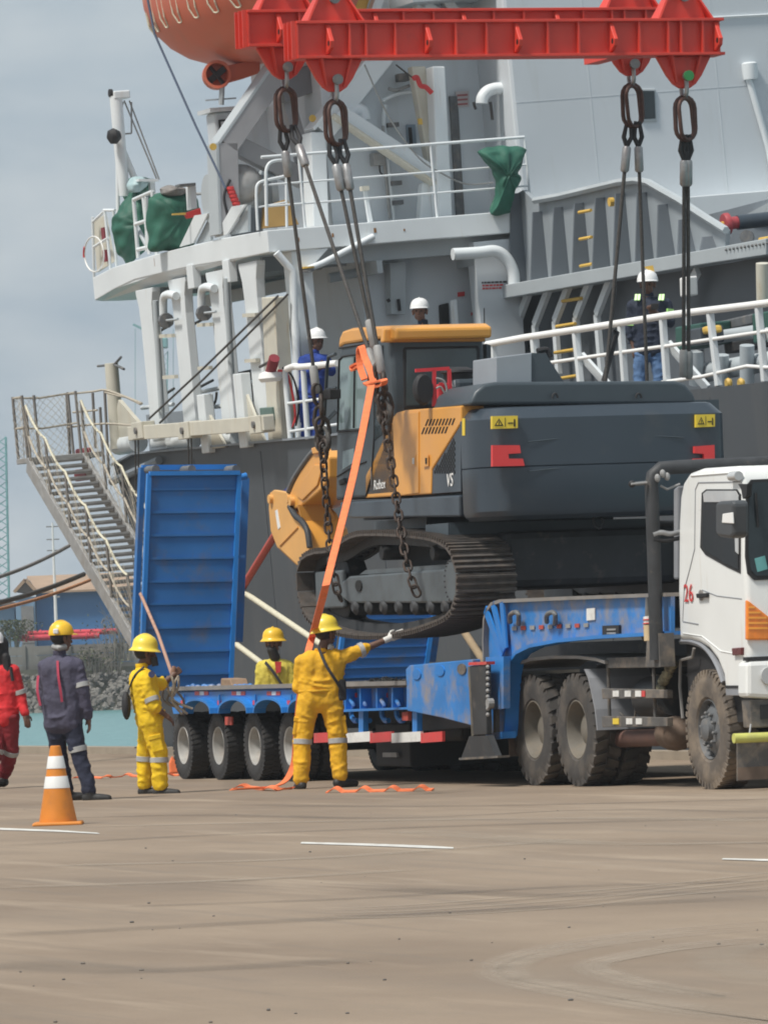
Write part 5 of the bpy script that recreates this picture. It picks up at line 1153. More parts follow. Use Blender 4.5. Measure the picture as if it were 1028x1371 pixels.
MB().tube(arc_pts([TS(px, py, -1.0) for px, py in ((816, 925), (826, 950), (846, 966), (851, 950), (852, 925))], 4), 0.012, 6).build('air_hose', M_dusty, tk)
cb = MB(); 
for (px, py) in ((884, 922), (888, 912), (893, 903), (897, 895), (890, 908), (900, 890)): cb.ball(TS(px, py, -1.05), (0.09, 0.05, 0.05), 8, 6)
cb.build('muddy_bracket', mat('mud_spatter', (0.28, 0.25, 0.16), 0.8, var=0.5, scale=20, dirt=(0.03, 0.03, 0.03), damt=1.0, dscale=12, dpos=0.5), tk, smooth=60)
for (px, py) in ((893, 870), (868, 852)): MB().lathe([(0.05, -0.02), (0.07, 0), (0.05, 0.02)], TS(px, py, -0.9), (1, -0.6, 0), 12).build('coupling', M_rimd, tk, smooth=40)
# tubular rack behind the cab, beacon on its stanchion
AX = TS(874, 760, -1.45).x
p0_ = TF(879, 884, AX); p1_ = TF(872, 650, AX); p2_ = TF(884, 627, AX)
rk = [p0_, TF(876, 760, AX), p1_, TF(874, 636, AX), p2_, TF(910, 625, AX), TF(1028, 620, AX), TF(1170, 614, AX)]
MB().tube(rk, 0.065, 14).build('rack_tube', M_dark, tk, smooth=50)
MB().tube([TF(1170, 614, AX), TF(1176, 870, AX)], 0.065, 14).build('rack_tube', M_dark, tk, smooth=50)
for q in (((845, 648), (866, 646)), ((884, 650), (893, 655)), ((893, 655), (910, 648))): MB().tube([TF(*q[0], AX + .05), TF(*q[1], AX + .05)], 0.012, 6).build('lamp_wire', M_galv, tk)
MB().ball(TF(846, 648, AX), 0.035).build('rack_lamp', M_black, tk, smooth=60)
MB().tube([TF(848, 648, AX), TF(870, 646, AX)], 0.02, 8).build('lamp_stalk', M_hub, tk)
for (px, py) in ((880, 640), (887, 634), (893, 638)): MB().ball(TF(px, py, AX + 0.07), (0.03, 0.03, 0.04), 8, 6).build('cable_tie', M_galv, tk)
MB().tube(arc_pts([TF(px, py, AX + .05) for px, py in ((874, 716), (885, 713), (897, 715), (912, 712))], 4), 0.025, 8).build('foil_hose', M_steel, tk, smooth=50)
MB().tube(arc_pts([TF(px, py, AX + .05) for px, py in ((874, 722), (890, 724), (912, 720))], 4), 0.02, 8).build('air_hose', M_black, tk, smooth=50)
tside('air_intake', [(901, 655), (907, 650), (907, 776), (901, 776)], -1.1, -0.85, M_cabgrey, tk, bevel=0.02)
MB().box(AX - 0.2, AX + 0.5, -0.9, 0.9, 1.06, 1.7).build('rack_base', M_black, tk)
for k in range(9): MB().box(AX + 0.16, AX + 0.22, -0.95, 0.95, 2.1 + k * 0.075, 2.13 + k * 0.075).build('cooler_fin', M_dark, tk)
tside('rack_foot', [(866, 850), (882, 848), (884, 893), (864, 893)], -1.45, -1.3, M_dusty, tk)
bc = TS(868, 852, -1.48)
MB().tube([TS(866, 800, -1.48), TS(867, 828, -1.48)], [0.015, 0.03], 8).build('stanchion', M_hub, tk)
MB().tube([TS(867, 826, -1.48), TS(868, 836, -1.48)], 0.045, 10).build('beacon', M_refw, tk, smooth=40)
MB().tube([TS(868, 837, -1.48), TS(869, 858, -1.48)], 0.05, 10).build('beacon_tube', mat('beacon_cream', (0.55, 0.42, 0.25), 0.6), tk, smooth=40)
for y in (829, 834, 840): MB().tube([TS(867.6, y, -1.48), TS(867.7, y + 1.6, -1.48)], 0.052, 10).build('beacon_band', M_refr, tk, smooth=40)

# ------------------------------------------------------------------ low-loader trailer
tr = thing('trailer', 'blue four-axle low loader trailer with red and white side guard', 'trailer', TR)
HB = -1.5
def rs(name, pxs, b0_, b1_, m, parent=tr, bevel=0.0): return tside(name, pxs, b0_, b1_, m, parent, bevel)
aRear = TS(226, 930, HB).x; aFr = TS(546, 920, HB).x; zD = TS(232, 922, HB).z; zDf = TS(545, 914, HB).z
MB().hexa([(aRear, HB, zD - .05), (aFr, HB, zDf - .05), (aFr, -HB, zDf - .05), (aRear, -HB, zD - .05)], [(aRear, HB, zD), (aFr, HB, zDf), (aFr, -HB, zDf), (aRear, -HB, zD)]).build('deck', M_dusty, tr)
MB().bar(TS(226, 922.5, HB - .02), TS(546, 914.5, HB - .02), 0.05, 0.045).build('deck_edge', M_fender, tr)
# fascia with arched cut-outs over the axles
arches = [(222, 14), (269.6, 19), (318.9, 19), (366, 19), (412, 19)]
poly = [(226, 925), (460, 918)]
lowr = [(460, 951)]
for cx, hw in arches[::-1]:
    yb = 956 - (cx - 226) * 0.012
    if cx < 230: continue
    for t in range(9):
        q = pi * t / 8; lowr.append((cx + hw * cos(q), yb - 19 * sin(q) ** 0.8))
lowr += [(232, 956)]
rs('fascia', poly + lowr, HB, HB + 0.04, M_blue)
for cx, hw in arches[1:]:
    yb = 956 - (cx - 226) * 0.012
    P = [TS(cx + hw * cos(pi * t / 12), yb - 19 * sin(pi * t / 12) ** 0.8, HB - 0.03) for t in range(13)]
    am = MB(); am.ribbon(P, 0.14, 0.025, (0, 1, 0)); am.build('arch_rim', M_blue, tr)
    rs('reflector_strip', [(cx - 9, 926), (cx - 3, 926), (cx - 3, 931), (cx - 9, 931)], HB - 0.008, HB - 0.002, M_refr)
    rs('reflector_strip', [(cx - 2.5, 926), (cx + 3, 926), (cx + 3, 931), (cx - 2.5, 931)], HB - 0.008, HB - 0.002, M_refw)
    rs('reflector_strip', [(cx + 3.5, 926), (cx + 9, 926), (cx + 9, 931), (cx + 3.5, 931)], HB - 0.008, HB - 0.002, M_refr)
    rs('side_lamp', [(cx - 28, 938), (cx - 24, 938), (cx - 24, 944), (cx - 28, 944)], HB - 0.015, HB - 0.002, M_refr)
for px in (246, 294, 342, 390):
    MB().tube([TS(px, 930, HB - .02), TS(px, 954, HB - .02)], 0.012, 6).build('fascia_rib', M_blue, tr)
    MB().tube([TS(px + 2, 957, HB + .2), TS(px + 2, 970, HB + .2)], 0.05, 8).build('hanger', M_blued, tr)
rs('dangling_reflector', [(301, 960), (310, 960), (310, 971), (301, 971)], HB + 0.02, HB + 0.04, M_strapd)
# forward side boxes with ribs, hooks and hanging brackets
rs('side_box', [(461, 919), (546, 915), (546, 948), (461, 951)], HB + 0.12, HB + 0.2, M_blued)
rs('side_box_sill', [(459, 950), (546, 947), (546, 950), (459, 953.5)], HB - 0.02, HB + 0.14, M_blue)
for px in (462, 482, 504, 525, 545):
    rs('side_box_rib', [(px - .6, 918), (px + .6, 918), (px + .6, 950), (px - .6, 950)], HB, HB + 0.14, M_blue)
for px in (470, 486, 511, 531):
    P = [TS(px - 1, 930, HB + .1), TS(px, 938, HB + .05), TS(px + 3, 944, HB + .05), TS(px + 2, 948, HB + .08)]; MB().tube(arc_pts(P, 4), 0.022, 6).build('lashing_hook', M_blued, tr, smooth=50)
    rs('reflector', [(px, 928), (px + 7, 928), (px + 7, 934), (px, 934)], HB + 0.105, HB + 0.115, M_refr if px != 486 else M_refw)
    P = [TS(px, 952, HB + .1), TS(px + 1, 960, HB + .1), TS(px + 5, 965, HB + .1), TS(px + 9, 965, HB + .1)]; MB().tube(arc_pts(P, 4), 0.03, 6).build('winch_hook', M_blue, tr, smooth=50)
rs('side_lamp', [(538, 954), (546, 953), (546, 965), (538, 965)], HB + 0.02, HB + 0.06, M_strapd)
for px in (480, 552): rs('guard_hanger', [(px, 952), (px + 6, 952), (px + 6, 982), (px, 982)], HB + 0.03, HB + 0.09, M_blue)
sb = 0
for (x0, x1, m_) in ((420, 462, M_refr), (462, 495, M_refw), (495, 524, M_refr), (524, 563, M_refw), (563, 592, M_refr)):
    rs('guard_board', [(x0, 982), (x1, 979.5), (x1, 993), (x0, 995)], HB, HB + 0.03, m_)
# gooseneck: lower plate with holes, flanged swan neck and beam
gp = rs('gooseneck_plate', [(543, 896), (548, 891), (600, 886), (632, 883), (632, 972), (590, 961), (545, 952)], HB - 0.03, HB + 0.06, M_blued, bevel=0.01)
for (px, py) in ((558.5, 903), (590, 898), (619, 896)):
    MB().lathe([(0.13, 0), (0.13, -0.012)], TS(px, py, HB - 0.03), (0, 1, 0), 20, (1, 0.42)).build('lightening_hole', M_blue if px < 610 else M_dusty, gp)
outer = [(652, 988), (648, 930), (646, 860), (647, 830), (650, 818), (657, 809), (668, 805), (760, 801), (870, 797), (890, 796.4)]
inner = [(890, 848), (870, 849), (800, 853), (745, 858), (708, 865), (690, 874), (681, 886), (677, 905), (676, 950), (674, 986)]
for b_ in (-1, 1):
    gn = MB().prism([TS(px, py, -1.38) for px, py in outer + inner], 1, b_ * 1.32, b_ * 1.28).build('gooseneck_web', M_blued, tr)
    for nm, q, sg in (('gooseneck_flange', outer, 1), ('gooseneck_flange', inner, 1)):
        P = [TS(px, py, -1.38) for px, py in q]
        for p in P: p.y = b_ * 1.30
        MB().ribbon(P, 0.16, 0.035, (0, 1, 0)).build(nm, M_fender if q is outer else M_blue, tr, smooth=40)
MB().hexa(*[[(TS(px, py, HB).x, s * 1.2, TS(px, py, HB).z - dz) for px, s, dz in ((690, -1, .1), (935, -1, .1), (935, 1, .1), (690, 1, .1))] if 0 else [(TS(690, 806, -1.38).x, -1.2, zz), (TS(890, 800, -1.38).x, -1.2, zz), (TS(890, 800, -1.38).x, 1.2, zz), (TS(690, 806, -1.38).x, 1.2, zz)] for py, zz in ((0, TS(800, 845, -1.38).z), (0, TS(800, 808, -1.38).z))]).build('gooseneck_deck', M_dusty, tr)
for (x0, y0, x1, y1) in ((650, 816, 673, 878), (660, 808, 675, 872), (672, 806, 677, 868)): MB().bar(TS(x0, y0, -1.37), TS(x1, y1, -1.37), 0.10, 0.02, up=(0, 1, 0)).build('gooseneck_stiffener', M_blue, tr)
for px in (686, 735):
    P = [TS(px - 3, 833, -1.36), TS(px - 3, 824, -1.4), TS(px + 3, 820, -1.4), TS(px + 8, 823, -1.4), TS(px + 8, 836, -1.36)]; MB().tube(arc_pts(P, 4), 0.025, 8).build('lashing_ring', M_hub, tr, smooth=50)
for k in range(9):
    x0 = 685 + k * 12; rs('reflector_strip', [(x0, 839 - k * .55), (x0 + 6, 838.7 - k * .55), (x0 + 6, 844 - k * .55), (x0, 844.4 - k * .55)], -1.334, -1.328, M_strapd if k % 2 else M_galv)
rs('document_plate', [(785, 815), (796, 814), (796, 830), (785, 831)], -1.334, -1.326, M_refw)
np_ = rs('number_plate', [(806, 838), (828, 837), (828, 852), (806, 853)], -1.35, -1.326, M_black)
for k in range(2): rs('plate_mark', [(812, 842 + k * 5), (824, 841.6 + k * 5), (824, 844 + k * 5), (812, 844.4 + k * 5)], -1.358, -1.352, M_galv, np_)
rs('neck_side_plate', [(650, 880), (674, 879), (674, 949), (650, 951)], -1.46, -1.39, M_blued)
rs('neck_foot_plate', [(650, 982), (673, 980), (673, 989), (650, 991)], -1.44, -1.30, M_blue)
rs('drawn_strut', [(660, 949), (664, 949), (664, 984), (660, 984)], -1.43, -1.39, M_rimd)
# landing legs
for sgn in (-1, 1):
    lg = rs('landing_leg', [(628, 892), (650, 890), (651, 984), (631, 985)], -1.60, -1.54, M_dark, bevel=0.01) if sgn < 0 else None
    if lg:
        rs('leg_cap', [(627, 887), (651, 886), (651, 890), (627, 891)], -1.61, -1.52, M_refr, lg)
        rs('leg_edge', [(626, 893), (628.5, 893), (634, 985), (631, 986)], -1.6, -1.55, M_rimd, lg)
        P0 = [(628, 986), (652, 985), (663, 1013), (617, 1016)]
        rs('leg_shoe', P0, -1.60, -1.53, M_dark, lg); rs('shoe_plate', [(614, 1015), (666, 1012), (666, 1015), (614, 1018)], -1.63, -1.50, M_dusty, lg)
        for k in range(9): MB().ball(TS(653, 893 + k * 8, -1.6), 0.022, 6, 4).build('gear_tooth', M_galv, lg)
        MB().lathe([(0.05, 0.03), (0.05, -0.03)], TS(656, 942, -1.6), (0, 1, 0), 12).build('crank_boss', M_galv, lg)
MB().box(TS(630, 950, 1.4).x - 9.0 * 0, TS(652, 950, HB).x, 1.42, 1.62, 0.35, 1.4).build('landing_leg', M_dark, tr)
# chassis, axles, wheels
MB().box(aRear + 0.1, aFr + 1.8, -0.55, -0.25, 0.55, zD - 0.055).build('chassis_beam', M_dark, tr)
MB().box(aRear + 0.1, aFr + 1.8, 0.25, 0.55, 0.55, zD - 0.055).build('chassis_beam', M_dark, tr)
MB().hexa([(aFr - 0.2, -1.3, 0.55), (TS(630, 980, HB).x, -1.3, 0.6), (TS(630, 980, HB).x, 1.3, 0.6), (aFr - 0.2, 1.3, 0.55)], [(aFr - 0.2, -1.3, 0.95), (TS(630, 980, HB).x, -1.3, 1.2), (TS(630, 980, HB).x, 1.3, 1.2), (aFr - 0.2, 1.3, 0.95)]).build('front_box_beam', M_dark, tr)
MB().box(TS(455, 1000, HB).x, TS(500, 1000, HB).x, -1.1, 0.2, TS(480, 1026, -1.1).z, 0.62).build('tool_box', M_black, tr, bevel=0.02)
MB().box(TS(500, 1000, HB).x, TS(545, 1000, HB).x, -0.9, 0.9, 0.42, 0.62).build('air_reservoir', M_black, tr, bevel=0.05)
rs('sliding_label', [(512, 1008), (530, 1008), (531, 1014), (512, 1014)], -1.15, -1.12, M_galv)
RW = 0.385; tyT = tyre_mesh(RW, 0.235, 0.215, 40, M_tyred, 0.014)
rimT = ring_mesh('rim', [(0.22, -0.09), (0.212, -0.105), (0.20, -0.10), (0.185, -0.03), (0.165, 0.05), (0.11, 0.06), (0.10, 0.0), (0.06, -0.02), (0.001, -0.02)], M_rimw)
for px in (243.5, 290.5, 339, 386.5):
    a = TS(px, 1000, -1.43).x
    for b_, fl in ((-1.31, False), (-1.04, False), (1.04, True), (1.31, True)): put_wheel(tr, a, b_, RW, tyT, rimT, 0, fl)
    MB().tube([(a, -1.0, RW), (a, 1.0, RW)], 0.07, 8).build('axle', M_dark, tr, smooth=50)
# raised loading ramps
def ramp_build():
    AR = aRear - 0.12
    tl, trr, br_, bl_ = [TF(px, py, AR) for px, py in ((199, 634), (319.5, 633), (308, 921), (188, 924))]
    rp_ = MB().prism([tl, trr, br_, bl_], 0, AR - 0.03, AR).build('ramp', M_rampblue, tr)
    for (yl, yr) in ((655, 653), (686, 685), (717, 716), (748, 746), (779, 777), (809, 807), (841, 839), (873, 871), (904, 902)):
        t = (yl - 634) / (924 - 634.); l_ = tl.lerp(bl_, t); r_ = trr.lerp(br_, t)
        MB().bar(l_ + Vector((0.006, 0, 0)), r_ + Vector((0.006, 0, 0)), 0.026, 0.03).build('ramp_rib', M_rampblue, rp_)
    for (p, q) in ((tl, bl_), (trr, br_)): MB().bar(p + Vector((0.01, 0, 0)), q + Vector((0.01, 0, 0)), 0.05, 0.06, up=(1, 0, 0)).build('ramp_side_beam', M_blue, rp_)
    MB().bar(tl + Vector((0.03, 0, .0)), trr + Vector((0.03, 0, .0)), 0.06, 0.05).build('ramp_head', M_blue, rp_)
    ab = AR - 0.5
    q0, q1, q2, q3 = [TF(px, py, ab) for px, py in ((190, 626), (316, 625), (312, 900), (180, 870))]
    MB().bar(q0, q1, 0.06, 0.06).build('rear_frame', M_blue, rp_); MB().bar(q0, q3, 0.06, 0.10, up=(1, 0, 0)).build('rear_frame', M_rampblue, rp_); MB().bar(TF(327, 640, ab), TF(318, 860, ab), 0.09, 0.12, up=(1, 0, 0)).build('rear_frame', M_rampblue, rp_)
    for px in (202, 250, 309): q = TF(px, 629, ab + 0.2); MB().tube([q - Vector((0.12, 0, 0)), q + Vector((0.2, 0, 0))], 0.05, 10).build('hinge_roller', M_hub, rp_, smooth=50)
    MB().tube([TF(319, 640, AR - .3), TF(330, 637, AR - .3)], 0.04, 10).build('hinge_roller', M_blue, rp_, smooth=50)
    MB().bar(TF(300, 747, AR), TF(327, 745, AR), 0.05, 0.03).build('ramp_pin', M_rampblue, rp_)
    MB().box(AR - 0.45, AR - 0.032, tl.y + 0.12, trr.y - 0.1, tl.z - 0.2, tl.z - 0.1).build('ramp_back_beam', M_rampblue, rp_)
    return rp_
r1 = ramp_build(); r2_ = copy_tree(r1, tr, (0, 2.36, 0)); r2_.scale.z = 0.42; r2_.location.z = (1 - 0.42) * (zD - 0.05)
P = [TF(184, 760, aRear - .05), TF(196, 640, aRear - .05)]; 
# clutter on the deck
q = TS(300, 913, -1.2); dt_ = thing('timber_block', 'small brown timber block on the trailer deck beside the ramp', 'timber', TR)
MB().prism([TS(306, 921, -1.2), TS(322, 920, -1.2), TS(319, 909, -1.2), TS(307, 908, -1.2)], 1, -1.3, -1.1).build('block', mat('timber_brown', (0.30, 0.20, 0.13), 0.85, var=0.2, scale=10, bump=0.4), dt_, bevel=0.01)
ch = thing('lashing_chain_heap', 'heap of rusty lashing chain lying on the trailer deck before the gooseneck', 'chain', TR)
hm = MB()
for i in range(46):
    px = random.uniform(492, 542); c = TS(px, 915 - random.uniform(0, 6) * (1 - abs(px - 517) / 26), -1.1 + random.uniform(-.2, .3)); d_ = Vector((random.uniform(-1, 1), random.uniform(-1, 1), random.uniform(-.4, .4))).normalized(); u_ = d_.cross(Vector((random.random(), random.random(), 1))).normalized()
    hm.tube([c + d_ * 0.06 * cos(t) + u_ * 0.035 * sin(t) for t in [2*pi*k/10 for k in range(10)]], 0.012, 5, closed=True)
tag(hm.build('links', M_galvd, ch), kind='stuff')
cl = MB()
for i in range(30): px = random.uniform(250, 345); cl.ball(TS(px, 919.5, -1.35 + random.uniform(0, .3)), (0.05, 0.04, 0.02 + random.random() * .02), 6, 4)
tag(cl.build('deck_debris', M_blued, fr=TR), 'bits of blue debris along the rear edge of the trailer deck', 'debris', kind='stuff')

# ------------------------------------------------------------------ excavator (hangs over the trailer, same axis)
ex = thing('excavator', 'yellow and dark grey crawler excavator hanging in slings above the trailer', 'excavator', TR)
def es(name, pxs, b0_, b1_, m, parent=ex, bevel=0.0, smooth=None, plane=None, seg=2): return tside(name, pxs, b0_, b1_, m, parent, bevel, smooth, plane, seg)
def ef(name, pxs, a, th, m, parent=ex, bevel=0.0): return tfront(name, pxs, a, th, m, parent, bevel)
BX = -1.42
aCW = TF(792, 600, 0).x * 0 + TS(618, 600, BX).x + 0.0            # forward start of the counterweight on the left side
AB = TF(800, 600, aCW + 0.55)                                     # rear face plane
AC = aCW + 0.55
# counterweight: rounded plan with chamfered upper edge, lofted
zb = TF(800, 692, AC).z; zt = TF(800, 541, AC).z; y0 = BX; y1 = TF(976, 600, AC).y
hw = (y1 - y0) / 2; yc = (y0 + y1) / 2
def plan_cw(ins, front, dx=0.0):
    pts = [(front, y0 + ins)]
    for k in range(7): t = pi/2 * k/6; pts.append((AC - 0.42 - ins + dx + 0.42 * sin(t), y0 + ins + 0.32 * (1 - cos(t))))
    for k in range(1, 4): pts.append((AC - ins + dx + 0.05 * sin(pi * k/4), lerp(y0 + .4, y1 - .4, k/4)))
    for k in range(7): t = pi/2 * (1 - k/6); pts.append((AC - 0.20 - ins + dx + 0.20 * sin(t), y1 - ins - 0.16 * (1 - cos(t))))
    pts.append((front, y1 - ins)); return pts
cw_ = MB(); layers = [(0.07, zb), (0.02, zb + 0.04), (0.0, zb + 0.09), (0.0, lerp(zb, zt, .46)), (0.012, lerp(zb, zt, .467)), (0.0, lerp(zb, zt, .474)), (0.0, zt - 0.12), (0.09, zt - 0.01), (0.12, zt)]
vs = []; 
for ins, z in layers: vs += [(a, b_, z) for a, b_ in plan_cw(ins, aCW - 0.02)]
n = len(plan_cw(0, 0)); fs = []
for k in range(len(layers) - 1):
    for i in range(n): j = (i + 1) % n; fs.append((k*n+i, k*n+j, (k+1)*n+j, (k+1)*n+i))
fs += [tuple(range(n))[::-1], tuple(range((len(layers)-1)*n, len(layers)*n))]
cwo = cw_.add(vs, fs).build('counterweight', M_exg, ex, smooth=24)
for z_ in (lerp(zb, zt, .44), lerp(zb, zt, .70)): MB().tube([(AC + 0.028, lerp(y0 + .5, y1 - .5, k/6), z_ - 0.02 * (k in (0, 6))) for k in range(7)], 0.006, 5).build('casting_line', M_exg2, cwo)
AD = AC + 0.062
def decal(q, m, name='decal', parent=cwo, da=0.0): return ef(name, q, AD + da, 0.05 if da == 0 else 0.004, m, parent)
for (x0, x1, y) in ((659, 693, 557), (932, 957, 555)):
    d_ = decal([(x0, y), (x1, y - .6), (x1, y + 16), (x0, y + 17)], M_decal, 'warning_label')
    s = (x1 - x0) / 34
    decal([(x0 + 3 * s, y + 13), (x0 + 9 * s, y + 3), (x0 + 15 * s, y + 13)], M_ink, 'warning_triangle', d_, 0.004); decal([(x0 + 5.5 * s, y + 11.6), (x0 + 9 * s, y + 5.6), (x0 + 12.5 * s, y + 11.6)], M_decal, 'triangle_field', d_, 0.008)
    decal([(x0 + 8.4 * s, y + 7), (x0 + 9.6 * s, y + 7), (x0 + 9.6 * s, y + 11), (x0 + 8.4 * s, y + 11)], M_ink, 'exclamation_bar', d_, 0.012)
    decal([(x0 + 17 * s, y + 2), (x0 + 17.6 * s, y + 2), (x0 + 17.6 * s, y + 14), (x0 + 17 * s, y + 14)], M_ink, 'divider_line', d_, 0.004)
    decal([(x0 + 21 * s, y + 8.6), (x0 + 28 * s, y + 8.4), (x0 + 28 * s, y + 10), (x0 + 21 * s, y + 10.2)], M_ink, 'arrow_shaft', d_, 0.004)
    decal([(x0 + 29 * s, y + 4), (x0 + 30.6 * s, y + 4), (x0 + 31 * s, y + 14), (x0 + 28.8 * s, y + 14)], M_ink, 'figure_mark', d_, 0.004)
decal([(659.5, 596), (695.7, 596), (697.3, 606.5), (680.5, 607.6), (681.3, 614), (700, 614), (702.3, 623.6), (659.5, 624.4)], M_decred, 'red_emblem_mark')
decal([(930, 597.5), (956.4, 595.6), (957, 622), (943, 623), (942.4, 607.6), (930, 606.5)], M_decred, 'red_emblem_mark')
decal([(929, 614), (941, 613.5), (941, 622.5), (928, 623)], M_decred, 'red_emblem_mark')
es('side_label', [(618.5, 560), (622, 560), (622, 583), (618.5, 583)], BX - 0.006, BX, M_decal, cwo)
ey = TF(801, 698, AC - 0.15); MB().tube([ey + Vector((0, 0.05 * cos(t), 0.07 * sin(t))) for t in [2*pi*k/14 for k in range(14)]], 0.016, 6, closed=True).build('tow_eye', M_black, cwo)
# house: floor beam, side panels, engine cover
zfl = TS(550, 692, BX).z; zpt = TS(550, 667, BX).z
aCab = TS(452, 660, BX).x; aEng = TS(526, 600, BX).x
es('house_sill', [(455, 672), (615, 662.5), (615, 692), (470, 694), (455, 690)], BX, 1.42, M_exg, bevel=0.02)
yp = [(488.6, 667), (489.3, 636), (492, 630), (497, 622), (526, 558), (531, 552), (542, 549), (617, 543), (617, 566), (614.6, 569), (577.6, 629), (576.6, 661.5)]
pn = es('side_panel', yp, BX, BX + 0.25, M_exy, bevel=0.015)
es('service_door', [(538, 553), (560, 551), (560, 660), (538, 663)], BX - 0.012, BX + 0.01, M_exy, pn, bevel=0.006)
es('corner_grille', [(616.8, 568), (616.8, 658.5), (577.6, 661.3), (578.6, 629.8)], BX + 0.012, BX + 0.2, M_exg, bevel=0.005)
hm_ = MB().lathe([(0.020, 0), (0.020, -0.004)], (0, 0, 0), (0, 1, 0), 6).mesh('vent_hole', M_ink)
for r_ in range(13):
    y = 585 + r_ * 3.9
    xl = 578.6 + (629.8 - y) * (616.8 - 578.6) / (629.8 - 568) + 3
    x = 608.5 - (r_ % 2) * 1.6
    while x > xl:
        q = TS(x, y, BX + 0.011); inst('vent_hole', hm_, ex, Matrix.Translation(q)); x -= 3.3
for row in range(2):
    for k in range(9 - row):
        x = 571 + k * 4.4 - row * 5.0 + (1.0 if row else 0); y = 561 + row * 11 - k * .15
        if row == 0: x += 1
        es('louvre_slot', [(x, y), (x + 1.7, y), (x - 1.6, y + 9), (x - 3.4, y + 9)], BX - 0.004, BX + 0.002, M_ink, pn)
for px in (549, 566): 
    l_ = es('latch_plate', [(px, 610), (px + 7, 609), (px + 7, 624), (px, 625)], BX - 0.018, BX - 0.010, M_exy, pn); es('latch', [(px + 3, 613), (px + 5, 613), (px + 5, 621), (px + 3, 621)], BX - 0.024, BX - 0.019, M_ink if px > 560 else M_inkw, l_)
MB().tube([TS(497, 628, BX - .01), TS(498, 650, BX - .01)], 0.012, 5).build('panel_hinge', M_dusty, pn)
q = TS(500, 656, BX - 0.006); text('model_script', 'Robex', 0.145, M_inkw, pn, q, (1, 0, 0.02), (0, 0, 1), 0.2)
q = TS(597.5, 652, BX + 0.006); text('emissions_mark', 'VS', 0.19, M_inkw, ex, q, (1, 0, 0.03), (0, 0, 1), 0.25)
# engine deck behind the cab and the rounded hood over the engine
MB().box(aEng - 0.2, aCW - 0.03, BX + 0.26, 1.40, zpt, TS(570, 546, BX).z - 0.03).build('engine_house', M_exg2, ex)
zh0 = zt - 0.02; zh1 = TF(800, 511, AC).z
hq = [TF(px, py, AC - 0.30) for px, py in ((628, 542), (636, 524), (648, 514), (664, 511), (905, 509.5), (918, 514), (928, 526), (934, 541))]
hd = MB().prism(hq, 0, AC - 1.45, AC - 0.30).build('engine_hood', M_exg2, ex, bevel=0.035, seg=3, smooth=40)
MB().box(AC - 1.3, AC - 0.34, TF(806, 520, AC - .4).y - 0.006, TF(806, 520, AC - .4).y + 0.006, zh0, zh1 + 0.004).build('hood_seam', M_black, hd)
for px in (743, 855): q = TF(px, 533, AC - 0.25); MB().tube([q + Vector((0, 0.03 * cos(t), 0.05 * sin(t))) for t in [pi * k/6 for k in range(7)]], 0.012, 6).build('hood_latch', M_black, hd)
bx_ = ef('air_cleaner_box', [(664, 478), (712, 472), (712, 514), (664, 514)], AC - 0.5, 0.7, M_exl, bevel=0.01)
P = [TF(712.5, 472, AC - 0.5), TF(732, 473, AC - .5), TF(738, 484, AC - .5), TF(758, 514, AC - .5), TF(712.5, 514, AC - .5)]
MB().prism(P, 0, AC - 1.1, AC - 0.52).build('air_cleaner_cheek', M_exg2, ex)
MB().tube(arc_pts([TF(719, 470, AC - 0.9), TF(732, 468, AC - 0.9), TF(737, 478, AC - 0.9)], 4), 0.03, 8).build('snorkel', M_black, ex)
ml = TF(613, 500, aEng + 0.9)
MB().lathe([(0.14, -0.22), (0.15, 0.0), (0.185, 0.01), (0.18, 0.03), (0.10, 0.065), (0.01, 0.07)], ml, (0, 0, 1), 24).build('pre_cleaner', M_black, ex, smooth=40)
q = TF(599, 518, aEng + 1.2); text('hood_lettering', 'AI', 0.10, M_inkw, ex, q, (0, 1, 0), (0, 0, 1))
MB().box(aEng + 0.55, aEng + 1.15, TF(604, 525, aEng + 1).y, TF(645, 525, aEng + 1).y, zh0 - 0.05, TF(610, 508, aEng + 1).z).build('radiator_cowl', M_exg2, ex, bevel=0.04)
MB().tube(arc_pts([TF(px, py, aEng + 1.1) for px, py in ((612, 530), (622, 518), (640, 512), (652, 500))], 4), 0.05, 10).build('exhaust_hose', M_dusty, ex, smooth=50)
# red refuelling pump frame behind the cab
rp2 = aEng + 1.25
for q in (((556, 496), (601, 493)), ((581, 496), (581, 544)), ((601, 494), (603, 542)), ((590, 512), (591, 542))): MB().bar(TF(*q[0], rp2), TF(*q[1], rp2), 0.035, 0.035).build('red_pump_frame', M_redp, ex)
ef('red_pump_body', [(588, 514), (602, 512), (603, 541), (589, 543)], rp2 - 0.05, 0.1, M_redp, bevel=0.01)
MB().lathe([(0.12, -0.05), (0.14, 0.0), (0.12, 0.05)], TF(566, 521, rp2), (1, 0.2, 0), 20, (0.8, 1.2)).build('fan_housing', M_black, ex, smooth=40)
for q in ([(584, 506), (594, 510), (598, 524), (590, 536)], [(584, 520), (590, 518), (597, 530)]): MB().tube(arc_pts([TF(px, py, rp2 + .06) for px, py in q], 4), 0.012, 6).build('pump_hose', M_galv, ex)
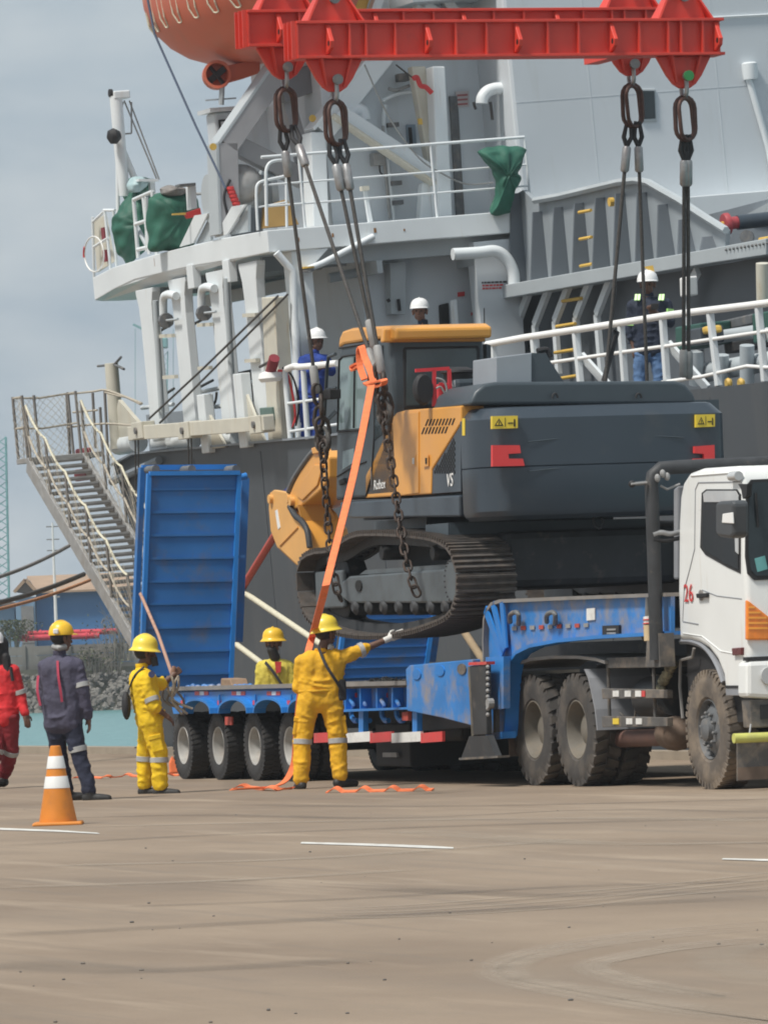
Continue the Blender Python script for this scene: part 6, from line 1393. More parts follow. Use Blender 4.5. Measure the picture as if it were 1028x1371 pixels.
# cab
aC0 = TS(449, 600, BX).x; aC1 = TS(529, 600, BX).x
yC1 = TF(649, 500, aC1).y; zc0 = TS(500, 668, BX).z; 
P = [TS(px, py, BX) for px, py in ((449, 670), (450, 600), (451, 500), (455, 468), (459, 459), (529, 452), (529, 664))]
for p in P[-2:]: p.x = aC1
cabx = MB().prism(P, 1, BX, yC1).build('cab_frame', M_exg2, ex, bevel=0.04, seg=3, smooth=50)
es('cab_roof', [(452, 466), (454, 452), (458, 443), (470, 439), (524, 435.5), (530, 440), (530, 455), (512, 457), (510, 453), (460, 461)], BX - 0.01, yC1 + 0.03, M_exy, cabx, bevel=0.05)
ef('roof_skirt', [(514, 440), (645, 438), (649, 443), (650, 457), (513, 458)], aC1 + 0.03, 0.1, M_exy, cabx, bevel=0.015)
ef('roof_lamp_notch', [(627, 446), (634, 444), (634, 449), (628, 450)], aC1 + 0.04, 0.03, M_dusty, cabx)
dgl = es('door_glass', [(455, 483), (459, 478), (493, 473), (491, 565), (489, 573), (453, 576)], BX - 0.006, BX + 0.02, M_glassc, cabx, bevel=0.004)
MB().bar(TS(475.5, 478, BX - .01), TS(474, 573, BX - .01), 0.012, 0.03, up=(0, 1, 0)).build('glass_divider', M_black, dgl)
MB().tube([TS(px, py, BX - .008) for px, py in ((454, 482), (459, 477), (494, 472), (492, 566), (489, 575), (452, 578), (454, 482))], 0.012, 5).build('door_gasket', M_black, cabx)
es('lower_door_glass', [(459, 604), (474, 600), (474, 618), (469, 622), (458, 629)], BX - 0.006, BX + 0.02, M_glassc, cabx)
MB().tube([TS(px, py, BX - .006) for px, py in ((454, 466), (501, 458), (501, 580), (497, 640), (490, 664), (452, 668))], 0.010, 5).build('door_gap', M_black, cabx)
MB().tube([TS(512, 462, BX - .006), TS(513, 560, BX - .006)], 0.008, 5).build('rear_post_line', M_black, cabx)
es('quarter_glass', [(503, 512), (511, 506), (511, 582), (500, 590)], BX - 0.006, BX + 0.02, M_glass, cabx)
es('door_handle', [(453, 643), (460, 640), (461, 646), (454, 650)], BX - 0.03, BX, M_black, cabx, bevel=0.005)
MB().tube([TS(px, py, BX - .006) for px, py in ((451, 638), (474, 624), (490, 618))], 0.008, 5).build('door_crease', M_black, cabx)
rg = ef('rear_window_gasket', [(541, 464), (640, 462), (643, 466), (643, 512), (600, 545), (540, 548), (539, 468)], aC1 + 0.006, 0.03, M_black, cabx, bevel=0.02)
M_rearglass = mat('rear_glass', (0.07, 0.09, 0.095), 0.12, var=0.2, scale=1.5, spec=0.5)
ef('rear_window', [(544, 468), (636, 466), (638, 470), (638, 508), (598, 540), (544, 543)], aC1 + 0.012, 0.02, M_rearglass, rg)
ef('rear_pillar_shade', [(651, 460), (657, 462), (658, 510), (652, 512)], aC1 - 0.2, 0.3, M_exg2, cabx)
# mirrors and grab rail at the cab front
gp_ = [(449, 474), (440, 477), (438, 490), (434, 560), (428, 585)]
MB().tube([TS(px, py, BX - 0.15) for px, py in gp_], 0.02, 8).build('grab_rail', M_exg2, cabx, smooth=50)
MB().tube([TS(450, 519, BX - .1), TS(436, 521, BX - .15)], 0.015, 6).build('grab_rail', M_exg2, cabx)
es('mirror', [(432, 522), (441, 521), (441, 534), (433, 535)], BX - 0.25, BX - 0.12, M_black, cabx, bevel=0.01)
MB().bar(TS(436, 565, BX - .1), TS(450, 550, BX), 0.03, 0.04).build('step_bracket', M_exg2, cabx)
# boom root, stick and bucket folded in front of the cab
BB = -0.75
es('boom', [(436, 600), (455, 556), (470, 520), (500, 520), (480, 640), (440, 660), (436, 640)], -0.60, -0.2, M_exy, plane=BX + 0.1, bevel=0.02)
stk = es('stick', [(385, 672), (388, 660), (393, 648), (401, 632), (412, 616), (420, 604), (428, 606), (434, 603), (440, 612), (440, 640), (430, 655), (415, 668), (402, 678), (391, 683)], BB - 0.02, BB + 0.5, M_exy, bevel=0.02)
es('stick_rib', [(396, 664), (404, 645), (420, 622), (432, 622), (424, 650), (404, 670)], BB - 0.04, BB - 0.02, M_exy, stk, bevel=0.01)
MB().tube(arc_pts([TS(px, py, BB - .02) for px, py in ((386, 658), (393, 642), (403, 626), (416, 608), (424, 601))], 4), 0.03, 8).build('hydraulic_hose', M_hub, stk, smooth=50)
es('hose_guard', [(416, 600), (424, 597), (428, 606), (418, 608)], BB - 0.05, BB + 0.1, M_exy, stk, bevel=0.01)
for (px, py) in ((388, 668), (392, 671), (364, 668)): MB().lathe([(0.05, -0.04), (0.05, 0.04)], TS(px, py, BB - 0.03), (0, 1, 0), 12).build('pivot_pin', M_exyl, stk, smooth=40)
bsh = [(361, 660), (366, 656), (384, 659), (387, 676), (392, 688), (402, 698), (410, 710), (414, 735), (404, 750), (398, 757), (370, 731), (362, 710), (359.5, 680)]
bk = es('bucket', bsh, BB - 0.03, BB + 0.03, M_exyl, bevel=0.01)
es('bucket_cheek', bsh, BB + 0.42, BB + 0.48, M_exyl, bk, plane=BB)
shell = [(361, 660), (359.5, 680), (362, 710), (370, 731), (398, 757)]
P = [TS(px, py, BB) for px, py in shell]
for p in P: p.y = BB + 0.22
MB().ribbon(P, 0.42, 0.03, (0, 1, 0)).build('bucket_shell', M_exy, bk, smooth=40)
lipb = [(388, 678), (395, 690), (404, 698), (411, 710), (414.5, 733)]
MB().tube(arc_pts([TS(px, py, BB - 0.04) for px, py in lipb], 4), 0.035, 8).build('side_cutter', M_dark, bk, smooth=50)
P = [TS(px, py, BB) for px, py in ((390, 678), (402, 690), (411, 708), (415, 735))]
for p in P: p.y = BB + 0.22
MB().ribbon(P, 0.40, 0.03, (0, 1, 0)).build('bucket_back', M_exy, bk, smooth=40)
ef('bucket_wear_plate', [(399, 676), (440, 676), (452, 700), (462, 724), (446, 734), (417, 737)], TS(405, 700, BB).x + 0.05, 0.04, M_exy, bk)
MB().tube([TS(375, 731, BB - .035), TS(399, 706, BB - .035)], 0.012, 5).build('weld_bead', M_exy, bk)
es('maker_plate', [(368, 684), (371, 682), (375, 706), (372, 709)], BB - 0.036, BB - 0.031, M_refw, bk)
tag(MB().prism([TS(374, 660, BB + .1), TS(385, 652, BB + .1), TS(386, 664, BB + .1)], 1, BB + .1, BB + .4).build('blue_wrap', mat('wrap_blue', (0.05, 0.07, 0.25), 0.6), bk))
# undercarriage
loop_px = [(440, 737), (470, 719), (500, 716), (540, 718), (575, 723), (597, 735), (607, 757), (610, 780), (607, 804), (596, 824), (565, 838), (535, 846), (505, 850), (470, 849), (435, 841), (411, 826), (400, 800), (397, 772), (403, 750), (418, 741)]
YO, YI = -1.62, -0.98
lp_ = [TS(px, py, YO) for px, py in loop_px]
def closed_curve(P, n):
    out = []; N_ = len(P)
    for k in range(N_):
        p0, p1, p2, p3 = P[k-1], P[k], P[(k+1) % N_], P[(k+2) % N_]
        for i in range(n): t = i/n; out.append(0.5 * ((2*p1) + (p2-p0)*t + (2*p0-5*p1+4*p2-p3)*t*t + (3*p1-p0-3*p2+p3)*t**3))
    return out
cv = closed_curve(lp_, 16); L_ = [0.0]
for k in range(len(cv)): L_.append(L_[-1] + (cv[(k+1) % len(cv)] - cv[k]).length)
NS = 52
def at_len(s):
    s %= L_[-1]
    for k in range(len(cv)):
        if L_[k+1] >= s: t = (s - L_[k]) / (L_[k+1] - L_[k]); return cv[k].lerp(cv[(k+1) % len(cv)], t), (cv[(k+1) % len(cv)] - cv[k]).normalized()
    return cv[0], Vector((1, 0, 0))
pit = L_[-1] / NS; w_ = YI - YO
shoe = MB().box(-pit * .47, pit * .47, 0, w_, -0.012, 0.012)
for gx in (-0.33, 0.0, 0.33): shoe.box(pit * gx - 0.012, pit * gx + 0.012, 0, w_, 0.0121, 0.05)
shoe_me = shoe.mesh('track_shoe', M_track)
lk = MB()
for yy in (w_ * .30, w_ * .58): lk.box(-pit * .5, pit * .5, yy, yy + 0.05, -0.11, -0.0125)
lk.box(-0.03, 0.03, w_ * .30 + 0.051, w_ * .58 - 0.001, -0.09, -0.04)
link_me = lk.mesh('track_link', M_dark)
cen = sum(cv, Vector()) / len(cv)
for ti, (off, nm) in enumerate(((0, 'track'), (1, 'track'))):
    dy = 0 if off == 0 else (-YO - YI)
    tf = MB(); t_ = None
    fr_p = [(455, 772), (590, 762), (600, 770), (600, 803), (588, 808), (455, 808), (445, 800), (445, 780)]
    P = [TS(px, py, YO) for px, py in fr_p]
    t_ = MB().prism(P, 1, YO + 0.10 + dy * 1.0, YI - 0.08 + dy).build('track_frame', M_trackf, ex, bevel=0.02)
    for k in range(NS):
        p, d_ = at_len(k * pit); nrm = Vector((-d_.z, 0, d_.x)); 
        if (p - cen).dot(nrm) < 0: nrm = -nrm
        X = d_ if Vector((0, 1, 0)).dot(nrm.cross(d_)) > 0 else -d_
        R = Matrix((X, Vector((0, 1, 0)), nrm)).transposed().to_4x4()
        s_ = inst('track_shoe', shoe_me, t_, Matrix.Translation((p.x, YO + dy, p.z)) @ R); inst('track_link', link_me, t_, Matrix.Translation((p.x, YO + dy, p.z)) @ R)
    sp = TS(597, 778, YO)
    MB().lathe([(0.34, 0.2), (0.36, 0.25), (0.36, 0.32), (0.34, 0.36)], (sp.x - 0.15, YO + dy, sp.z), (0, 1, 0), 26).build('sprocket', M_dark, t_, smooth=30)
    MB().lathe([(0.21, 0.06), (0.225, 0.08), (0.225, 0.5)], (sp.x, YO + dy, sp.z), (0, 1, 0), 28).build('final_drive', M_trackf, t_, smooth=30)
    for k in range(22): t = 2*pi*k/22; MB().ball((sp.x + 0.205 * cos(t), YO + dy + 0.06, sp.z + 0.205 * sin(t)), 0.014, 6, 4).build('drive_bolt', M_dark, t_)
    ip = TS(428, 790, YO); MB().lathe([(0.36, 0.2), (0.40, 0.22), (0.40, 0.42), (0.36, 0.44)], (ip.x, YO + dy, ip.z), (0, 1, 0), 26).build('idler', M_dark, t_, smooth=30)
    MB().box(ip.x - 0.45, ip.x + 0.45, YO + dy + 0.10, YO + dy + 0.16, ip.z - 0.2, ip.z + 0.2).build('idler_guard', M_trackf, t_, bevel=0.02)
    for px in (462, 480, 500, 520, 541, 562, 582): q = TS(px, 813, YO); MB().lathe([(0.05, 0.08), (0.09, 0.12), (0.09, 0.4)], (q.x, YO + dy, q.z), (0, 1, 0), 14).build('track_roller', M_dark, t_, smooth=40)
    for px in (492, 560): q = TS(px, 741, YO); MB().lathe([(0.07, 0.15), (0.08, 0.18), (0.08, 0.4)], (q.x, YO + dy, q.z), (0, 1, 0), 14).build('carrier_roller', M_dark, t_, smooth=40)
    q = TS(465, 785, YO); MB().lathe([(0.10, 0.10), (0.10, 0.085)], (q.x + .1, YO + dy, q.z), (0, 1, 0), 14, (1, .6)).build('frame_port', M_ink, t_)
    P = [TS(px, py, YO) for px, py in ((462, 770), (470, 764), (596, 755), (600, 762))]
    MB().prism(P, 1, YO + 0.16 + dy, YI - 0.1 + dy).build('frame_top', M_trackf, t_)
cx_ = (TS(500, 780, YO).x + TS(560, 780, YO).x) / 2
MB().box(cx_ - 1.7, cx_ + 1.5, YI + 0.02, -YI - 0.02, cen.z - 0.12, cen.z + 0.46).build('car_body', M_dark, ex, bevel=0.08)
MB().lathe([(0.75, 0), (0.75, 0.3), (0.85, 0.31), (0.85, 0.42)], (cx_, 0, cen.z + 0.4), (0, 0, 1), 36).build('slew_ring', M_dark, ex, smooth=30)
MB().box(aC0 + 0.2, AC - 0.5, -1.2, 1.2, cen.z + 0.72, zfl + 0.02).build('slew_frame', M_dark, ex)
MB().box(aC0 - 0.2, aC0 + 1.5, -0.95, -0.4, cen.z + 0.45, zfl + 0.01).build('belly_cover', M_trackf, ex)
P = [TF(600, 700, AC - 1.0), TF(872, 694, AC - 1.0), TF(872, 716, AC - 1.0), TF(600, 716, AC - 1.0)]
MB().prism(P, 0, AC - 1.7, AC - 1.0).build('belly_plate', M_exg2, ex)

# ------------------------------------------------------------------ red spreader
sp_ = thing('spreader_beam', 'red steel spreader frame of two long beams with lifting lugs', 'spreader beam', TR)
lugF = (447, 915); 
aF = 0.0
# choose the front beam plane so that its lugs stand over the tracks
aF = TS(447, 100, -1.95).x
yL = TF(391, 50, aF).y; yR = TF(962, 50, aF).y
zT = TF(680, 27, aF).z; zB = TF(680, 77, aF).z
aBk = TS(381, 100, -1.95).x; zs = TF(360, 45, aBk).z - (zT + zB) / 2 + 0.05
def ibeam(a, dz):
    W2 = 0.17
    MB().box(a - W2, a + W2, yL, yR, zT - 0.03 + dz, zT + dz).build('top_flange', M_red, sp_, bevel=0.004)
    MB().box(a - W2, a + W2, yL, yR, zB + dz, zB + 0.03 + dz).build('bottom_flange', M_red, sp_, bevel=0.004)
    MB().box(a - 0.09, a - 0.07, yL + 0.02, yR - 0.02, zB + 0.031 + dz, zT - 0.031 + dz).build('web', M_red, sp_); MB().box(a + 0.07, a + 0.09, yL + 0.02, yR - 0.02, zB + 0.031 + dz, zT - 0.031 + dz).build('web', M_red, sp_)
    MB().box(a - W2 + .02, a + W2 - .02, yL, yL + 0.02, zB + .031 + dz, zT - .031 + dz).build('end_plate', M_red, sp_)
    for s in (-.13, 0, .13): MB().box(a + s - .008, a + s + .008, yL - 0.05, yL, zB + dz, zT + dz).build('end_stiffener', M_red, sp_)
    k = 0
    for px in (434, 462, 484, 523, 566, 604, 645, 686, 727, 768, 813, 849, 888, 905, 934, 953):
        y = TF(px, 50, aF).y
        if px in (566, 686, 813, 953, 434):
            s_ = MB().prism([(a + 0.091, y, zB + 0.035 + dz), (a + 0.24, y, zB + 0.10 + dz), (a + 0.26, y, zB + 0.17 + dz), (a + 0.22, y, zB + 0.22 + dz), (a + 0.13, y, zT - 0.035 + dz), (a + 0.091, y, zT - 0.035 + dz)], 1, y - 0.022, y + 0.022).build('side_lug', M_red, sp_, bevel=0.006)
            MB().lathe([(0.03, -0.024), (0.03, 0.024)], (a + 0.2, y, zB + 0.15 + dz), (0, 1, 0), 10).build('lug_hole', M_ink, s_)
        else: MB().box(a + 0.091, a + 0.16, y - 0.01, y + 0.01, zB + 0.031 + dz, zT - 0.031 + dz).build('stiffener', M_red, sp_)
ibeam(aF, 0.0); ibeam(aBk, zs)
for yy in (yL + 0.9, yR - 0.9): MB().box(aBk + 0.18, aF - 0.18, yy - 0.08, yy + 0.08, zB + 0.05, zT - 0.05).build('cross_tie', M_red, sp_)
LUGS = []
for (a, dz, px, i) in ((aF, 0, 447, 0), (aBk, zs, 381, 1), (aF, 0, 915, 2), (aBk, zs, 845, 3)):
    y = TF(px, 100, a).y; z0 = zB + dz - 0.001
    def lugpoly(s, zz, up):
        w3 = 0.31 if up < 0 else 0.27
        return [(a, y - w3, zz), (a, y - 0.20, zz + up * 0.20), (a, y - 0.13, zz + up * 0.29), (a, y - 0.06, zz + up * 0.335), (a, y + 0.06, zz + up * 0.335), (a, y + 0.13, zz + up * 0.29), (a, y + 0.20, zz + up * 0.20), (a, y + w3, zz)]
    lu = MB().prism(lugpoly(0, z0, -1), 0, a - 0.03, a + 0.03).build('lower_lug', M_red, sp_, bevel=0.012)
    for s in (-0.16, 0.16): MB().hexa([(a + .031, y + s - .012, z0), (a + .12, y + s - .012, z0), (a + .12, y + s + .012, z0), (a + .031, y + s + .012, z0)], [(a + .031, y + s * .6 - .012, z0 - .28), (a + .05, y + s * .6 - .012, z0 - .28), (a + .05, y + s * .6 + .012, z0 - .28), (a + .031, y + s * .6 + .012, z0 - .28)]).build('lug_rib', M_red, lu)
    z1 = zT + dz + 0.001
    lu2 = MB().prism(lugpoly(0, z1, 1), 0, a - 0.03, a + 0.03).build('upper_lug', M_red, sp_, bevel=0.012)
    for s in (-1, 1): MB().hexa([(a - .12, y + s * .30 - .012, z1), (a + .14, y + s * .30 - .012, z1), (a + .14, y + s * .30 + .012, z1), (a - .12, y + s * .30 + .012, z1)], [(a - .04, y + s * .11 - .012, z1 + .34), (a + .045, y + s * .11 - .012, z1 + .34), (a + .045, y + s * .11 + .012, z1 + .34), (a - .04, y + s * .11 + .012, z1 + .34)]).build('lug_wing', M_red, lu2)
    LUGS.append((a, y, z0 - 0.235, z1 + 0.27))
# shackles, master links and wire slings
LBL = ['front left', 'rear left', 'front right', 'rear right']
def shackle(root, c, down=1):
    r = 0.055; pts = [c + Vector((s * 0.075, 0, 0)) for s in ()]
    pts = [c + Vector((-0.07, 0, 0)), c + Vector((-0.075, 0, -0.10 * down))] + [c + Vector((-0.075 * cos(t), 0, -0.14 * down - 0.075 * sin(t) * down)) for t in [pi * k/8 for k in range(9)]] + [c + Vector((0.075, 0, -0.10 * down)), c + Vector((0.07, 0, 0))]
    MB().tube(pts, 0.024, 10).build('bow', M_steel, root, smooth=50)
    MB().tube([c + Vector((-0.11, 0, 0)), c + Vector((0.12, 0, 0))], 0.03, 12).build('pin', M_steel, root, smooth=40)
    MB().lathe([(0.055, 0), (0.055, 0.04)], c + Vector((0.10, 0, 0)), (1, 0, 0), 12).build('pin_head', M_hub, root)
def oval(c, wd, ht, r, yaw, tilt=0.0):
    pts = []; h_ = ht / 2 - wd / 2
    for k in range(9): t = pi * k/8; pts.append(Vector((0, wd/2 * cos(t), h_ + wd/2 * sin(t))))
    for k in range(9): t = pi + pi * k/8; pts.append(Vector((0, wd/2 * cos(t), -h_ + wd/2 * sin(t))))
    R = Matrix.Rotation(yaw, 3, 'Z') @ Matrix.Rotation(tilt, 3, 'X')
    return MB().tube([c + R @ p for p in pts], r, 8, closed=True)
RING = []
wheres = ['on the near left lug of the red spreader', 'on the far left lug of the red spreader', 'with a green pin on the near right lug of the red spreader', 'on the far right lug of the red spreader']
for i, (a, y, zl_, zu_) in enumerate(LUGS):
    s_ = thing('shackle', 'steel bow shackle ' + wheres[i], 'shackle', TR, 'shackles under the red spreader'); shackle(s_, Vector((a, y, zl_ + 0.02)))
    if i == 2: MB().lathe([(0.056, 0), (0.056, 0.02)], Vector((a + 0.142, y, zl_ + 0.02)), (1, 0, 0), 12).build('pin_cap', mat('pin_green', (0.03, 0.22, 0.06), 0.5), s_)
    s2 = thing('shackle', 'steel shackle cut by the top edge above the ' + LBL[i] + ' lug', 'shackle', TR, 'shackles above the red spreader'); shackle(s2, Vector((a, y, zu_ - 0.04)), -1)
    c = Vector((a, y, zl_ - 0.42)); m_ = thing('master_link', 'rusty oval master link hanging ' + ['below the near left spreader lug', 'below the far left spreader lug', 'below the near right spreader lug', 'below the far right spreader lug'][i], 'link', TR, 'oval links below the spreader')
    oval(c, 0.24, 0.46, 0.024, 0.15).build('ring', M_link, m_, smooth=60); oval(c + Vector((0.03, 0.0, -0.01)), 0.22, 0.44, 0.022, 0.55, 0.1).build('ring', M_link, m_, smooth=60)
    RING.append(c + Vector((0, 0, -0.20)))
def sling(ring, dst, label, off=0.0, dfer=True, slack=0.0):
    s_ = thing('wire_sling', label, 'sling', TR, 'wire slings'); ring = ring + Vector((0, off, 0)); d_ = (dst - ring).normalized()
    f0 = ring + d_ * 0.24; f1 = ring + d_ * 0.52
    MB().tube([ring + Vector((0, -.02, .03)), ring + d_ * 0.14 + Vector((0, -0.045, 0)), f0], [0.02, 0.026, 0.026], 8).build('eye_splice', M_black, s_, smooth=60)
    MB().tube([ring + Vector((0, .02, .03)), ring + d_ * 0.14 + Vector((0, 0.045, 0)), f0], [0.02, 0.026, 0.026], 8).build('eye_splice', M_black, s_, smooth=60)
    MB().tube([f0, f0 + d_ * .02, f1 - d_ * .02, f1], [0.035, 0.048, 0.048, 0.032], 12).build('ferrule', M_steel, s_, smooth=40)
    MB().tube([f1, dst], 0.021, 8).build('wire_rope', M_wire, s_, smooth=60)
    MB().tube([dst - d_ * 0.30, dst - d_ * 0.28, dst - d_ * 0.03, dst], [0.034, 0.046, 0.046, 0.03], 12).build('ferrule', M_galv, s_, smooth=40)
    return dst
BCH = -1.72
t1 = TS(424, 527, BCH); t2 = TS(503, 498, BCH); t3 = TS(511, 500, BCH)
sling(RING[1], t1, 'wire sling from far left spreader lug down to the cab-front chain', -0.05)
sling(RING[1], t2, 'wire sling slanting from far left spreader lug to the orange knot', 0.07)
sling(RING[0], t2 + Vector((0, 0, 0.25)), 'left of two wire slings from the near left spreader lug', -0.06)
sling(RING[0], t3, 'right of two wire slings from the near left spreader lug', 0.06)
BR2 = 1.75
def right_dst(px, py): return TS(px, py, BR2)
d1 = TF(806, 560, RING[3].x - 0.2); d2 = TF(868, 560, RING[3].x - 0.2); d3 = TF(912, 540, RING[2].x - 0.6); d4 = TF(923, 540, RING[2].x - 0.6)
sling(RING[3], d1, 'left of two wire slings under the far right spreader lug', -0.05); sling(RING[3], d2, 'right of two wire slings under the far right spreader lug', 0.05)
sling(RING[2], TF(915, 505, RING[2].x - .6), 'left of two wire slings under the near right spreader lug', -0.02); sling(RING[2], TF(922, 507, RING[2].x - .6), 'right of two wire slings under the near right spreader lug', 0.02)
tag(MB().tube([TF(820, 442, RING[3].x - .2), TF(826, 444, RING[3].x - .2), TF(808, 510, RING[3].x - .2)], 0.03, 8).build('rope_sleeve', M_black, fr=TR, smooth=50), 'black rubber sleeve on the far right wire sling', 'sleeve')
# chains
link1 = oval(Vector((0, 0, 0)), 0.075, 0.125, 0.0135, 0.0).mesh('chain_link', M_chain, 60)
def chain(px_pts, b_, label, pitch=0.094, big=False):
    c = thing('lifting_chain', label, 'chain', TR, 'lifting chains'); P = arc_pts([TS(px, py, bb) for px, py, bb in px_pts], 10)
    L2 = [0.0]
    for k in range(len(P) - 1): L2.append(L2[-1] + (P[k+1] - P[k]).length)
    n_ = int(L2[-1] / pitch)
    for i in range(n_):
        s = i * pitch
        for k in range(len(P) - 1):
            if L2[k+1] >= s: break
        t = (s - L2[k]) / max(1e-6, L2[k+1] - L2[k]); p = P[k].lerp(P[k+1], t); d_ = (P[k+1] - P[k]).normalized()
        q = d_.to_track_quat('Z', 'Y').to_matrix().to_4x4()
        inst('link', link1, c, Matrix.Translation(p) @ q @ Matrix.Rotation((pi/2 if i % 2 else 0) + 0.5 + random.uniform(-.25, .25), 4, 'Z'))
    return c
cA = chain([(432, 600, -1.74), (435, 650, -1.72), (439, 700, -1.70), (443, 745, -1.70), (450, 785, -1.68), (458, 808, -1.6)], 0, 'rusty lifting chain hanging in front of the cab down to the track')
cB = chain([(515, 560, -1.74), (520, 600, -1.72), (528, 650, -1.70), (535, 700, -1.70), (543, 745, -1.70), (552, 780, -1.68), (564, 806, -1.6)], 0, 'rusty lifting chain hanging across the yellow side panel to the track')
for (px, y0, y1, lab) in ((427, 528, 602, 'cluster of hooks and heavy links above the cab-front chain'), (510, 500, 566, 'cluster of hooks and heavy links below the orange knot')):
    h_ = thing('chain_hook', lab, 'hook', TR)
    for k in range(6):
        y = lerp(y0, y1, k / 5); px2 = px + k * (1.1 if px > 480 else 0.9) + (2 if k % 2 else -2)
        oval(TS(px2, y, BCH), 0.11 + 0.03 * (k % 2), 0.22, 0.022, 0.4 + k * 0.9, 0.2 * (-1) ** k).build('link', M_chain, h_, smooth=60)
    for s in (-1, 1):
        P = [TS(px + 4 + s * 3, y1 - 30, BCH), TS(px + 5 + s * 7, y1 - 20, BCH), TS(px + 5 + s * 8, y1 - 8, BCH), TS(px + 6 + s * 4, y1, BCH), TS(px + 5, y1 - 6, BCH)]
        MB().tube(arc_pts(P, 4), [0.02] * 4 + [0.03] * 9 + [0.022] * 4, 8).build('hook', M_wire, h_, smooth=60)
# orange strap hanging from the knot
st = thing('lifting_strap', 'long orange webbing strap knotted to the slings and hanging down past the pointing man', 'strap', TR)
YS = WY(0, 0, 0)
def tp(px, py, dy): return TR.l(WY(px, py, dy))
kd = TR.w(t3).y - 0.3; wd_ = G(425, 1056).y
hang = [(497, 516, kd), (485, 580, kd - 1.0), (470, 650, kd - 2.2), (450, 730, kd - 3.6), (432, 800, kd - 4.6), (420, 845, wd_ + 0.35), (411, 880, wd_ + 0.3), (402, 930, wd_ + 0.3), (397, 985, wd_ + 0.3), (394, 1020, wd_ + 0.3), (385, 1042, wd_ + 0.2), (372, 1052, wd_ + 0.1), (350, 1056, wd_ - 0.05), (312, 1058, wd_ - 0.3)]
P = arc_pts([tp(*q) for q in hang], 4)
side = TR.Rt @ Vector((1, 0.1, 0.15))
for p in P: p.z = max(p.z, 0.03)
MB().ribbon(P, 0.075, 0.012, side).build('webbing', M_strap, st)
for q in ([(490, 512), (500, 517), (512, 515), (514, 509), (503, 511), (494, 514)], [(488, 508), (482, 490), (481, 470), (484, 464), (488, 478), (496, 497), (500, 512)], [(478, 486), (472, 490), (474, 495), (480, 490)]):
    P = arc_pts([TS(px, py, BCH - 0.08) for px, py in q], 4); MB().ribbon(P, 0.07, 0.02, (0.3, 1, 0.3)).build('knot', M_strap, st)
gs = thing('ground_strap', 'orange webbing strap lying in loops on the ground beside the pointing man', 'strap', WF)
P = []
for k in range(60):
    px = 438 + k * 2.4; g_ = G(px, 1062 - 0.02 * (px - 438)); hgt = 0.012 + 0.04 * max(0, sin((px - 440) / 38.0 * 2 * pi)) ** 1.2; P.append(Vector((g_.x, g_.y + 0.02 * sin(px * .2), hgt)))
MB().ribbon(P, 0.16, 0.012, (0.2, 1, 0.1)).build('webbing', M_strap, gs)
gs2 = thing('ground_strap', 'orange strap coil lying on the ground left of the pointing man', 'strap', WF)
P = []
for k in range(40):
    px = 310 + k * 2.3; g_ = G(px, 1058 + 1.5 * sin(px * .09)); P.append(Vector((g_.x, g_.y, 0.014 + 0.03 * max(0, sin(px * .16)))))
MB().ribbon(P, 0.18, 0.012, (0.2, 1, 0.1)).build('webbing', M_strap, gs2)
gs3 = thing('ground_strap', 'orange strap trailing on the ground behind the navy-clad man', 'strap', WF)
P = []
for k in range(50):
    px = 98 + k * 2.9; g_ = G(px, 1043 - 0.02 * (px - 98) + 1.0 * sin(px * .1)); P.append(Vector((g_.x, g_.y, 0.012 + 0.025 * max(0, sin(px * .23)))))
MB().ribbon(P, 0.12, 0.012, (0.2, 1, 0.1)).build('webbing', M_strap, gs3)
oc = thing('orange_bag', 'crumpled orange strap bundle on the ground beside the rearmost trailer wheel', 'strap', WF)
g_ = G(230, 1036); MB().prism([G(222, 1039), WY(226, 1022, g_.y), WY(230, 1012, g_.y), WY(238, 1024, g_.y), G(241, 1039)], 1, g_.y, g_.y + 0.15).build('fabric', M_strap, oc, bevel=0.02)

# ------------------------------------------------------------------ traffic cone
cn = thing('traffic_cone', 'orange traffic cone with two white bands standing on the apron', 'cone', WF)
cg = G(78, 1105); ch_ = 0.685
def cr(t): return lerp(0.165, 0.045, t)
MB().hexa([(cg.x - .22, cg.y - .22, 0), (cg.x + .22, cg.y - .22, 0), (cg.x + .22, cg.y + .22, 0), (cg.x - .22, cg.y + .22, 0)], [(cg.x - .21, cg.y - .21, .03), (cg.x + .21, cg.y - .21, .03), (cg.x + .21, cg.y + .21, .03), (cg.x - .21, cg.y + .21, .03)]).build('base', M_cone, cn, bevel=0.012)
MB().lathe([(cr(0), 0.03), (cr(0.02), 0.05), (cr(.5), ch_ * .5 + .015), (cr(1), ch_), (cr(1) * .8, ch_ + .006), (cr(1) * .7, ch_ - .05)], (cg.x, cg.y, 0), (0, 0, 1), 32).build('body', M_cone, cn, smooth=40)
for (t0_, t1_) in ((0.45, 0.60), (0.70, 0.855)): MB().lathe([(cr(t0_) + .0025, ch_ * t0_ + .012), (cr(t0_) + .004, ch_ * t0_ + .014), (cr(t1_) + .004, ch_ * t1_ + .012), (cr(t1_) + .0025, ch_ * t1_ + .014)], (cg.x, cg.y, 0), (0, 0, 1), 32).build('reflective_band', M_conew, cn, smooth=40)

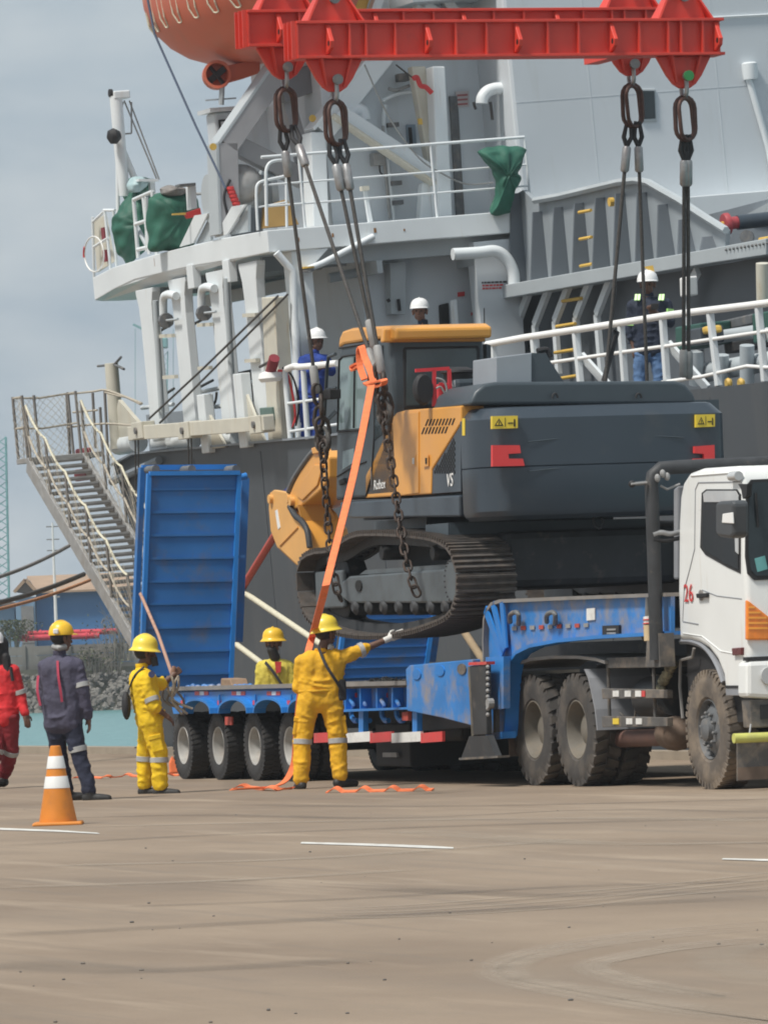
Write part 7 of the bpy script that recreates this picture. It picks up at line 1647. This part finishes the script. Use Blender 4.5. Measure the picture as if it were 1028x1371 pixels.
# ------------------------------------------------------------------ people
def fold_tex(name, sc):
    t = bpy.data.textures.new(name, 'CLOUDS'); t.noise_scale = sc; t.noise_depth = 2; return t
TX1 = fold_tex('folds', 0.11)
def organic(mb, name, m, parent, vox, fold=0.0, sm=4):
    o = mb.build(name, m, parent)
    r = o.modifiers.new('join', 'REMESH'); r.mode = 'VOXEL'; r.voxel_size = vox; r.use_smooth_shade = True
    s = o.modifiers.new('soften', 'SMOOTH'); s.iterations = sm; s.factor = 0.5
    if fold:
        d = o.modifiers.new('fold', 'DISPLACE'); d.texture = TX1; d.strength = fold; d.mid_level = 0.5; d.texture_coords = 'LOCAL'
    return o
def band(name, p, q, t, r, h, m, parent):
    d = (q - p).normalized(); c = p.lerp(q, t)
    return MB().lathe([(r - .004, -h/2), (r, -h/2 + .003), (r, h/2 - .003), (r - .004, h/2)], c, d, 20).build(name, m, parent, smooth=40)
def hand(mb, w_, d, k, up, curl=0.5, spread=0.012):
    d = d.normalized(); s = d.cross(up)
    s = s.normalized() if s.length > 1e-4 else Vector((1, 0, 0)); n = s.cross(d).normalized()
    mb.capsule(w_ - d * 0.03 * k, w_ + d * 0.03 * k, 0.028 * k, 0.03 * k, 10)
    for i in range(-1, 2): mb.capsule(w_ + d * 0.03 * k + s * (i * 0.022 * k), w_ + d * 0.075 * k + s * (i * 0.025 * k), 0.019 * k, 0.015 * k, 8)
    for i, L in enumerate((0.066, 0.076, 0.070, 0.055)):
        b0_ = w_ + d * 0.085 * k + s * ((i - 1.5) * 0.0215 * k); d1 = (d - n * curl * 0.5).normalized(); b1 = b0_ + d1 * L * 0.55 * k; d2 = (d - n * curl * 1.4).normalized()
        mb.capsule(b0_, b1, 0.0105 * k, 0.0098 * k, 8); mb.capsule(b1, b1 + d2 * L * 0.5 * k, 0.0096 * k, 0.0082 * k, 8)
    t0 = w_ + d * 0.015 * k - s * 0.032 * k; t1 = t0 + (d * 0.7 - s * 0.6 - n * 0.25).normalized() * 0.045 * k; mb.capsule(t0, t1, 0.0135 * k, 0.0115 * k, 8); mb.capsule(t1, t1 + (d - n * 0.4).normalized() * 0.032 * k, 0.0112 * k, 0.0095 * k, 8)
RG = random.Random(21)
def fold_rings(mb, p, q, r0, r1, ts, th=0.016):
    d = (q - p).normalized(); _, a_, c_ = basis(d)
    for t in ts:
        c = p.lerp(q, t); r = lerp(r0, r1, t) - th * 0.35; ta, tb = RG.uniform(-.5, .5), RG.uniform(-.5, .5); s0 = RG.uniform(0, 6); span = RG.uniform(2.2, 4.6)
        mb.tube([c + (a_ * cos(u) + c_ * sin(u)) * r + d * r * (ta * cos(u) + tb * sin(u)) for u in [s0 + span * i / 14 for i in range(15)]], [th * (0.35 + 0.65 * sin(pi * i / 14)) for i in range(15)], 6)
def person(label, J, k, face, jm, tm, skin=M_skin, hat=None, hatm=None, bands=(), sleeve=1.0, glove=None, group='people', fold=0.030, jr=1.0, trr=1.0, hair=True, belt=False):
    P = thing('person', label, 'person', WF, group)
    f = Vector(face).normalized(); up = Vector((0, 0, 1)); rt = f.cross(up).normalized()
    H = J['head']; N_ = J['neck']; sL, sR, eL, eR, wL, wR = [J[x] for x in ('sL', 'sR', 'eL', 'eR', 'wL', 'wR')]
    hL, hR, kL, kR, aL, aR_ = [J[x] for x in ('hL', 'hR', 'kL', 'kR', 'aL', 'aR')]
    pel = (hL + hR) / 2
    b = MB()
    # head with brow, nose, jaw, lips and ears
    def hp(x, y, z): return H + (rt * x + f * y + up * z) * k
    for (c, r) in (((0, -0.012, 0.035), 0.090), ((0, 0.022, 0.025), 0.083), ((0, 0.03, -0.04), 0.066), ((0, 0.045, -0.085), 0.042), ((0.03, 0.03, -0.065), 0.042), ((-0.03, 0.03, -0.065), 0.042)): b.ball(hp(*c), r * k, 14, 10)
    b.capsule(hp(0, 0.098, 0.005), hp(0, 0.116, -0.03), 0.010 * k, 0.017 * k, 8); b.capsule(hp(-0.02, 0.098, -0.068), hp(0.02, 0.098, -0.068), 0.010 * k, 0.010 * k, 8)
    b.capsule(hp(-0.045, 0.088, 0.028), hp(0.045, 0.088, 0.028), 0.016 * k, 0.016 * k, 8)
    for s in (-1, 1): b.capsule(hp(s * 0.092, -0.005, -0.035), hp(s * 0.096, -0.012, 0.015), 0.013 * k, 0.018 * k, 8)
    b.capsule(hp(0, -0.015, -0.07), N_, 0.052 * k, 0.058 * k); b.capsule(N_, (sL + sR) / 2, 0.06 * k, 0.08 * k)
    for s, e, w_, key in ((sL, eL, wL, 'L'), (sR, eR, wR, 'R')):
        b.capsule((sL + sR) / 2, s, 0.07 * k, 0.055 * k); b.capsule(s, e, 0.050 * k, 0.040 * k); b.capsule(e, w_, 0.041 * k, 0.027 * k)
        if glove != key: hand(b, w_, w_ - e, k, J.get('up' + key, f), J.get('curl' + key, 0.5))
    b.capsule((sL + sR) / 2, pel, 0.10 * k, 0.10 * k)
    for h_, kn, an in ((hL, kL, aL), (hR, kR, aR_)): b.capsule(pel, h_, 0.09 * k, 0.08 * k); b.capsule(h_, kn, 0.075 * k, 0.05 * k); b.capsule(kn, an, 0.05 * k, 0.035 * k)
    body = organic(b, 'body', skin, P, 0.0085, 0, 2)
    for s in (-1, 1): MB().ball(hp(s * 0.033, 0.096, 0.006), 0.011 * k, 8, 6).build('eye', M_ink, body)
    if glove:
        g = MB(); w_, e = (wL, eL) if glove == 'L' else (wR, eR); hand(g, w_, w_ - e, k * 1.12, J.get('up' + glove, f), J.get('curl' + glove, 0.3)); g.capsule(w_ - (w_ - e).normalized() * 0.05, w_, 0.033, 0.034); organic(g, 'glove', M_glove, P, 0.0075, 0, 1)
    # jacket
    j = MB(); mid = (sL + sR) / 2; lo = pel + up * 0.02
    j.capsule(N_ - up * 0.035 * k, mid, 0.072 * k, 0.11 * k)
    for s, h_ in ((sL, hL), (sR, hR)):
        si = mid.lerp(s, 0.52); hi_ = pel.lerp(h_, 0.75) - up * 0.0
        j.capsule(si - up * 0.03 * k, si.lerp(hi_, 0.5), 0.125 * k * jr, 0.118 * k * jr); j.capsule(si.lerp(hi_, 0.5), hi_, 0.118 * k * jr, 0.124 * k * jr)
    j.capsule(mid - up * 0.05 * k, lo, 0.13 * k * jr, 0.125 * k * jr)
    j.capsule(mid, sL, 0.085 * k, 0.078 * k); j.capsule(mid, sR, 0.085 * k, 0.078 * k)
    for s, e, w_ in ((sL, eL, wL), (sR, eR, wR)):
        j.capsule(s, e, 0.078 * k, 0.064 * k)
        if sleeve > 0: j.capsule(e, e.lerp(w_, 0.88 * sleeve), 0.064 * k, 0.052 * k)
    for s, e, w_ in ((sL, eL, wL), (sR, eR, wR)):
        fold_rings(j, s, e, 0.078 * k, 0.064 * k, (0.25, 0.45, 0.62, 0.78, 0.92)); 
        if sleeve > 0.5: fold_rings(j, e, w_, 0.064 * k, 0.052 * k, (0.08, 0.25, 0.5, 0.7))
        elif sleeve > 0: fold_rings(j, e, e.lerp(w_, 0.88 * sleeve), 0.066 * k, 0.064 * k, (0.5, 0.95), 0.02)
    for hh_ in (0.25, 0.42, 0.58, 0.72, 0.86, 0.97):
        c = (mid - up * 0.05 * k).lerp(pel, hh_); x_ = (sR - sL); x_.z = 0; x_.normalize(); y_ = x_.cross(up); s0 = RG.uniform(0, 6); tl = RG.uniform(-.25, .25); hwid = 0.125 * k * jr + (sR - sL).length * 0.5 * 0.55 * lerp(1.0, 0.62, hh_)
        j.tube([c + x_ * (hwid * cos(u)) + y_ * (0.128 * k * jr * sin(u)) + up * (tl * 0.2 * cos(u) + 0.015 * sin(3 * u)) for u in [s0 + 3.6 * i / 18 for i in range(19)]], [0.015 * (0.3 + 0.7 * sin(pi * i / 18)) for i in range(19)], 6)
    organic(j, 'jacket', jm, P, 0.0125, fold, 2)
    MB().lathe([(0.062 * k, 0), (0.07 * k, 0.012), (0.066 * k, 0.05 * k), (0.058 * k, 0.05 * k)], N_ - up * 0.01 * k, (up + f * -0.1), 18).build('collar', jm, P, smooth=50)
    t = MB(); t.capsule(hL, hR, 0.118 * k * trr, 0.118 * k * trr); t.capsule(pel + up * 0.08 * k, pel, 0.12 * k * trr, 0.125 * k * trr)
    for h_, kn, an in ((hL, kL, aL), (hR, kR, aR_)): t.capsule(h_, kn, 0.112 * k * trr, 0.088 * k * trr); t.capsule(kn, an + up * 0.03, 0.088 * k * trr, 0.076 * k * trr)
    for h_, kn, an in ((hL, kL, aL), (hR, kR, aR_)):
        fold_rings(t, h_, kn, 0.112 * k * trr, 0.088 * k * trr, (0.15, 0.3, 0.5, 0.68, 0.85, 0.97)); fold_rings(t, kn, an + up * 0.03, 0.088 * k * trr, 0.076 * k * trr, (0.1, 0.35, 0.55, 0.7, 0.8, 0.9, 0.98), 0.019)
    organic(t, 'trousers', tm, P, 0.0125, fold, 2)
    if belt:
        x_ = (hR - hL); x_.z = 0; x_.normalize(); y_ = x_.cross(up); c = pel + up * 0.10 * k; hwid = 0.125 * k * jr + (hR - hL).length * 0.5 * 0.62
        MB().tube([c + x_ * (hwid * cos(u)) + y_ * (0.132 * k * jr * sin(u)) for u in [2 * pi * i / 28 for i in range(28)]], 0.014, 6, closed=True).build('waistband', tm, P, smooth=60)
        for h_, kn, sg in ((hL, kL, -1), (hR, kR, 1)):
            c = h_.lerp(kn, 0.66) + x_ * sg * 0.085 * k * trr; d_ = (kn - h_).normalized()
            pk = MB().bar(c - d_ * 0.09 * k, c + d_ * 0.09 * k, 0.13 * k, 0.045 * k, up=x_).build('cargo_pocket', tm, P, bevel=0.014)
            MB().bar(c - d_ * 0.10 * k, c - d_ * 0.05 * k, 0.14 * k, 0.058 * k, up=x_).build('pocket_flap', tm, pk, bevel=0.008)
    for an, key in ((aL, 'L'), (aR_, 'R')):
        td = Vector(J.get('t' + key, f)); td.z = 0; td.normalize(); bt = MB(); g0 = Vector((an.x, an.y, an.z - 0.05 * k))
        bt.capsule(an + up * 0.06 * k, g0, 0.062 * k, 0.058 * k); bt.capsule(g0 - td * 0.035 * k - up * 0.0, g0 + td * 0.10 * k - up * 0.008 * k, 0.050 * k, 0.048 * k); bt.capsule(g0 + td * 0.10 * k - up * 0.008 * k, g0 + td * 0.19 * k - up * 0.012 * k, 0.050 * k, 0.040 * k)
        organic(bt, 'boot', M_boot, P, 0.010, 0, 2)
    for nm, tt in bands:
        if nm == 'legs':
            band('reflective_band', kL, aL, tt, 0.093 * k * trr, 0.055, M_refb, P); band('reflective_band', kR, aR_, tt, 0.093 * k * trr, 0.055, M_refb, P)
        if nm == 'thighR': band('reflective_band', hR, kR, tt, 0.104 * k * trr, 0.055, M_refb, P)
        if nm == 'armR': band('reflective_band', sR, eR, tt, 0.080 * k, 0.05, M_refb, P)
        if nm == 'armL': band('reflective_band', sL, eL, tt, 0.080 * k, 0.05, M_refb, P)
        if nm == 'foreR': band('reflective_band', eR, wR, tt, 0.070 * k, 0.05, M_refb, P)
    if hair: MB().ball(hp(0, -0.022, 0.03), (0.097 * k, 0.097 * k, 0.09 * k), 14, 10).build('hair', M_hair, P, smooth=60)
    tilt = J.get('tilt', Vector((0, 0, 0))); ax = (up + Vector(tilt)).normalized(); c = hp(0, 0.002, 0.055)
    if hat == 'brim':
        hm2 = MB(); hm2.lathe([(0.166, -0.026), (0.170, -0.020), (0.148, 0.000), (0.135, 0.02), (0.134, 0.05), (0.121, 0.095), (0.090, 0.130), (0.045, 0.148), (0.001, 0.152)], c, ax, 28)
        hh = hm2.build('helmet', hatm, P, smooth=50)
        d_, s_, u_ = basis(ax, f); ff = (f - ax * f.dot(ax)).normalized()
        rg2 = MB(); rg2.tube([c + ff * (0.115 * cos(q)) + ax * (0.03 + 0.115 * sin(q)) for q in [0.35 + 2.45 * i / 12 for i in range(13)]], [0.012 + 0.008 * sin(pi * i / 12) for i in range(13)], 8); rg2.build('comb', hatm, hh, smooth=60)
    elif hat == 'cap':
        hm2 = MB(); hm2.lathe([(0.128, -0.012), (0.130, -0.004), (0.126, 0.03), (0.112, 0.075), (0.085, 0.108), (0.045, 0.128), (0.001, 0.132)], c, ax, 28)
        ff = (f - ax * f.dot(ax)).normalized(); ss = ax.cross(ff)
        vs = []; n2 = 9
        for i in range(n2): q = -1.05 + 2.1 * i/(n2-1); e = ff * cos(q) + ss * sin(q); vs += [c + e * 0.122 - ax * 0.004, c + e * (0.128 + 0.055 * cos(q * 1.2)) - ax * 0.016, c + e * (0.128 + 0.055 * cos(q * 1.2)) - ax * 0.010, c + e * 0.122 + ax * 0.006]
        fs = []
        for i in range(n2 - 1):
            for a_ in range(4): b2 = (a_ + 1) % 4; fs.append((4*i+a_, 4*i+b2, 4*i+4+b2, 4*i+4+a_))
        hm2.add(vs, fs + [(0, 1, 2, 3), tuple(range(4*n2-4, 4*n2))[::-1]])
        hh = hm2.build('helmet', hatm, P, smooth=50)
        MB().tube([c + ff * (0.12 * cos(q)) + ax * (0.012 + 0.122 * sin(q)) for q in [0.5 + 2.1 * i / 10 for i in range(11)]], 0.010, 6).build('ridge', hatm, hh, smooth=60)
    return P
def JP(D, **kw):
    out = {}
    for n_, v in kw.items():
        if n_[0] == 't' and n_ != 'tilt' or n_ in ('tilt', 'upL', 'upR'): out[n_] = Vector(v)
        elif n_.startswith('curl'): out[n_] = v
        else: out[n_] = WY(v[0], v[1], D + (v[2] if len(v) > 2 else 0))
    return out
def footfix(J):
    return J
def strap_on(root, pts, wd, m=M_black, name='bag_strap', side=(0, 0, 1)):
    return MB().ribbon(arc_pts(pts, 5), wd, 0.01, side).build(name, m, root)
# pointing man in front of the trailer, seen from behind
D = G(425, 1056).y
J = JP(D, head=(436, 850), neck=(430, 873), sL=(404, 886), sR=(459, 880), eL=(400, 922, 0.05), wL=(412, 938, 0.28), eR=(488, 869, 0.06), wR=(521, 855, 0.12), hL=(413, 938), hR=(443, 938), kL=(405, 990, 0.02), kR=(452, 989, 0.02), aL=(403, 1046), aR=(455, 1042), tL=(-0.15, 0.6, 0), tR=(0.8, 0.6, 0), upR=(0, -1, 0.3), curlR=0.15, tilt=(-0.12, 0, 0))
p5 = person('man in dusty yellow coveralls seen from behind, pointing at the hanging track', J, 1.0, (0.75, 0.65, 0), M_cy, M_cy, M_skin, 'brim', M_hat2, (('legs', 0.06), ('armR', 0.86)), sleeve=0.12, glove='R', jr=1.10, trr=1.08, belt=True)
strap_on(p5, [WY(426, 866, D - .10), WY(436, 890, D - .19), WY(450, 912, D - .19), WY(461, 930, D - .12)], 0.035, side=(0.5, 0, 0.8))
MB().box(*[c for pr_ in zip(WY(453, 938, D), WY(463, 912, D)) for c in pr_][:2], D - 0.1, D + 0.12, WY(458, 938, D).z, WY(458, 910, D).z).build('radio_pouch', M_black, p5, bevel=0.02)
MB().lathe([(0.032, -.02), (0.032, .02)], WY(443, 866, D - 0.05), (0.6, -0.3, 0.8), 12).build('shoulder_patch', M_refb, p5)
# yellow-clad man at the rear of the trailer, in profile
D = G(208, 1063).y
J = JP(D, head=(194, 876), neck=(190, 893), sL=(190, 908, 0.17), sR=(193, 910, -0.17), eL=(216, 918, 0.3), wL=(231, 905, 0.35), eR=(206, 945, -0.22), wR=(222, 958, -0.16), hL=(200, 965, 0.09), hR=(201, 965, -0.09), kL=(195, 1010, 0.10), kR=(213, 1012, -0.09), aL=(194, 1054, 0.12), aR=(214, 1055, -0.10), tL=(1, -0.25, 0), tR=(1, -0.2, 0), upR=(1, 0, 0), upL=(0, -1, 0), curlL=1.4, curlR=0.7, tilt=(0.10, 0, 0))
p3 = person('man in bright yellow coveralls at the rear of the trailer holding a tag line', J, 0.96, (0.93, 0.30, 0.05), M_cy2, M_cy2, M_skin, 'brim', M_hat2, (('legs', 0.14), ('armR', 0.78)), sleeve=0.25, jr=1.2, trr=1.1, belt=True)
strap_on(p3, [WY(193, 893, D - .15), WY(180, 905, D - .18), WY(172, 925, D - .12), WY(169, 945, D - .05)], 0.03, side=(0, 0.6, 0.5))
MB().ball(WY(169, 945, D - 0.1), (0.05, 0.09, 0.15), 12, 8).build('shoulder_bag', M_black, p3, smooth=60)
MB().lathe([(0.036, -.004), (0.036, .004)], WY(203, 903, D - 0.262), (0.25, -1, 0.05), 12).build('sleeve_badge', mat('badge_navy', (0.05, 0.06, 0.14), 0.6), p3)
MB().tube([WY(206, 880, D - .05), WY(208, 892, D - .05)], 0.035, 8).build('radio', M_black, p3, smooth=50)
tl_ = tag(MB().tube([J['wL'] + Vector((0.02, 0, 0.1)), J['wL'] + Vector((0.0, 0, 0)), TR.w(TS(212, 850, -1.75)), TR.w(TS(188, 795, -1.75))], 0.02, 8).build('tag_line', mat('rope_pinkish', (0.42, 0.25, 0.18), 0.9, var=0.2, scale=30), smooth=60), 'brownish tag line running from the yellow-clad hand up past the ramp edge', 'rope')
cr_ = thing('rope_coil', 'frayed rope bundle hanging below the raised hand at the trailer corner', 'rope', WF)
rng = random.Random(3)
for i in range(7):
    b_ = J['wL'] + Vector((rng.uniform(-.05, .08), rng.uniform(-.05, .05), 0)); MB().tube(arc_pts([b_, b_ + Vector((rng.uniform(-.08, .04), 0, -0.12)), b_ + Vector((rng.uniform(-.1, .1), 0, -.26)), b_ + Vector((rng.uniform(-.02, .14), 0, -rng.uniform(.3, .42)))], 4), 0.014, 6).build('strand', M_galvd if i % 2 else M_rope, cr_, smooth=60)
M_pip = mat('piping_red', (0.42, 0.045, 0.085), 0.8)
# navy-clad man beside the cone
D = G(110, 1072).y
J = JP(D, head=(82, 856), neck=(80, 876), sL=(61, 893, 0.05), sR=(103, 891, -0.06), eL=(58, 930, 0.12), wL=(66, 962, 0.2), eR=(112, 928, -0.10), wR=(118, 962, -0.04), hL=(73, 968, 0.03), hR=(96, 968, -0.03), kL=(80, 1015, 0.10), kR=(106, 1012, -0.03), aL=(90, 1060, 0.14), aR=(120, 1062, -0.06), tL=(1, 0.1, 0), tR=(1, -0.12, 0), upR=(1, 0.3, 0), curlR=0.6)
p2 = person('man in navy workwear with red piping standing behind the orange cone', J, 0.98, (0.85, 0.52, 0), M_cn, M_cnt, M_skin, 'cap', M_hat, (('armR', 0.72), ('thighR', 0.80)), sleeve=1.0, jr=1.10, trr=0.95)
strap_on(p2, [WY(77, 885, D - .12), WY(78, 905, D - .175), WY(81, 925, D - .18), WY(83, 940, D - .165)], 0.024, M_pip, 'red_piping', (1, 0, 0.1)); strap_on(p2, [WY(51, 905, D - .0), WY(50, 925, D - .08), WY(54, 945, D - .10)], 0.024, M_pip, 'red_piping', (1, 0.2, 0.1))
MB().tube([WY(72, 866, D + .02), WY(80, 868, D - .10), WY(88, 866, D - .06)], 0.03, 8).build('neck_cloth', M_galv, p2, smooth=60)
MB().box(WY(72, 843, D).x, WY(79, 843, D).x, D - 0.16, D - 0.12, WY(75, 849, D).z, WY(75, 842, D).z).build('helmet_sticker', M_refw, p2, bevel=0.01)
# red-clad walker at the left edge
D = G(8, 1056).y
J = JP(D, head=(-9, 866), neck=(-4, 888), sL=(-22, 900, 0.1), sR=(18, 899, -0.08), eL=(-30, 935, 0.15), wL=(-26, 965, 0.0), eR=(27, 930, -0.06), wR=(34, 957, -0.12), hL=(-8, 962, 0.04), hR=(13, 962, -0.04), kL=(-6, 1005, -0.1), kR=(15, 1006, 0.05), aL=(-14, 1046, -0.1), aR=(4, 1042, 0.22), tL=(-0.5, -1, 0), tR=(-0.4, -0.8, 0), upR=(0.4, -1, 0), curlR=0.6)
p1 = person('person in red coveralls with a dark head scarf walking at the left edge', J, 0.98, (-0.25, -0.95, 0), M_cr, M_crt, M_skin, 'cap', M_hatw, (('legs', 0.02), ('armR', 0.9)), sleeve=1.0, jr=1.05)
hm3 = MB(); hm3.capsule(WY(1, 862, D + .02), WY(5, 900, D - .02), 0.09, 0.07); hm3.capsule(WY(8, 880, D - .1), WY(10, 905, D - .12), 0.05, 0.04); organic(hm3, 'head_scarf', M_hair, p1, 0.012, 0.02, 3)
MB().tube([WY(14, 893, D - .16), WY(17, 912, D - .16)], 0.02, 6).build('lanyard', M_black, p1)
# man behind the trailer, only his upper body in view
D = TR.w((TS(366, 900, 1.9).x, 1.9, 0)).y
J = JP(D, head=(366, 862), neck=(368, 882), sL=(386, 893), sR=(350, 893), eL=(392, 925, -0.05), wL=(380, 945, -0.2), eR=(347, 925, -.02), wR=(352, 955, -.12), hL=(379, 955), hR=(359, 955), kL=(380, 1000), kR=(358, 1000), aL=(380, 1028), aR=(358, 1028), tL=(0, -1, 0), tR=(0, -1, 0))
for q in ('aL', 'aR'): J[q].z = 0.1
for q in ('kL', 'kR'): J[q].z = 0.5
p4 = person('man in pale yellow jacket standing behind the trailer deck between the ramps', J, 0.98, (-0.15, -1, 0), M_cy3, M_cy3, M_skin, 'brim', M_hat, (('armR', 0.9),), sleeve=1.0, jr=1.05)
strap_on(p4, [WY(355, 887, D - .15), WY(366, 900, D - .2), WY(378, 918, D - .2), WY(388, 930, D - .12)], 0.04, side=(0.5, 0, 0.8))
MB().prism([WY(368, 886, D), WY(377, 886, D), WY(376, 900, D), WY(370, 902, D)], 1, D - 0.165, D - 0.14).build('red_shirt', M_inkr, p4)
mk = MB(); mk.capsule(WY(364, 870, D - .06), WY(368, 880, D - .04), 0.065, 0.065); organic(mk, 'neck_gaiter', M_boot, p4, 0.012, 0.015, 2)
# seaman in blue leaning on the rail
pt = SH.w(SS(424, 520, 0.45)); D = pt.y
J = JP(D, head=(424, 457), neck=(421, 472), sL=(405, 483), sR=(436, 482), eL=(408, 500, -0.10), wL=(426, 493, -0.28), eR=(444, 497, -0.10), wR=(436, 490, -0.28), hL=(408, 532), hR=(424, 532), kL=(410, 568), kR=(424, 568), aL=(411, 604), aR=(425, 604), tL=(0, -1, 0), tR=(0, -1, 0))
p6 = person('seaman in blue coveralls and white helmet leaning on the ship rail', J, 0.97, (0.5, -0.85, -0.1), M_cb, M_cb, M_skin, 'cap', M_hatw, (), sleeve=1.0, jr=1.0)
# seaman hidden behind the cab roof
pt = SH.w(SF(562, 450, A0 + 1.2)); D = pt.y
J = JP(D, head=(562, 417), neck=(566, 432), sL=(583, 443), sR=(548, 443), eL=(588, 471), wL=(580, 496, -.1), eR=(544, 471), wR=(550, 496, -.1), hL=(574, 499), hR=(558, 499), kL=(574, 543), kR=(558, 543), aL=(574, 585), aR=(558, 585), tL=(0, -1, 0), tR=(0, -1, 0))
p7 = person('seaman in white helmet and dark jacket whose head shows above the excavator cab', J, 1.0, (-0.15, -0.98, 0), M_cd, M_cd, M_skinl, 'cap', M_hatw, (), sleeve=1.0)
# seaman on the main deck
pt = SH.w(SS(868, 450, 1.35)); D = pt.y
J = JP(D, head=(867, 381), neck=(868, 396), sL=(892, 407), sR=(847, 408), eL=(897, 432, -.1), wL=(878, 418, -.27), eR=(842, 440, .03), wR=(848, 465, -.02), hL=(879, 468), hR=(859, 468), kL=(883, 505), kR=(856, 508), aL=(884, 545), aR=(856, 547), tL=(0, -1, 0), tR=(0, -1, 0), upR=(0, -1, 0))
p8 = person('seaman in dark jacket and jeans standing on the main deck looking at his phone', J, 0.92, (-0.1, -1, -0.1), M_cd, M_jean, M_skin, 'cap', M_hatw, (), sleeve=0.55, jr=1.08)
for px in (852, 884): 
    for dx in (0, 4): MB().bar(WY(px + dx, 394, D - .10), WY(px + dx - 1, 402, D - .14), 0.03, 0.02).build('shoulder_reflector', mat('lime_reflect', (0.45, 0.85, 0.25), 0.4), p8)
MB().bar(WY(838, 434, D - .09), WY(848, 434, D - .12), 0.03, 0.03).build('sleeve_reflector', MATS['lime_reflect'], p8); MB().bar(WY(893, 415, D - .13), WY(901, 416, D - .08), 0.03, 0.04).build('sleeve_reflector', MATS['lime_reflect'], p8)
MB().box(WY(870, 414, D).x, WY(880, 414, D).x, D - 0.36, D - 0.34, WY(875, 416, D).z, WY(875, 408, D).z).build('phone', M_ink, p8, bevel=0.004)
MB().prism([WY(862, 357, D), WY(874, 355, D), WY(876, 364, D), WY(869, 362, D)], 1, D - 0.03, D + 0.06).build('helmet_light', M_yel, p8)
# ------------------------------------------------------------------ humid harbour air
hz = bpy.data.materials.new('harbour_haze'); hz.use_nodes = True; t_ = hz.node_tree; t_.nodes.clear()
ho = t_.nodes.new('ShaderNodeOutputMaterial'); pv = t_.nodes.new('ShaderNodeVolumePrincipled')
pv.inputs['Color'].default_value = (0.86, 0.90, 0.94, 1); pv.inputs['Density'].default_value = 0.0003; pv.inputs['Anisotropy'].default_value = 0.2
t_.links.new(pv.outputs[0], ho.inputs['Volume'])
tag(MB().box(-720, 1100, -380, 1060, -4.5, 62).build('haze', hz), kind='stuff')
rebase()
